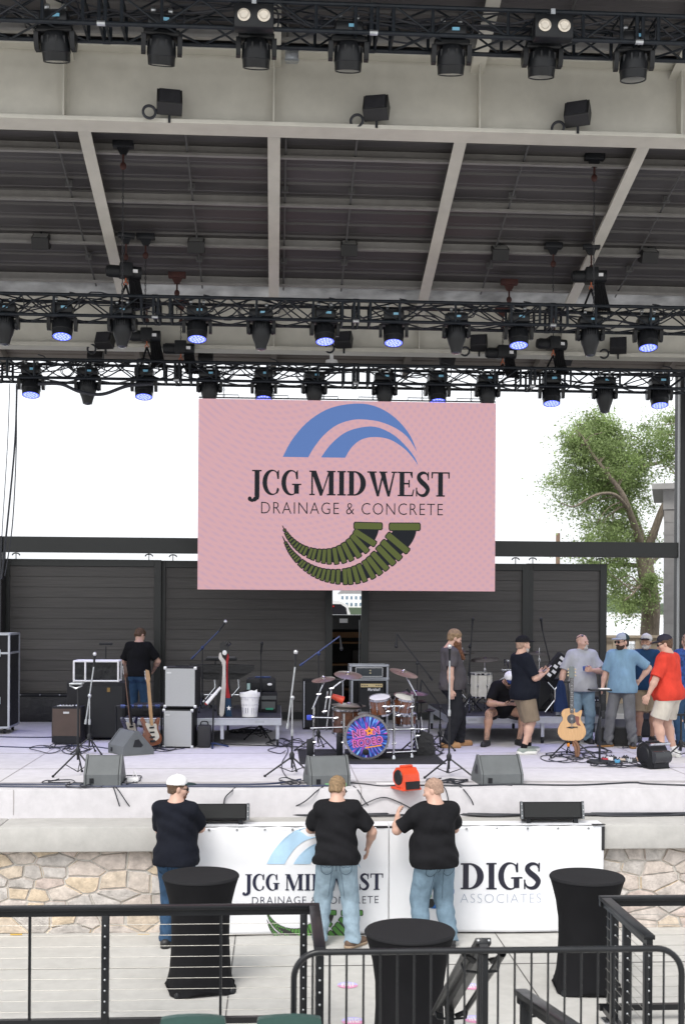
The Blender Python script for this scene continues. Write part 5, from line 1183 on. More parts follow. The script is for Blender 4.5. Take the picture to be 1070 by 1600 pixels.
l = S(213, 1171); t = thing('guitar_rack', 'black tube guitar rack with padded top bar behind the two electric guitars', 'stand', (l.x, l.y+.2, SZ)); m = MB()
for x in (-.34, .34): m.tube(smooth_path([(x, -.22, .06), (x, .1, .04), (x, .14, .3), (x, .1, .62)], 4), .014, 8)
m.tube([(-.34, .1, .62), (.34, .1, .62)], .014, 8); m.tube([(-.34, -.2, .06), (.34, -.2, .06)], .02, 8); m.build('frame', BLACK, t); m = MB(); [m.cyl((-.27+.13*i, .09, .62), (-.2+.13*i, .09, .62), .028, n=10) for i in range(5)]; m.build('pad', BLUEB, t)
l = S(218, 1152); t = thing('road_case', 'flat black padded case lying on the riser behind the guitars', 'case', (l.x+.25, ra.y+.1, RZT)); MB().box((0, .3, .09), (.52, .5, .18), bev=.03).build('body', TOLEX, t); MB().box((0, .04, .1), (.12, .03, .03)).build('handle', BLACK, t)
# ---------------- amplifiers behind the drums
l = S(505, 1140); t = thing('bass_cabinet', 'black speaker cabinet with silver edges behind the left of the drum kit', 'amplifier', (l.x, l.y, SZ)); Wc = .72; Hc = at(505, 1062, l.y).z-SZ
MB().box((0, .2, Hc/2), (Wc, .4, Hc), bev=.012).build('cabinet', TOLEX, t); MB().box((0, -.003, Hc/2), (Wc-.1, .012, Hc-.1)).build('grille', GRILL, t); m = MB(); [m.box((s*(Wc/2-.02), -.004, Hc/2), (.018, .012, Hc-.06)) for s in (-1, 1)]; m.build('edge_trim', ALU, t)
l = S(576, 1140); W2 = .62; zt1 = at(576, 1060, l.y).z-SZ; zt2 = at(576, 1040, l.y).z-SZ
case('amp_rack', 'open black road case with silver edges holding the combo, behind the drums', 'flight case', (l.x+.01, l.y, SZ), 0, W2, .5, zt1-.02, False)
t = case('guitar_amplifier', 'black amplifier head in a silver edged case on top of the amp rack', 'amplifier', (l.x, l.y, SZ+zt1), 0, W2+.03, .45, zt2-zt1, False)
MB().box((0, -.012, (zt2-zt1)*.5), (.46, .012, (zt2-zt1)*.66)).build('faceplate', mat('face_teal', (.05,.06,.07), .15), t); m = MB()
for z in (.16, .84): m.box((0, -.02, (zt2-zt1)*z), (.47, .012, .012))
for s in (-1, 1): m.box((s*.235, -.02, (zt2-zt1)*.5), (.012, .012, (zt2-zt1)*.68))
m.build('face_trim', CORN, t); m = MB(); [m.ball((.02, -.02, (zt2-zt1)*q), (.02, .01, .014), 8) for q in (.42, .62)]; m.build('valves', mat('valve_warm', (.5,.45,.3), .2), t)
t = thing('combo_amplifier', 'black combo amplifier with gold panel and white script badge in the open rack', 'amplifier', (l.x+.02, l.y-.3, SZ+.2)); hz = at(578, 1066, l.y-.3).z-SZ-.2
MB().box((0, .13, hz/2), (.44, .26, hz), bev=.012).build('cabinet', TOLEX, t); MB().box((0, -.004, hz/2-.04), (.40, .012, hz-.16)).build('grille', GRILL, t); gp = MB().box((0, -.008, hz-.055), (.38, .012, .06)).build('control_panel', mat('gold_panel', (.62,.50,.27), .35, .3), t)
m = MB(); [m.ball((-.16+.04*i, -.018, hz-.055), (.011, .008, .011), 6) for i in range(9) if i not in (3, 4, 5)]; m.build('knobs', BLACK, gp)
m = MB(); text_mb(m, 'Marshall', -.07, .15, hz-.15, .055, 0, .02, .25); o = MB(); o.add(m.v, m.f, T(0, -.0125, 0) @ XZ); o.build('badge', LAB, t)
b_ = thing('amp_stand', 'low black box under the combo amplifier, hidden behind the bass drum', 'stand', (l.x+.02, l.y-.3, SZ)); MB().box((0, .13, .1), (.5, .26, .2), bev=.01).build('body', TOLEX, b_)
# ---------------- main drum kit
def lathe_drum(t, c, r, h, M, shellm, name='shell', lugs=8, headm=None, hoop=None):
    Mx = T(*c) @ M; sh = MB().lathe([(r, 0), (r, h)], 36, Mx).build(name, shellm, t); hm = hoop or CHROME
    for z in (0, h): MB().lathe([(r+.002, z-.014), (r+.012, z-.014), (r+.012, z+.014), (r+.002, z+.014), (r+.002, z-.014)], 36, Mx).build('hoop', hm, sh)
    m = MB()
    for k in range(lugs):
        a = 2*math.pi*(k+.5)/lugs; x, y = (r+.008)*math.cos(a), (r+.008)*math.sin(a); m.box((x, y, h/2), (.02, .02, .045), Mx, bev=.004); m.tube([(x*1.03, y*1.03, 0), (x*1.03, y*1.03, h)], .004, 5, Mx)
    m.build('lugs', CHROME, sh); MB().lathe([(r-.002, h+.004), (1e-4, h+.006)], 36, Mx).build('drumhead', headm or mat('drum_coat', (.62,.61,.58), .6), sh)
    return sh
BRONZE = mat('cymbal_bronze', (.33,.285,.225), .3, .9, var=.15, scale=3); BRONZD = mat('cymbal_dark', (.075,.06,.05), .35, .8)
def cymbal(t, c, r, tx, ty, m=None):
    M = T(*c) @ RX(tx) @ RY(ty); MB().lathe([(.012, .03), (.03, .026), (.045, .008), (r*.6, .0), (r, -.018), (r, -.0205), (r*.6, -.003), (.045, .004), (.028, .022), (.012, .026)], 36, M).build('cymbal', m or BRONZE, t)
    return M
def chrome_leg(t, x, y, h, r=.22, a0=10, name='stand'):
    m = MB().tube([(x, y, .05), (x, y, h)], .0125, 8)
    for k in range(3):
        a = R(a0+120*k); m.tube([(x, y, .26), (x+r*math.cos(a), y+r*math.sin(a), .012)], .011, 6); m.tube([(x, y, .1), (x+r*.55*math.cos(a), y+r*.55*math.sin(a), .125)], .007, 5)
    for q in (.55, .8): m.lathe([(.018, -.03), (.021, 0), (.018, .03)], 10, T(x, y, h*q))
    return m.build(name, CHROME, t)
bl = S(573, 1187); BR = .30
def head_art():
    m = bpy.data.materials.new('painted_drumhead'); m.use_nodes = True; N, L = m.node_tree.nodes, m.node_tree.links; b = N['Principled BSDF']; b.inputs['Roughness'].default_value = .3
    tc = N.new('ShaderNodeTexCoord'); sp = N.new('ShaderNodeSeparateXYZ'); L.new(tc.outputs['Object'], sp.inputs[0])
    zc = N.new('ShaderNodeMath'); zc.operation = 'SUBTRACT'; zc.inputs[1].default_value = BR+.02; L.new(sp.outputs[2], zc.inputs[0])
    at2 = N.new('ShaderNodeMath'); at2.operation = 'ARCTAN2'; L.new(zc.outputs[0], at2.inputs[0]); L.new(sp.outputs[0], at2.inputs[1])
    cx = N.new('ShaderNodeCombineXYZ'); L.new(sp.outputs[0], cx.inputs[0]); L.new(zc.outputs[0], cx.inputs[1]); ln = N.new('ShaderNodeVectorMath'); ln.operation = 'LENGTH'; L.new(cx.outputs[0], ln.inputs[0])
    def streak(ks, kr, off):
        c = N.new('ShaderNodeCombineXYZ'); a = N.new('ShaderNodeMath'); a.operation = 'MULTIPLY'; a.inputs[1].default_value = ks; L.new(at2.outputs[0], a.inputs[0]); r = N.new('ShaderNodeMath'); r.operation = 'MULTIPLY'; r.inputs[1].default_value = kr; L.new(ln.outputs['Value'], r.inputs[0])
        L.new(a.outputs[0], c.inputs[0]); L.new(r.outputs[0], c.inputs[1]); c.inputs[2].default_value = off; n = N.new('ShaderNodeTexNoise'); n.inputs['Scale'].default_value = 1; n.inputs['Detail'].default_value = 2; L.new(c.outputs[0], n.inputs['Vector']); return n.outputs[0]
    r1 = N.new('ShaderNodeValToRGB'); e = r1.color_ramp.elements; e[0].position = .40; e[0].color = (.008,.012,.09,1); e[1].position = .74; e[1].color = (.35,.75,.95,1); q = e.new(.56); q.color = (.02,.10,.55,1)
    L.new(streak(9, 5, 0), r1.inputs[0]); r2_ = N.new('ShaderNodeMapRange'); r2_.inputs[1].default_value = .56; r2_.inputs[2].default_value = .66; L.new(streak(8, 4, 7), r2_.inputs[0])
    mx = N.new('ShaderNodeMix'); mx.data_type = 'RGBA'; mx.inputs[7].default_value = (.55,.05,.42,1); L.new(r2_.outputs[0], mx.inputs[0]); L.new(r1.outputs[0], mx.inputs[6]); L.new(mx.outputs[2], b.inputs['Base Color']); return m
t = thing('drum_kit', 'brown wood drum kit with a painted bass drum head on a black rug', 'drums', (bl.x, bl.y, SZ))
bd = MB().lathe([(BR, 0), (BR, .42)], 48, T(0, .42, BR+.02) @ RX(90)).build('bass_drum', WOOD, t)
for y in (.0, .42): MB().lathe([(BR, -.018), (BR+.018, -.018), (BR+.018, .018), (BR-.012, .018), (BR-.012, .01), (BR, -.018)], 48, T(0, y, BR+.02) @ RX(90)).build('hoop', mat('hoop_dark_chrome', (.30,.30,.32), .25, .9), bd)
m = MB()
for k in range(10): a = 2*math.pi*(k+.3)/10; m.tube([((BR+.022)*math.cos(a), -.03, BR+.02+(BR+.022)*math.sin(a)), ((BR+.022)*math.cos(a), .12, BR+.02+(BR+.022)*math.sin(a))], .008, 6)
m.build('claws', CHROME, bd)
hd = MB().lathe([(BR-.012, .0), (1e-4, .001)], 48, T(0, -.004, BR+.02) @ RX(90)).build('drumhead', head_art(), bd)
MB().lathe([(.045, .004), (.04, .007), (1e-4, .005)], 24, T(-.015, -.004, BR-.19) @ RX(90)).build('port_hole', BLACK, hd)
PINK = mat('lettering_pink', (.75,.16,.42), .4); ORNG = mat('lettering_orange', (.85,.30,.02), .4)
def art(s, x0, x1, y0, h, mt, z, rot=6, sh=0, th=.045):
    m = MB(); text_mb(m, s, x0, x1, y0, h, 0, th, sh); o = MB(); o.add(m.v, m.f, T(.0, -.006-z, BR+.02) @ RY(-rot) @ XZ); return o.build('lettering', mt, hd)
NVY = mat('lettering_navy', (.01,.012,.06), .4)
art('NEON', -.2, .19, .01, .115, PINK, 0, 9, 0, .075); art('NEON', -.185, .175, .022, .092, NVY, .0012, 9, 0, .0); art('RODEO', -.215, .215, -.125, .115, PINK, .0002, 9, 0, .075); art('RODEO', -.2, .2, -.113, .091, NVY, .0014, 9, 0, .0)
star = [(.045+.075*(1 if k % 2 == 0 else .45)*math.sin(k*math.pi/5), .075+.075*(1 if k % 2 == 0 else .45)*math.cos(k*math.pi/5)) for k in range(10)]; stin = [(.045+(a-.045)*.35, .075+(b-.075)*.35) for a, b in star]
MB().flat(star, .0, T(0, -.0085, BR+.02) @ RY(-9) @ XZ).build('star', ORNG, hd); MB().flat(stin, .0, T(0, -.0095, BR+.02) @ RY(-9) @ XZ).build('star_centre', NVY, hd)
MB().flat(rect(-.05, -.155, .19, -.138), 0, T(0, -.0065, BR+.02) @ RY(-9) @ XZ).build('underline', ORNG, hd)
MB().box((.05, .35, .004), (2.0, 1.7, .008)).build('rug', mat('rug_black', (.018,.018,.02), .95, bump=.5, bscale=200), t)
D = lambda px, py, dy=0: Vector(px2(bl, px, py, dy))
WOODL = mat('tom_wood', (.16,.06,.03), .15, coat=1, var=.5, scale=3, stretch=(6,6,1))
for (px, py, dy, r, h, tx, ty) in ((595, 1113, .25, .15, .22, 14, -6), (627, 1110, .3, .14, .2, 16, 10)): lathe_drum(t, D(px, py, dy), r, h, RX(tx) @ RY(ty), WOODL, 'rack_tom')
lathe_drum(t, D(541, 1144, .55), .2, .34, RX(4), WOOD, 'floor_tom'); lathe_drum(t, D(632, 1130, .7), .17, .14, RX(6), WOODL, 'snare_drum')
for (px, py, dy, r, tx, ty, mm) in ((505, 1060, .3, .17, 10, -8, None), (544, 1053, .2, .20, 14, 4, None), (631, 1050, .3, .21, 12, 14, None), (545, 1100, .6, .25, 2, 2, None), (648, 1081, .5, .2, 6, 4, mat('cymbal_violet', (.2,.15,.25), .25, .9))): cymbal(t, D(px, py, dy), r, tx, ty, mm)
def bar(a, b, r=.013): return MB().tube([a, b], r, 8)
for (px, py, dy) in ((490, 1175, .1), (537, 1180, .0), (615, 1178, .0), (643, 1176, .2)):
    g = D(px, py, dy); g.z = 0; topz = {490: 1105, 537: 1115, 615: 1103, 643: 1085}[px]; m = bar(g, Vector((g.x, g.y, D(px, topz, dy).z)), .016)
    m.lathe([(.03, .0), (.028, .04), (.018, .06)], 10, T(g.x, g.y, 0))
    m.build('rack_upright', CHROME, t)
for (p0, p1, dy) in (((485, 1138), (545, 1136), .05), ((484, 1121), (526, 1122), .1), ((602, 1140), (668, 1139), .1), ((597, 1104), (628, 1103), .1), ((604, 1176), (650, 1174), .1), ((488, 1108), (508, 1062), .3), ((510, 1140), (518, 1076), .2), ((518, 1076), (545, 1056), .2), ((650, 1087), (632, 1052), .3), ((545, 1125), (545, 1102), .6), ((507, 1112), (512, 1080), .2), ((652, 1170), (640, 1110), .3), ((590, 1116), (586, 1135), .25), ((663, 1168), (657, 1120), .4), ((530, 1150), (548, 1160), .1)):
    bar(D(*p0, dy), D(*p1, dy)).build('rack_bar', CHROME, t)
rnd = random.Random(5)
for (px, py) in ((490, 1138), (510, 1138), (537, 1137), (507, 1112), (518, 1076), (498, 1085), (615, 1140), (615, 1104), (643, 1139), (600, 1104), (628, 1104), (537, 1160), (615, 1162), (512, 1090), (660, 1140), (525, 1122), (606, 1112), (622, 1118), (643, 1105), (652, 1150), (490, 1160), (487, 1121)):
    q = D(px, py, .08); m = MB(); m.ball(q, (.026, .026, .03), 8); m.cyl(q+Vector((-.03, -.03, 0)), q+Vector((.03, -.03, .01)), .009, n=6); m.build('rack_clamp', CHROME, t)
for (px, py, dy) in ((505, 1060, .3), (544, 1053, .2), (631, 1050, .3)): MB().ball(D(px, py-2, dy), (.018, .018, .03), 8).build('wing_nut', CHROME, t)
q = D(528, 1091, .35); MB().lathe([(.035, -.09), (.06, .08), (.055, .085)], 16, T(*q) @ RY(112)).build('cowbell', mat('cowbell_red', (.62,.07,.03), .3), t)
q = D(483, 1121, .05); MB().box(q, (.07, .06, .07), bev=.01).build('clamp', mat('clamp_blue', (.03,.06,.45), .3), t)
MB().lathe([(.06, .0), (.07, .01), (.02, .03), (.02, .42), (.16, .44), (.165, .5), (.0001, .51)], 24, T(.1, 1.15, 0)).build('stool', TOLEX, t); m = MB().box((.0, .5, .03), (.1, .3, .02)); m.tube([(0, .45, .02), (0, .42, .25)], .012, 6); m.build('pedal', CHROME, t)
m = MB(); m.prism([(-.14, 0), (.14, 0), (.1, .3), (-.06, .36), (-.12, .2)], -.12, .12, T(*D(664, 1165, .5)[:2], 0) @ XZ); m.build('hardware_bag', KEYC, t); m = MB().box((D(484, 1160, .05).x, .05, .14), (.09, .09, .28), bev=.01); m.build('pedal_module', BLACK, t); m = MB().box((D(531, 1160, .35).x, .35, .17), (.1, .08, .34), bev=.02); m.build('drum_leg_pad', BLACK, t)
for (px, h_) in ((655, .75), (668, .62), (600, .35)): g = D(px, 1165, .55); MB().tube([(g.x, .55, .0), (g.x+.03, .6, h_)], .012, 8).lathe([(.06, h_), (.09, h_+.02), (.01, h_+.05)], 16, T(g.x+.03, .6, 0)).build('percussion_stand', BLACK, t)
# microphones clipped to the kit
m = MB()
for (px, py, dy) in ((560, 1098, .35), (609, 1085, .3), (635, 1076, .35), (580, 1122, .1)): q = D(px, py, dy); m.tube([q, q+Vector((.05, 0, -.06))], [.022, .015], 8)
m.build('drum_microphones', BLACK, t)
# ---------------- white drum kit on the right riser
wl_ = Rz(752, 1112); t = thing('drum_kit', 'white drum kit with dark cymbals on the right riser, behind the seated man', 'drums', (wl_.x, wl_.y+.2, RZT)); E = lambda px, py, dy=0: Vector(px2(Vector((wl_.x, wl_.y+.2, RZT)), px, py, dy))
PEARL = mat('white_pearl', (.66,.64,.58), .25, coat=.6, var=.06)
a, b = E(750, 1088), E(750, 1052); lathe_drum(t, a, .195, b.z-a.z, RX(2), PEARL, 'floor_tom')
c = E(806, 1086, .35); lathe_drum(t, c+Vector((0, .4, 0)), .30, .42, RX(90) @ RY(0), PEARL, 'bass_drum', hoop=mat('hoop_white', (.6,.6,.58), .3))
for k in (-1, 0, 1): pass
cymbal(t, E(757, 1029, .1), .235, 8, -4, BRONZD); chrome_leg(t, E(757, 1029, .1).x, .1, E(757, 1031, .1).z, .28, 200)
for px in (722, 727): pass
cymbal(t, E(724, 1019, .25), .18, 2, 0, BRONZD); cymbal(t, E(724, 1022, .25), .18, 182, 0, BRONZD); chrome_leg(t, E(722, 1020, .25).x, .25, E(722, 1012, .25).z, .22, 215)
cymbal(t, E(838, 1020, .2), .22, 4, 3, BRONZD); chrome_leg(t, E(842, 1020, .2).x, .2, E(842, 1012, .2).z, .22, 205)
m = MB()
for (p0, p1) in (((793, 1062), (793, 1032)), ((785, 1047), (802, 1047)), ((788, 1040), (788, 1030)), ((799, 1046), (799, 1035))): m.tube([E(*p0, .4), E(*p1, .4)], .013, 8)
for p0 in ((793, 1047), (785, 1047), (802, 1047), (793, 1033), (799, 1036)): m.ball(E(*p0, .4), .028, 8)
m.build('tom_mount', CHROME, t); chrome_leg(t, E(735, 1090, -.02).x+.02, -.02, .32, .14, 30, 'tom_leg')
# black cases with white stickers, chrome stand, behind the black cap man
l = Rz(868, 1116); t = thing('hardware_case', 'slanted black case with white stickers on a chrome stand by the black-cap man', 'case', (l.x, l.y+.25, RZT)); G = lambda px, py, dy=0: Vector(px2(Vector((l.x, l.y+.25, RZT)), px, py, dy))
a, b = G(856, 1058), G(879, 1028); d = (b-a); an = math.degrees(math.atan2(d.z, d.x)); M = T(*((a+b)/2)) @ RY(-an)
cs = MB().box((0, .08, 0), (d.length+.1, .2, .2), M, bev=.02).build('body', TOLEX, t)
m = MB(); [m.box((-.16+.085*i, -.024, .015*(-1)**i), (.05, .004, .07), M) for i in range(5)]; m.box((.12, -.0255, -.075), (.14, .004, .025), M); m.build('stickers', LAB, cs)
m = MB(); m.tube([G(855, 1066), G(866, 1078)], .012, 6); m.tube([G(880, 1060), G(866, 1078)], .012, 6); m.tube([G(866, 1078), G(866, 1100)], .014, 8); m.tube([G(866, 1094), G(851, 1113)], .012, 6); m.tube([G(866, 1094), G(885, 1114)], .012, 6); m.tube([G(866, 1094, .0), G(866, 1112, .2)], .012, 6); m.build('stand', CHROME, t)
l2 = Rz(872, 1117); t = thing('bass_cabinet', 'plain black cabinet on the right riser behind the chrome stand', 'amplifier', (l2.x+.02, l2.y+.7, RZT)); MB().box((0, .2, .27), (.42, .4, .54), bev=.015).build('cabinet', TOLEX, t); MB().box((0, -.003, .27), (.36, .012, .46)).build('grille', GRILL, t)
# ---------------- acoustic guitar on its stand
l = S(891, 1182); t = thing('guitar_stand', 'black tripod guitar stand with orange clips under the acoustic guitar', 'stand', l); b = MB(); tripod(b, .36, .28, 205); b.build('base', BLACK, t); gb = px2(l, 891, 1157); hh = px2(l, 891, 1066)[2]
MB().tube([(0, .04, .2), (-.02, .1, hh)], .012, 8).box((-.02, .06, hh), (.14, .05, .03), bev=.008).build('pole', BLACK, t); m = MB(); [m.tube([(0, .03, gb[2]-.05), (s*.09, -.02, gb[2]-.015), (s*.1, -.09, gb[2]-.01)], .014, 6) for s in (-1, 1)]; m.build('cradle', BLACK, t); m = MB(); [m.box((s*.04, -.01, gb[2]-.06), (.035, .04, .05), bev=.006) for s in (-1, 1)]; m.build('clip', ORNG, t)
t = thing('acoustic_guitar', 'blond acoustic guitar with a cutaway and brown pickguard, upright on its stand', 'guitar', (l.x-.0, l.y-.06, SZ+gb[2]), -11)
SPR = mat('spruce_top', (.56,.32,.13), .25, coat=.7, var=.1, scale=4, stretch=(14,14,.6)); M = RX(-7)
out = spl([(0, 0), (.12, .012), (.19, .08), (.2, .16), (.165, .25), (.128, .31), (.135, .37), (.148, .42), (.135, .452), (.08, .415), (.045, .42), (.04, .47), (-.05, .472), (-.12, .45), (-.15, .39), (-.128, .31), (-.165, .25), (-.2, .16), (-.19, .08), (-.12, .012), (0, 0)], 4)[:-1]
bo = MB().prism(out, -.1, -.003, M @ XZ).build('body', mat('rosewood_side', (.12,.05,.025), .3, coat=.5), t, bevel=.004); MB().prism([(a*.985, .003+b*.985) for a, b in out], -.003, .003, M @ XZ).build('soundboard', SPR, bo)
MB().lathe([(.052, 0), (1e-4, .0002)], 28, M @ T(0, -.0035, .315) @ RX(90)).build('sound_hole', mat('hole_dark', (.012,.01,.008), .8), bo); MB().lathe([(.054, .0), (.068, .0), (.068, .0012), (.054, .0012)], 32, M @ T(0, -.0032, .315) @ RX(90)).build('rosette', mat('rosette', (.05,.05,.06), .3), bo); MB().lathe([(.03, 0), (1e-4, .0004)], 20, M @ T(.0, -.0042, .318) @ RX(90)).build('hole_cover', mat('cover_pale', (.5,.5,.5), .4), bo)
MB().prism(spl([(.045, .36), (.105, .345), (.1, .27), (.125, .22), (.07, .235), (.058, .275)], 4), .0034, .0055, M @ XZ).build('pickguard', mat('pickguard_brown', (.18,.04,.02), .25, coat=.6), bo); MB().prism([(-.08, .19), (-.03, .205), (.03, .205), (.08, .19), (.08, .205), (-.08, .205), (-.075, .215), (.075, .215), (.07, .2), (.0, .178), (-.07, .2)][:5]+[(.0, .178)], .0034, .014, M @ XZ).build('bridge', BLACK, bo)
nk = MB().box((0, -.008, .655), (.052, .02, .5), M).build('neck', mat('neck_dark', (.04,.03,.025), .4), t); m = MB(); [m.ball((0, -.0188, .45+.066*i*(1-.02*i)), (.006, .001, .006), 6, M) for i in range(7)]; m.build('inlays', LAB, nk)
m = MB(); [m.box((0, -.0185, .43+.03*i), (.05, .002, .002), M) for i in range(16)]; m.build('frets', STEEL, nk)
hd2 = MB().prism([(-.028, 0), (.028, 0), (.04, .03), (.036, .17), (.012, .18), (0, .172), (-.012, .18), (-.036, .17), (-.04, .03)], -.005, .012, M @ T(0, 0, .90) @ XZ).build('headstock', mat('headstock_grey', (.13,.15,.15), .3), t); [MB().ball((s*.05, -.0, .945+.045*i), (.014, .01, .014), 6, M).build('tuner', mat('tuner_cream', (.55,.45,.28), .3), hd2) for s in (-1, 1) for i in range(3)]
m = MB(); [m.tube([(x*.8, -.018, .195), (x, -.021, .42), (x, -.021, .9)], .0011, 4, M) for x in (-.019,-.011,-.004,.004,.011,.019)]; m.build('strings', STEEL, t)
MB().tube(smooth_path([(.04, -.02, .01), (.09, -.05, -.08), (.085, -.08, -.19), (.06, -.1, -.2), (.05, -.08, -.1), (.02, .03, .0)], 5), .022, 6).build('strap', mat('leather_brown', (.2,.10,.055), .7), t)
# dark monitors at the right
def dwedge(px, py, rz, lab, m=TOLEX, w_=.52):
    t = thing('stage_monitor', lab, 'stage monitor', S(px, py), rz); MB().prism([(0, 0), (-.02, .3), (.1, .42), (.42, .1), (.42, 0)], -w_/2, w_/2, YZ).build('cabinet', m, t, bevel=.01); MB().box((0, -.016, .16), (w_-.06, .012, .25), RX(4)).build('grille', GRILL, t)
dwedge(962, 1166, -6, 'dark grey floor monitor behind the legs of the man in the blue polo', mat('charcoal_cab', (.05,.052,.055), .65, bump=.3, bscale=150)); dwedge(1003, 1152, 12, 'black floor monitor behind the man in the navy shirt', TOLEX, .4)
l = S(939, 1150); t = thing('combo_amplifier', 'black amplifier standing between the tablet stand and the blue polo man', 'amplifier', (l.x, l.y+.6, SZ)); MB().box((0, .15, .31), (.36, .3, .62), bev=.015).build('cabinet', TOLEX, t); MB().box((0, -.004, .27), (.32, .012, .48)).build('grille', GRILL, t); m = MB(); [m.ball((-.1+.05*i, -.01, .56), .012, 6) for i in range(5)]; m.build('knobs', CORN, t)
# air movers
def blower(px, py, rz, lab, m, k=1.0, mesh=BLACK, facet=False):
    t = thing('air_mover', lab, 'fan', S(px, py), rz); w_ = .24*k; r = .135*k
    prof = [(r*math.cos(R(a)), .16*k+r*math.sin(R(a))) for a in range(-112, 160, 45 if facet else 15)]+[(-.14*k, .12*k), (-.16*k, .01), (-.05*k, 0)]
    MB().prism(prof, -w_/2, w_/2, YZ).build('housing', m, t, bevel=.012); MB().box((0, .0, .012), (w_+.04, .3*k, .024), bev=.006).build('base', m, t)
    for s in (-1, 1): MB().lathe([(.1*k, 0), (.09*k, .012), (.05*k, .016), (1e-4, .012)], 24, T(s*w_/2, .0, .16*k) @ RY(90*s)).build('intake_grille', mesh, t)
    MB().box((0, -.16*k, .07*k), (w_-.03, .02, .1*k)).build('outlet', mesh, t); MB().box((0, .0, .30*k), (w_*.75, .05, .03), bev=.01).build('handle', m, t)
    return t
RED = mat('red_orange_plastic', (.70,.07,.022), .4, bump=.1, bscale=90)
blower(634, 1233, 27, 'bright red orange air mover on the stage edge, in front of the drum rug', RED, .9, BLACK, True)
t = blower(1018, 1199, 20, 'black air mover at the right, below the man in white shorts', PLAST, 1.15)
MB().cyl((-.13, -.17, .16), (.13, -.17, .16), .085, n=20).build('outlet_roller', mat('roller_black', (.03,.032,.036), .25), t); MB().tube([(-.16, -.16, .33), (.16, -.16, .33)], .02, 8).build('carry_bar', CHROME, t)
# pedals and little things
rnd = random.Random(9); cols = [(.5,.03,.05), (.7,.7,.72), (.02,.02,.02), (.08,.3,.5), (.6,.5,.4), (.02,.02,.025), (.5,.52,.55), (.03,.03,.03), (.45,.3,.2)]
for i in range(9):
    p = S(944+6.6*i, 1190+rnd.uniform(-3, 3)); t = thing('effect_pedal', f'{["red","pale grey","black","blue","tan","small black","silver","dark","brown"][i]} effect pedal on the floor left of the black air mover', 'pedal', p, rnd.uniform(-20, 20), 'effect pedals by the right fan')
    MB().box((0, 0, .025), (.075, .11, .05), bev=.006).build('case', mat(f'pedal_{i}', cols[i], .35), t); MB().cyl((0, -.03, .05), (0, -.03, .065), .01, n=8).build('footswitch', CHROME, t); m = MB(); [m.cyl((s*.018, .03, .05), (s*.018, .03, .065), .008, n=8) for s in (-1, 1)]; m.build('knobs', BLACK, t)
# cables on the floor
def cable(lab, pts, r=.008, m=None):
    P = [S(a, b) if len(q) == 2 else onz(a, b, q[2]) for q in pts for a, b in [q[:2]]]
    P = [Vector((p.x, p.y, p.z+r)) for p in P]; o = MB().tube(smooth_path(P, 6), r, 6).build('cable', m or RUBBER); return tag(o, lab, 'cable', 'cables on the stage floor')
BLU = mat('cable_blue_black', (.02,.03,.075), .45)
cable('long dark cable along the very front edge of the stage, left half', [(-20, 1230), (120, 1231), (260, 1230), (400, 1230.5), (520, 1229)], .013, BLU)
cable('second long dark cable just behind the front edge cable, left half', [(-20, 1226.5), (130, 1227), (300, 1227), (420, 1226), (470, 1219)], .011, BLU)
cable('dark cable along the front edge of the stage, right half', [(640, 1228), (720, 1229), (800, 1227), (900, 1228), (985, 1224), (1010, 1226), (1090, 1229)], .011)
cable('thin cable running back across the left of the stage floor', [(-10, 1152), (60, 1153), (130, 1152), (190, 1156)], .01, BLU)
cable('dark cable across the left rear floor beside the flight case', [(-10, 1167), (70, 1169), (130, 1166), (180, 1172)], .009, BLU)
cable('dark cable before the left riser to the drum rug', [(255, 1168), (330, 1164), (420, 1166), (480, 1168)], .009)
cable('curling cable beside the tall microphone stand left of the drums', [(436, 1160), (450, 1172), (440, 1195), (447, 1214), (462, 1220)], .007)
cable('cable looping around the grey monitor in front of the drums', [(545, 1224), (570, 1226), (600, 1229), (640, 1226)], .008)
cable('cable from the right microphone stand to the grey monitor', [(705, 1222), (730, 1229), (760, 1226), (800, 1228)], .008)
def tangle(lab, px, py, w_, h_, n, seed, r=.007, m=None):
    rnd = random.Random(seed); mb = MB()
    for k in range(n):
        cx, cy = px+rnd.uniform(-w_, w_)*.5, py+rnd.uniform(-h_, h_)*.5; a0 = rnd.random()*6; pts = []
        for i in range(rnd.randint(7, 14)):
            a = a0+i*.75; pts.append(S(cx+w_*.4*math.cos(a)*rnd.uniform(.5, 1.1), cy+h_*.45*math.sin(a)*rnd.uniform(.5, 1.1))+Vector((0, 0, r+rnd.random()*.02)))
        mb.tube(smooth_path(pts, 4), r, 5)
    o = mb.build('cable_tangle', m or RUBBER); tag(o, lab, 'cables', 'loose cable tangles')
tangle('tangle of black cable at the foot of the brown combo amplifier', 92, 1168, 60, 14, 5, 1); tangle('tangle of cable in front of the small grey monitor at left', 118, 1226, 60, 8, 4, 2); tangle('cable tangle with a white plug right of the small grey monitor', 205, 1222, 40, 10, 4, 3)
tangle('cable tangle under the tall microphone stand left of the drums', 458, 1223, 40, 7, 4, 4); tangle('cable tangle at the foot of the acoustic guitar stand', 898, 1182, 70, 16, 8, 5); tangle('cable tangle between the pedals and the guitar stand', 955, 1194, 80, 10, 5, 6); tangle('cables strewn right of the drum rug by the boots', 672, 1166, 50, 20, 7, 7)
tangle('cables lying left of the drum rug', 452, 1165, 50, 16, 5, 8); tangle('cable coil under the left riser', 388, 1143, 60, 8, 8, 10); tangle('cable tangle under the tall middle microphone stand', 710, 1222, 60, 8, 4, 11); tangle('cables on the floor behind the blue polo man', 1000, 1162, 50, 14, 5, 12); tangle('cables around the base of the rack of guitars', 240, 1168, 70, 10, 5, 13)
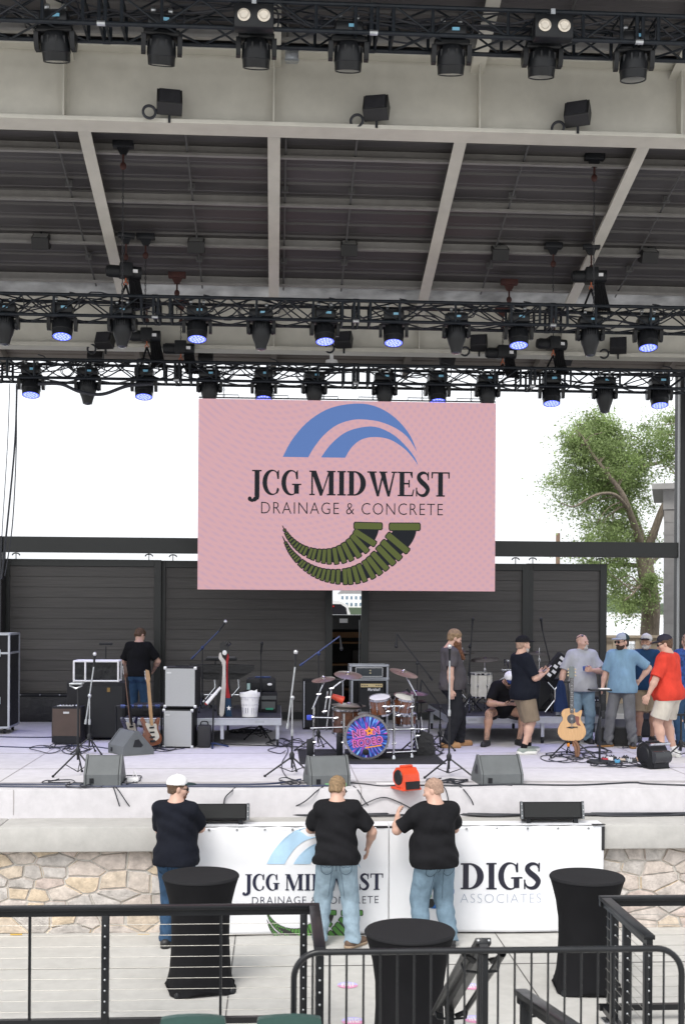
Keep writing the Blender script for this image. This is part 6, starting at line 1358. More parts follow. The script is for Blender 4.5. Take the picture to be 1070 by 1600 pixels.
l = S(208, 1222); tag(MB().box((0, 0, .03), (.14, .09, .06), bev=.015).tube([(0, -.02, .05), (.02, -.03, .14), (.06, -.03, .05)], .008, 6).build('power_brick', WHITE), 'small white power brick right of the small grey monitor', 'power brick').location = l
l = S(530, 1226); tag(MB().box((0, 0, .02), (.26, .07, .04), bev=.008).build('power_strip', mat('strip_green', (.12,.3,.14), .5)), 'greenish power strip beneath the grey monitor before the drums', 'power strip').location = l+Vector((-.05, -.13, 0))
l = S(607, 1224); tag(MB().box((0, 0, .003), (.3, .06, .006)).build('paper_strip', LAB), 'flat white paper strip on the stage left of the red air mover', 'paper').location = l
# things on the ledge in front of the stage
def lz(px, py): return onz(px, py, CAPZ1)
def frontfill(px0, px1, py0, py1, lab, side):
    a, b = lz(px0, py1), lz(px1, py1); W = b.x-a.x; H = at(px0, py0, a.y).z-CAPZ1-.05; t = thing('front_fill_speaker', lab, 'speaker', ((a.x+b.x)/2, a.y+.03, CAPZ1), 0, 'front fill speakers on the ledge'); M = T(0, 0, .066) @ RX(-13)
    MB().prism([(-W/2, 0), (W/2, 0), (W/2-.07, .28), (-W/2+.07, .28)], .0, H, M).build('cabinet', TOLEX, t, bevel=.006); MB().box((side*.02, -.006, H/2), (W-.1, .014, H-.03), M).build('grille', GRILL, t)
    for s in (-1, 1):
        f = MB().box((s*(W/2-.02), -.004, H/2), (.024, .03, H+.01), M).build('fly_rail', mat('rail_grey', (.16,.17,.18), .4, .5), t); m = MB(); [m.ball((s*(W/2-.02), -.02, z), .008, 6, M) for z in (.03, H/2, H-.03)]; m.build('pins', CORN, f); MB().box((s*(W/2-.1), .03, .03), (.05, .04, .064)).build('foot', BLACK, t)
frontfill(300, 390, 1259, 1291, 'long black front fill speaker on the ledge beside the man in the white cap', 0); frontfill(813, 915, 1256, 1289, 'long black front fill speaker on the ledge above the right banner', 0)
p = lz(600, 1272); t = thing('junction_box', 'small white electrical box on the ledge between the two men in black shirts', 'electrical box', (p.x, p.y, CAPZ1)); MB().box((0, 0, .1), (.1, .07, .16), RY(8), bev=.012).build('housing', WHITE, t); MB().box((.01, -.037, .1), (.075, .008, .12), RY(8)).build('lid', LAB, t)
def ledge(lab, pts, r, n=1, seed=0, m=None):
    rnd = random.Random(seed); mb = MB()
    for k in range(n):
        P = [lz(a, b+rnd.uniform(-2, 2)*(n > 1))+Vector((0, 0, r+rnd.random()*.025*(n > 1))) for a, b in pts]; mb.tube(smooth_path(P, 6), r, 6)
    o = mb.build('cable_bundle' if n > 1 else 'cable', m or RUBBER); tag(o, lab, 'cable')
ledge('thick black cable bundle lying along the ledge below the stage step', [(-20, 1274), (80, 1273), (160, 1276), (240, 1274.5), (330, 1276), (420, 1274), (500, 1275.5), (590, 1275), (680, 1274), (770, 1276), (860, 1274), (960, 1275), (1090, 1274)], .012, 6, 3)
def drape(lab, pts, r=.007):
    P = []
    for (px, py, k) in pts:
        P.append(S(px, py)+Vector((0, 0, r)) if k == 's' else (lz(px, py)+Vector((0, 0, r)) if k == 'l' else at(px, py, RISY-.02)))
    o = MB().tube(smooth_path(P, 6), r, 6).build('cable', RUBBER); tag(o, lab, 'cable', 'cables draped over the stage step')
drape('thin cable draped down the step, nearer the man in white cap', [(178, 1229, 's'), (185, 1234, 'f'), (200, 1256, 'f'), (214, 1274, 'l')]); drape('thin cable draped down the step, farther left from the white-cap man', [(176, 1229, 's'), (179, 1234, 'f'), (186, 1256, 'f'), (191, 1274, 'l')])
drape('thin cable running from the stage edge down to the ledge behind the middle man', [(505, 1230, 's'), (495, 1236, 'f'), (470, 1256, 'f'), (425, 1273, 'l')]); drape('dark cable arching over the step to the white electrical box', [(540, 1274, 'l'), (570, 1256, 'f'), (597, 1246, 'f'), (620, 1252, 'f'), (648, 1266, 'f'), (668, 1274, 'l')])
drape('thin cable dropping over the step at the man with glasses', [(690, 1229, 's'), (696, 1234, 'f'), (700, 1250, 'f'), (701, 1262, 'f')]); drape('thin cable falling over the step right of the tall stand', [(718, 1230, 's'), (726, 1236, 'f'), (738, 1254, 'f'), (740, 1272, 'l')]); drape('short cable crossing the step beside the front fill speaker at left', [(368, 1231, 's'), (362, 1236, 'f'), (352, 1246, 'f'), (350, 1258, 'f')])
drape('thin cable falling from the stage between the two men in black shirts', [(552, 1229, 's'), (560, 1236, 'f'), (572, 1255, 'f'), (590, 1272, 'l')])
# ================================================================ the plaza in front: banners, tables, rails
BVIN = mat('banner_vinyl', (.83,.84,.87), .42, var=.03, scale=2, bump=.55, bscale=3.0)
def bsurf(u, v, fold): return -.03-(.016*math.sin(u*9+fold+2*v)*(1-v)+.009*math.sin(u*19-v*11+fold)*v**2+.004*math.sin(13*(u+v)+fold)+.010*math.sin(44*u+fold)*v**5+.006*math.sin(26*u-9*v+fold)*v**2+.012*(1-v))
def conform(t, W, H, fold):
    for o in bpy.data.objects:
        if o.parent == t and (o.name.startswith(('logo', 'title', 'subtitle', 'emblem'))):
            for v in o.data.vertices: v.co.y = bsurf(v.co.x/W, v.co.z/H, fold)-.007+(v.co.y-ZB)*.5
def banner(px0, px1, lab, fold):
    Y = WALLY-.09; x0, x1 = at(px0, 1350, Y).x, at(px1, 1350, Y).x; zt, zb = CAPZ1+.004, at((px0+px1)/2, 1461 if px0 < 500 else 1455, Y).z; W, H = x1-x0, zt-max(zb, .02)
    t = thing('vinyl_banner', lab, 'banner', (x0, Y, zt-H)); n, k = 110, 34; vs = []
    for j in range(k+1):
        for i in range(n+1):
            u, v = i/n, j/k; vs.append((u*W, bsurf(u, v, fold), v*H-.010*abs(math.sin(math.pi*7*u))*v**10))
    fs = [(j*(n+1)+i, j*(n+1)+i+1, (j+1)*(n+1)+i+1, (j+1)*(n+1)+i) for j in range(k) for i in range(n)]; m = MB().add(vs, fs, None, True); o = m.build('sheet', BVIN, t); s = o.modifiers.new('solid', 'SOLIDIFY'); s.thickness = .002
    m = MB(); [m.lathe([(.006, 0), (.014, 0), (.014, .003), (.006, .003)], 12, T(W*(i+.5)/7, -.03, H-.035) @ RX(90)) for i in range(7)]; m.build('grommets', STEEL, t)
    MB().box((W/2, .10, H+.004), (W, .26, .004)).build('top_flap', BVIN, t)
    return t, W, H, Y, x0
t, W, H, Y, bx0 = banner(305, 607, 'white vinyl banner with blue arch and green pipe logo on the wall', .4)
B1 = t; k = W/(607-305)
PP = lambda px, py: (at(px, py, Y-.05).x-bx0, at(px, py, Y-.05).z-t.location.z)
def fit_b(q):   # crop pixels of the logo -> banner: arches bottom-left sits at photo (410,1350), title spans (380..600)
    s = (607-384)/(876-186)*.985; return PP(379+(q[0]-186)*s, 1365+(q[1]-277)*s*1.02)
INK = mat('print_navy', (.012,.014,.04), .45)
ZB = -.068
logo(t, fit_b, 0, (mat('print_sky_blue', (.42,.62,.80), .45), INK, mat('print_black', (.03,.03,.03), .45), mat('print_green', (.10,.28,.06), .45)), T(0, ZB, 0) @ XZ)
conform(t, W, H, .4)
t, W, H, Y, bx0 = banner(607.5, 941, 'white vinyl banner lettered DIGS ASSOCIATES, hung on the wall at right', 2.1)
m = MB(); a, b = PP(719, 1390), PP(845, 1348); serif(m, 'DIGS', a[0], b[0], a[1], b[1]-a[1], 0, .22); o = MB(); o.add(m.v, m.f, T(0, ZB, 0) @ XZ); o.build('title', mat('print_charcoal', (.02,.02,.035), .4), t)
m = MB(); a, b = PP(719, 1411), PP(845, 1396); text_mb(m, 'ASSOCIATES', a[0], b[0], a[1], b[1]-a[1], 0, -.022); o = MB(); o.add(m.v, m.f, T(0, ZB, 0) @ XZ); o.build('subtitle', mat('print_grey_blue', (.42,.46,.55), .45), t)
PD = lambda pts: [PP(*q) for q in spl(pts, 4)]
MB().flat(PD([(700, 1376), (709, 1388), (707, 1402), (690, 1418), (672, 1418), (690, 1398)]), 0, T(0, ZB, 0) @ XZ).build('emblem_blue', mat('print_blue', (.03,.14,.42), .45), t); MB().flat(PD([(640, 1396), (668, 1392), (674, 1402), (660, 1408), (648, 1405)]), 0, T(0, ZB-.001, 0) @ XZ).build('emblem_green', mat('print_green', (.10,.28,.06)), t); MB().flat(PD([(648, 1408), (676, 1405), (676, 1418), (655, 1419)]), 0, T(0, ZB-.0005, 0) @ XZ).build('emblem_black', mat('print_black', (.03,.03,.03)), t)
conform(t, W, H, 2.1)
MB().box((W-.01, -.045, H-.15), (.035, .004, .27)).box((W-.06, -.03, H+.008), (.15, .06, .004)).build('black_tape', mat('gaffer_tape', (.015,.015,.018), .6), t); MB().box((.04, -.035, H-.012), (.38, .004, .02)).build('black_tape', mat('gaffer_tape', (.015,.015,.018)), t)
# stretch-cloth cocktail tables
def table(px, pyt, wpx, lab, rz, ht=1.08):
    p = onz(px, pyt, ht); r = wpx/2*(p.y)/F; t = thing('cocktail_table', lab, 'table', (p.x, p.y, 0), rz, 'black cocktail tables'); n = 72; vs = []
    hs = [0, .02, .06, .14, .28, .45, .62, .78, .9, .97, 1.0]
    rr = [1.06, 1.02, .96, .88, .79, .755, .765, .83, .92, .985, 1.0]
    for z, q in zip(hs, rr):
        for j in range(n):
            a = 2*math.pi*j/n; lobe = math.cos(4*a)*.5+.5; low = max(0, 1-z*3.2); k = q*(1-.15*low*(1-lobe**1.5)); zz = z*ht
            if z < .02: zz = .004+.05*(1-lobe**.7)
            fold = .012*low*math.sin(20*a+3*z)
            vs.append((r*(k+fold)*math.cos(a), r*(k+fold)*math.sin(a), zz))
    nr = len(hs); fs = [(i*n+j, i*n+(j+1) % n, (i+1)*n+(j+1) % n, (i+1)*n+j) for i in range(nr-1) for j in range(n)]
    MB().add(vs, fs, None, True).build('stretch_cover', CLOTHB, t); MB().lathe([(r, ht-.002), (r*.985, ht+.007), (1e-4, ht+.009)], n).lathe([(r+.003, ht-.018), (r+.004, ht-.006), (r, ht)], n).build('top_cover', mat('black_top_cloth', (.018,.018,.02), .75, bump=.1, bscale=300, spec=.15), t)
    for k in range(4): a = math.pi/2*k; MB().lathe([(.03, 0), (.03, .03), (.015, .05)], 10, T(r*1.0*math.cos(a), r*1.0*math.sin(a), 0)).build('foot', BLACK, t)
table(314, 1367.5, 118, 'black cloth cocktail table beside the man in the white cap', 58)
table(640, 1454, 141, 'nearest black cloth cocktail table, behind the curved barrier', 45)
table(916.5, 1369, 117, 'black cloth cocktail table in front of the right end of the banner', 40)
# guard rails with cable infill
RAILM = mat('rail_black', (.010,.011,.013), .32, var=.2, spec=.4); CABLE = mat('rail_cable', (.38,.37,.34), .4, .7)
def guard(name, lab, runs, posts, thin):
    t = thing('guard_rail', lab, 'railing', (0, 0, 0)); zt = 1.11
    for (a, b) in runs:
        a, b = Vector(a), Vector(b); d = b-a; L = d.length; an = math.degrees(math.atan2(d.y, d.x)); M = T(*((a+b)/2)) @ RZ(an)
        MB().box((0, 0, zt-.018), (L, .09, .036), M, bev=.006).box((0, 0, zt-.06), (L, .05, .05), M).build('top_rail', RAILM, t); MB().box((0, 0, .125), (L, .05, .05), M).build('bottom_rail', RAILM, t)
        for k in range(9): z = .21+.092*k; MB().cyl((-L/2+(.13 if a.x > 0 and abs(d.x) > 1 else .0), 0, z), (L/2, 0, z), .0024, n=6, M=M).build('infill_cable', CABLE, t)
    for (x, y) in posts:
        p = MB().box((x, y, (zt-.08)/2), (.062, .062, zt-.08), bev=.004).build('post', RAILM, t); m = MB()
        for k in range(9): m.ball((x, y-.032, .21+.092*k), (.009, .006, .009), 6)
        m.box((x, y, .006), (.14, .14, .012)); m.build('bolts', STEEL, p)
    for (x, y) in thin: MB().box((x, y, .6), (.022, .022, .93)).build('baluster', RAILM, t)
GYR = 10.02; xa = at(491, 1413, GYR).x
guard('l', 'black cable guard rail with flat cap in front of the left table', [((-7.2, GYR, 0), (xa+.045, GYR, 0)), ((xa, GYR-.05, 0), (xa, 8.72, 0))], [(at(165, 1500, GYR).x, GYR), (xa-.09, GYR), (xa, 8.78), (-4.6, GYR)], [(at(47, 1500, GYR).x, GYR), (at(345, 1500, GYR).x, GYR), (-5.2, GYR)])
GY2 = 10.2; xb = at(944, 1405, GY2).x
guard('r', 'black cable guard rail with flat cap in front of the right table', [((xb-.045, GY2, 0), (7.2, GY2, 0)), ((xb, GY2-.05, 0), (xb, 8.95, 0))], [(xb+.06, GY2), (xb, 9.9), (xb, 9.55), (xb, 9.0), (4.6, GY2)], [(xb+.8, GY2)])
# crowd barrier on the terrace landing
BY_ = 6.25; zb0 = at(760, 1485, BY_).z; x0, x1 = at(459, 1560, BY_).x, at(1064, 1560, BY_).x
t = thing('crowd_barrier', 'black curved tube crowd barrier across the foreground', 'barrier', (0, BY_, .77)); h = zb0-.77; rr = .14; m = MB(); pts = [(x0, 0, .12), (x0, 0, h-rr)]
pts += [(x0+rr-rr*math.cos(R(a)), 0, h-rr+rr*math.sin(R(a))) for a in range(10, 91, 10)]+[(x1-rr+rr*math.sin(R(a)), 0, h-rr+rr*math.cos(R(a))) for a in range(0, 91, 10)]+[(x1, 0, .12)]
m.tube(pts, .0175, 10); m.build('frame', RAILM, t); MB().tube([(x0, 0, .14), (x1, 0, .14)], .0155, 8).build('bottom_bar', RAILM, t)
n = 22; [MB().cyl((x0+.1+(x1-x0-.2)*i/(n-1), 0, .14), (x0+.1+(x1-x0-.2)*i/(n-1), 0, h), .0062, n=8).build('bar', RAILM, t) for i in range(n)]
for x in (x0+.3, x1-.3): MB().box((x, 0, .02), (.06, .6, .02)).box((x, 0, .08), (.04, .03, .12)).build('foot', RAILM, t)
MB().box((x0-.05, 0, h-.37), (.09, .03, .045)).build('hook', RAILM, t)
# stair handrail going down to the plaza: flat cap, round grab rail on brackets
def handrail(lab, A, B, grab, posts):
    t = thing('stair_handrail', lab, 'handrail', (0, 0, 0)); A, B = Vector(A), Vector(B); d = B-A; L = d.length; x = d.normalized(); y = Vector((0, 0, 1)).cross(x).normalized(); z = x.cross(y)
    M = Matrix(((x.x, y.x, z.x, (A.x+B.x)/2), (x.y, y.y, z.y, (A.y+B.y)/2), (x.z, y.z, z.z, (A.z+B.z)/2), (0, 0, 0, 1)))
    MB().box((0, 0, 0), (L, .09, .036), M, bev=.005).box((0, 0, -.045), (L, .05, .054), M).build('cap_rail', RAILM, t); m = MB(); [m.ball((-L/2-.004, s*.03, 0), .008, 6, M) for s in (-1, 1)]; m.build('end_screw', CORN, t)
    for s in grab:
        m = MB().tube([(-L/2+.1, s*.05, -.09), (-L/2+.02, s*.11, -.07), (L/2-.05, s*.11, -.07), (L/2-.02, s*.05, -.09)], .019, 10, M); m.build('grab_rail', RAILM, t)
        for q in (-.4, .4): MB().tube([(q*L, 0, -.14), (q*L, s*.1, -.13), (q*L, s*.11, -.09)], .009, 6, M).build('bracket', RAILM, t)
    for f, zf in posts:
        p = A+d*f; MB().box((p.x, p.y, (p.z-.05+zf)/2), (.06, .06, p.z-.05-zf), bev=.004).build('post', RAILM, t)
def ptd(px, py, Yd): return at(px, py, Yd)
handrail('black stair handrail sloping down from the landing, right of the nearest table', ptd(755, 1470, 6.62), ptd(699, 1568, 8.25), (-1, 1), [(.02, .77), (.93, .1)])
handrail('black ramp handrail with a round grab rail, lower right behind the barrier', ptd(905, 1612, 6.32), ptd(812, 1549, 7.6), (-1,), [(.9, 0), (.1, .77)])
# floor decals
for i, (px, py, where) in enumerate(((543, 1539, 'left of the nearest table, farther one'), (551, 1595, 'left of the nearest table, nearer one'), (735, 1541, 'right of the nearest table, farther one'), (741, 1592, 'right of the nearest table, nearer one'))):
    p = onz(px, py, .004); t = thing('floor_sticker', f'oval blue and magenta floor sticker {where}', 'sticker', p, 0, 'oval floor stickers')
    m = MB().lathe([(1, 0), (1e-4, .001)], 36, Matrix.Diagonal((.10, .1, 1, 1))); o = m.build('disc', None, t)
    sm = bpy.data.materials.get('sticker_print')
    if not sm:
        sm = bpy.data.materials.new('sticker_print'); sm.use_nodes = True; N, L = sm.node_tree.nodes, sm.node_tree.links; tc = N.new('ShaderNodeTexCoord'); sp = N.new('ShaderNodeSeparateXYZ'); L.new(tc.outputs['Object'], sp.inputs[0]); rp = N.new('ShaderNodeValToRGB'); mr = N.new('ShaderNodeMapRange'); mr.inputs[1].default_value = -.1; mr.inputs[2].default_value = .1; L.new(sp.outputs[1], mr.inputs[0]); L.new(mr.outputs[0], rp.inputs[0]); rp.color_ramp.elements[0].position = .42; rp.color_ramp.elements[0].color = (.72,.30,.48,1); rp.color_ramp.elements[1].position = .55; rp.color_ramp.elements[1].color = (.52,.48,.80,1); L.new(rp.outputs[0], N['Principled BSDF'].inputs['Base Color'])
    o.data.materials.append(sm); rnd = random.Random(i); m = MB()
    for r in range(3):
        for c in range(5): m.box((-.05+.025*c+rnd.uniform(-.004,.004), .045-.04*r+rnd.uniform(-.004,.004), .0025), (rnd.uniform(.01,.021), rnd.uniform(.016,.03), .002))
    m.build('print', LAB, t)
# seat backs poking into the very bottom of the frame
SEATG = mat('seat_green', (.03,.075,.065), .35, bump=.1)
for i, (px, py, lab) in enumerate(((302, 1588, 'dark green stadium seat back at the bottom edge, left one of two'), (452, 1588, 'dark green stadium seat back at the bottom edge, right one of two'))):
    p = at(px, py, 5.9); t = thing('stadium_seat', lab, 'seat', (p.x, 5.9, .77), 0, 'green stadium seats'); hh = p.z-.77; w_ = .15
    MB().prism(spl([(-.16, .42), (-.165, hh-.06), (-.12, hh), (.12, hh), (.165, hh-.06), (.16, .42)], 5), -.02, .02, XZ).build('seat_back', SEATG, t, bevel=.008); MB().box((0, -.22, .42), (.42, .42, .04), bev=.015).build('seat_pan', SEATG, t)
    for s in (-1, 1): MB().box((s*.2, -.12, .22), (.03, .3, .44)).build('leg', BLACK, t)
# yellow paint marks and small litter at the wall foot
for (px, py, lab) in ((26, 1462, 'small yellow paint mark on the wall foot at far left'), (225, 1462.5, 'small yellow paint mark on the wall foot beside the left table')):
    p = at(px, py-2, WALLY-.02); tag(MB().box((0, 0, 0), (.13, .006, .014)).build('paint_mark', mat('paint_yellow', (.65,.42,.08), .7)), lab, 'paint mark').location = p
# ================================================================ people
TEEB = cloth('tee_black', (.010,.010,.0115)); POLOB = cloth('polo_black', (.0125,.0125,.0145)); NAVYP = cloth('polo_navy', (.010,.0115,.018)); NAVYT = cloth('tee_navy', (.010,.012,.019)); GREYT = cloth('tee_grey', (.085,.078,.082))
JEAND = denim('jeans_dark', (.035,.075,.14)); JEANL = denim('jeans_light', (.27,.36,.43)); JEANM = denim('jeans_mid', (.17,.25,.32)); JEANK = denim('jeans_black', (.02,.021,.025))
GREYP = cloth('trousers_grey', (.15,.155,.165), var=.25); KHAKI = cloth('shorts_khaki', (.21,.165,.12)); SAND = cloth('shorts_sand', (.33,.26,.17)); OFFW = cloth('shorts_offwhite', (.56,.52,.45)); GREYS = cloth('shorts_grey', (.035,.035,.04))
CAPW = cloth('cap_white', (.78,.78,.79), var=.04); CAPB = cloth('cap_black', (.012,.012,.014)); CAPG = cloth('cap_greyblue', (.36,.40,.46)); CAPN = cloth('cap_navy', (.02,.035,.11)); CAPC = cloth('cap_charcoal', (.035,.033,.045)); MESH = cloth('cap_mesh_dark', (.03,.05,.055)); CAPL = cloth('cap_pale_grey', (.55,.54,.52))
SHB = mat('shoe_black', (.02,.02,.022), .5, bump=.2); SHBR = mat('shoe_brown', (.12,.075,.05), .7, bump=.3); BOOT = mat('boot_tan', (.40,.22,.10), .7, var=.2, bump=.3); SNK = mat('sneaker_greygreen', (.26,.30,.27), .7, bump=.3); SNW = mat('sneaker_white', (.7,.7,.7), .6, bump=.2); SOLW = mat('sole_white', (.72,.72,.68), .6)
HBLOND = mat('hair_blond_brown', (.26,.17,.09), .6, var=.4, scale=40, bump=.6, bscale=120); BRED = mat('beard_auburn', (.16,.065,.028), .7, var=.4, scale=50, bump=.8, bscale=140); BGREY = mat('beard_grey', (.55,.52,.49), .8, var=.3, scale=50, bump=.8, bscale=140); BDARK = mat('beard_dark', (.05,.03,.022), .8, var=.4, scale=50, bump=.8, bscale=140); HDARK = mat('hair_dark', (.035,.022,.016), .6, var=.5, scale=40, bump=.6, bscale=120); HBUZZ = mat('hair_buzzed', (.36,.235,.175), .8, var=.3, scale=60, bump=.4, bscale=200)
CAMO = mat('camo_blue', (.02,.06,.22), .8, var=1.0, scale=16, bump=.3, bscale=26); GSH = cloth('shirt_pale_grey', (.40,.41,.43), var=.12); BLUP = cloth('polo_sky_blue', (.20,.33,.45)); NAVB = cloth('tee_ink_blue', (.018,.05,.11)); REDP = cloth('polo_red', (.60,.055,.035))
STD = denim('stitch_dark', (.012,.022,.045)); STL = denim('stitch_light', (.09,.14,.19)); STM = denim('stitch_mid', (.06,.095,.13))
g0 = lambda px, py: onz(px, py, 0)
# front left, arms folded
person('man in white cap, navy polo and jeans, standing behind the left table', g0(274, 1480), -14, 1.87, .45, 2, head=(-58, 6, 0),
    L=dict(w=(.0, .27, 1.17), pole=(-1, -.1, -.5)), Rr=dict(w=(-.02, .33, 1.16), pole=(1, .1, -.5)), top=dict(mat=NAVYP, hem=.86, sleeve=.82, loose=.012, wr=.009), bottom=dict(mat=JEAND, pockets=STD), shoes=dict(mat=SHB), hair=dict(mat=HAIRB, g=.005, low=-.06), hat=dict(mat=CAPW, bmat=MESH, tilt=4), shades=True, beard=dict(mat=BRED), sd=1, LL=dict(a=(-.10, .0, .085)), RL=dict(a=(.13, -.03, .085)))
# front middle, leaning over the banner
person('bareheaded man in black polo and pale jeans, bending over the banner', g0(525, 1479), -4, 1.87, .36, 7, head=(-24, 26, 0),
    L=dict(w=(-.12, .40, 1.16), pole=(-1, -.3, -.75)), Rr=dict(w=(.33, .25, 1.0), pole=(.8, -.6, -.1), n=(-1, 0, 0), curl=.3, d=(-.1, .35, -1)), top=dict(mat=POLOB, hem=.86, sleeve=.8, loose=.018, wr=.012), bottom=dict(mat=JEANL, loose=.014, wr=.011, pockets=STL), shoes=dict(mat=SHBR, smat=mat('sole_tan', (.35,.26,.18), .7)), hair=dict(mat=HBLOND, g=.007), shades=True, sd=2, LL=dict(a=(-.17, .03, .085), toe=-8), RL=dict(a=(.17, -.02, .085), toe=42))
# front right, shaved head
person('heavy man with shaved head, black polo and jeans, by the banner seam', g0(679, 1481), 16, 1.86, .8, 3, head=(48, 14, 0),
    L=dict(w=(-.28, .36, 1.34), pole=(-.8, -.4, -1)), Rr=dict(w=(.14, .38, 1.18), pole=(1, -.4, -.6)), top=dict(mat=POLOB, hem=.85, sleeve=.8, loose=.016, wr=.010), bottom=dict(mat=JEANM, loose=.016, wr=.011, pockets=STM), shoes=dict(mat=SHB), hair=dict(mat=HBUZZ, g=.003, low=-.05), sd=3, LL=dict(a=(-.15, 0, .085)), RL=dict(a=(.17, 0, .085)))
# back left
p = at(216, 1000, 20.95); person('man in black shirt and jeans facing the wall, head bowed', (p.x, 20.95, SZ), -8, 1.80, .35, 9, head=(-28, 38, 0), L=dict(w=(-.16, .32, 1.02), pole=(-1, -.6, 0)), Rr=dict(w=(.22, .28, 1.0), pole=(1, -.6, 0)),
    top=dict(mat=TEEB, hem=.88, sleeve=.8, loose=.016), bottom=dict(mat=JEAND), shoes=dict(mat=SHB), hair=dict(mat=HAIRB, g=.012), sd=4)
# bearded man
o, q = person('man with very long auburn beard, grey tee and black jeans', S(705, 1167), -84, 1.84, .33, -3, head=(0, 27, 0), neckfwd=.075, L=dict(w=(-.28, .06, .86)), Rr=dict(w=(.27, -.08, .86), pole=(.3, -1, 0)),
    top=dict(mat=GREYT, hem=.87, sleeve=.72, loose=.014, wr=.006), bottom=dict(mat=JEANK, loose=.016, wr=.008), shoes=dict(mat=BOOT, boot=True), hair=dict(mat=HBLOND, g=.014), beard=dict(mat=BRED, long=.31), collar=False, sd=5, LL=dict(a=(-.12, .16, .085)), RL=dict(a=(.12, -.1, .085)))
t = thing('tape_measure', 'yellow and black tape measure clipped to the bearded man\'s belt', 'tape measure', pw(o, (.215, .03, .93)), -86+90); MB().box((0, 0, 0), (.05, .04, .11), bev=.01).build('case', mat('tape_yellow', (.62,.45,.05), .4), t); MB().box((0, -.022, 0), (.03, .01, .05)).build('centre', BLACK, t)
t = thing('tool_holster', 'black holster on the front of the bearded man\'s belt', 'holster', pw(o, (.10, .2, .9)), -86); MB().box((0, 0, 0), (.06, .04, .15), bev=.012).build('pouch', SHB, t)
# seated man
px_ = at(781, 1100, 18.5); o, q = person('tattooed man in black tee sitting on the riser edge with a phone', (px_.x, rb.y+.12, SZ), 183, 1.80, .35, 44, pel=(0, 0, -.385), head=(0, -16, 0), neckfwd=.05, skin=tattoo_skin(),
    L=dict(w=(-.075, .56, .66), pole=(-1, -.3, -.3), d=(.5, .75, .1), n=(.4, -.1, .9), curl=.7), Rr=dict(w=(.075, .56, .66), pole=(1, -.3, -.3), d=(-.5, .75, .1), n=(-.4, -.1, .9), curl=.7), LL=dict(a=(-.2, .34, .085), pole=(-.5, 1, .4)), RL=dict(a=(.34, .42, .085), pole=(.5, 1, .4), toe=30),
    top=dict(mat=TEEB, hem=.93, sleeve=.8, loose=.014), bottom=dict(mat=GREYS, short=.8, loose=.014), shoes=dict(mat=SHB, smat=SHB), hat=dict(mat=CAPW, bmat=CAPN, tilt=0), hair=dict(mat=HDARK, g=.006), beard=dict(mat=BDARK), shades=True, collar=False, sd=6)
t = thing('phone', 'dark phone in the hands of the seated man', 'phone', pw(o, (0, .645, .69)), 183); MB().box((0, 0, 0), (.075, .15, .01), RX(30), bev=.004).build('body', BLACK, t); MB().box((0, 0, .0062), (.066, .135, .001), RX(30)).build('screen', DARKG, t)
# black cap man
o, q = person('heavy man in black cap, navy tee and khaki shorts, holding a phone', S(817, 1177), -76, 1.76, .5, -3, head=(6, 8, 0), L=dict(w=(-.08, .29, 1.21), pole=(-.7, -.3, -1), d=(.2, .8, .35), n=(.3, -.3, .9)), Rr=dict(w=(.10, .27, 1.19), pole=(.7, -.4, -1), d=(-.25, .8, .35), n=(-.3, -.3, .9)),
    top=dict(mat=NAVYT, hem=.82, sleeve=.86, loose=.018), bottom=dict(mat=KHAKI, short=.98, loose=.02), shoes=dict(mat=SNK, smat=SOLW, sole=.04), hat=dict(mat=CAPB, tilt=6), hair=dict(mat=HBUZZ, g=.003), beard=dict(mat=BGREY), collar=False, socks=TEEB, sd=7, LL=dict(a=(-.12, .14, .085)), RL=dict(a=(.13, -.06, .085)))
t = thing('phone', 'pale phone held up by the man in the black cap', 'phone', pw(o, (.0, .385, 1.28)), -78); MB().box((0, 0, 0), (.075, .15, .012), RX(35), bev=.004).build('body', mat('phone_pale', (.45,.42,.5), .3), t); MB().box((0, 0, .0075), (.066, .135, .001), RX(35)).build('screen', DARKG, t)
# grey shirt man
o, q = person('bald man in pale grey shirt and jeans behind the acoustic guitar', S(908, 1161), 176, 1.77, .34, -2, head=(42, 2, 0), L=dict(w=(-.10, .28, 1.20), pole=(-1, -.3, -.8), n=(.3, -1, .2), curl=1.0), Rr=dict(w=(.36, .06, .90), pole=(.8, -.8, 0)),
    top=dict(mat=GSH, hem=.84, sleeve=.85, loose=.018, wr=.006), bottom=dict(mat=JEANM, wr=.008), shoes=dict(mat=SHB), beard=dict(mat=BGREY, goatee=True), shades='up', sd=8)
m = MB(); [m.ball((0, .155+.05*math.sin((1.38-z)/.5*3), z), (.006, .005, .006), 6) for z in (1.38, 1.28, 1.18, 1.08)]
t = thing('jacket', 'navy jacket hanging from the right hand of the bald man in grey', 'jacket', pw(o, (.36, .1, .86)), 176); m = MB(); vs = []; n = 16
for z, w_, d in ((.16, .03, .03), (.06, .06, .05), (-.1, .08, .06), (-.26, .10, .06), (-.34, .09, .05)):
    for j in range(n): a = 2*math.pi*j/n; k = 1+.22*math.sin(5*a+z*8); vs.append((w_*k*math.cos(a), d*k*math.sin(a), z))
fs = [(i*n+j, i*n+(j+1) % n, (i+1)*n+(j+1) % n, (i+1)*n+j) for i in range(4) for j in range(n)]+[tuple(range(n)), tuple(range(4*n, 5*n))[::-1]]
m.add(vs, fs, None, True).build('cloth', cloth('jacket_navy', (.02,.035,.09), bump=.7), t); m = MB().box((.03, -.06, -.36), (.08, .03, .08), bev=.01); m.build('lining', cloth('lining_grey', (.4,.42,.45)), t)
t = thing('phone', 'blue phone held to the chest of the bald man in grey', 'phone', pw(o, (-.02, .30, 1.235)), 176); MB().box((0, 0, 0), (.13, .012, .07), RY(10), bev=.004).build('body', mat('phone_blue', (.03,.08,.3), .3), t)
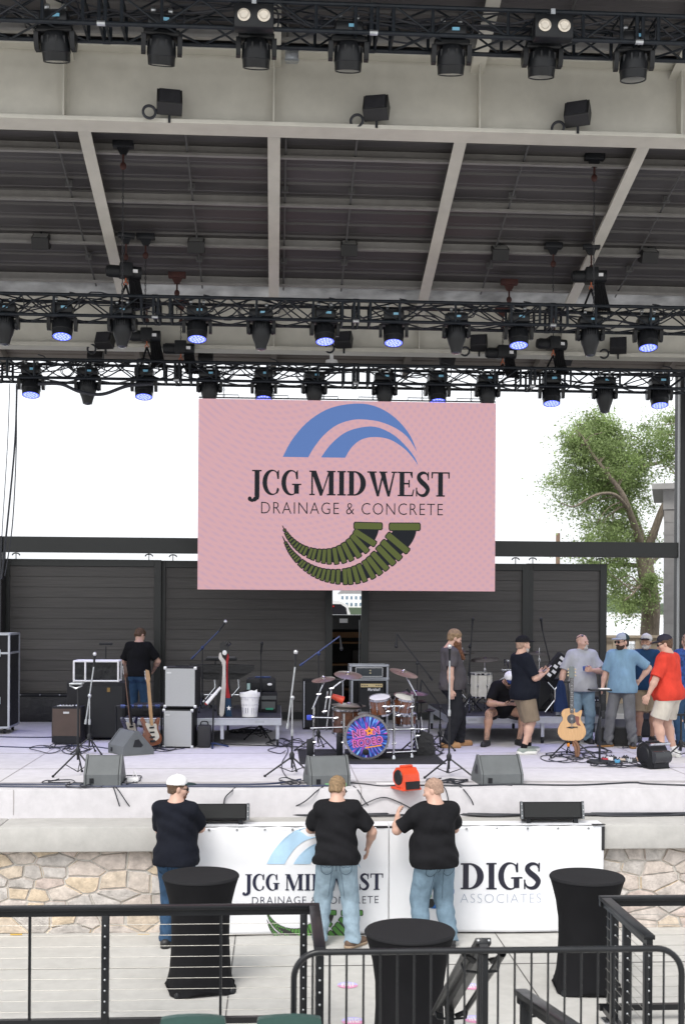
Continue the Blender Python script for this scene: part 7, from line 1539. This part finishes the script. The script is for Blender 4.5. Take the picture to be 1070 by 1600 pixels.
# blue polo man
o, q = person('man in sky blue polo, grey trousers and mesh-backed cap', S(971, 1167), 152, 1.79, .04, 0, head=(-40, 3, 0), Rr=dict(w=(.31, .08, .85), curl=.7), L=dict(w=(-.24, -.10, 1.03), pole=(-1, -.5, .1), d=(.8, -.2, -.4), n=(0, 1, .2)),
    top=dict(mat=BLUP, hem=.85, sleeve=.86, loose=.018), bottom=dict(mat=GREYP, wr=.009), shoes=dict(mat=SHB, smat=mat('sole_gum', (.35,.18,.06), .7)), hat=dict(mat=CAPG, bmat=CAPG, rear=MESH, tilt=2), hair=dict(mat=HDARK, g=.006, low=-.075), beard=dict(mat=BDARK), shades=True, sd=9, LL=dict(a=(-.17, .02, .085), toe=-12), RL=dict(a=(.2, .08, .085), toe=35))
# navy man
o, q = person('white-bearded man in pale cap, ink blue tee and tan shorts', S(1008, 1159), 168, 1.77, .06, 0, head=(-22, 0, 0), Rr=dict(w=(.29, .10, 1.02), pole=(1, -.3, 0), d=(-.7, .3, -.4), n=(-.2, -1, 0)), skin=SKINT,
    top=dict(mat=NAVB, hem=.86, sleeve=.6, loose=.012), bottom=dict(mat=SAND, short=.98, loose=.014), shoes=dict(mat=SHB), hat=dict(mat=CAPL, bmat=CAPC, tilt=2), hair=dict(mat=BGREY, g=.005), beard=dict(mat=BGREY), collar=False, sd=10)
wv, wd = q['J'][1][1], q['J'][1][1]-q['J'][1][0]; MB().cyl(wv-wd*.16, wv-wd*.02, .034, n=14).build('wristwatch', BLACK, o)
# red polo man
person('heavy man in red polo, off-white shorts and dark cap', S(1044, 1184), 48, 1.80, .6, 4, head=(22, 12, 0), L=dict(w=(-.38, .16, .88), pole=(-.6, -.8, 0)), Rr=dict(w=(.37, .1, .88)),
    top=dict(mat=REDP, hem=.83, sleeve=.92, loose=.024, wr=.007), bottom=dict(mat=OFFW, short=.8, loose=.02, wr=.006), shoes=dict(mat=SNW, smat=SOLW, sole=.03), hat=dict(mat=CAPC, tilt=4), hair=dict(mat=HAIRB, g=.012, low=-.10), shades=True, socks=SNW, sd=11, LL=dict(a=(-.14, .02, .085)), RL=dict(a=(.16, -.02, .085)))
# camouflage shirt at the right edge
person('man in blue camouflage shirt and jeans at the right edge', S(1073, 1166), 8, 1.80, .4, 0, head=(-15, 6, 0), top=dict(mat=CAMO, hem=.86, sleeve=.9, loose=.02), bottom=dict(mat=JEAND), shoes=dict(mat=SHB), hair=dict(mat=HBUZZ, g=.004), shades='up', sd=12)
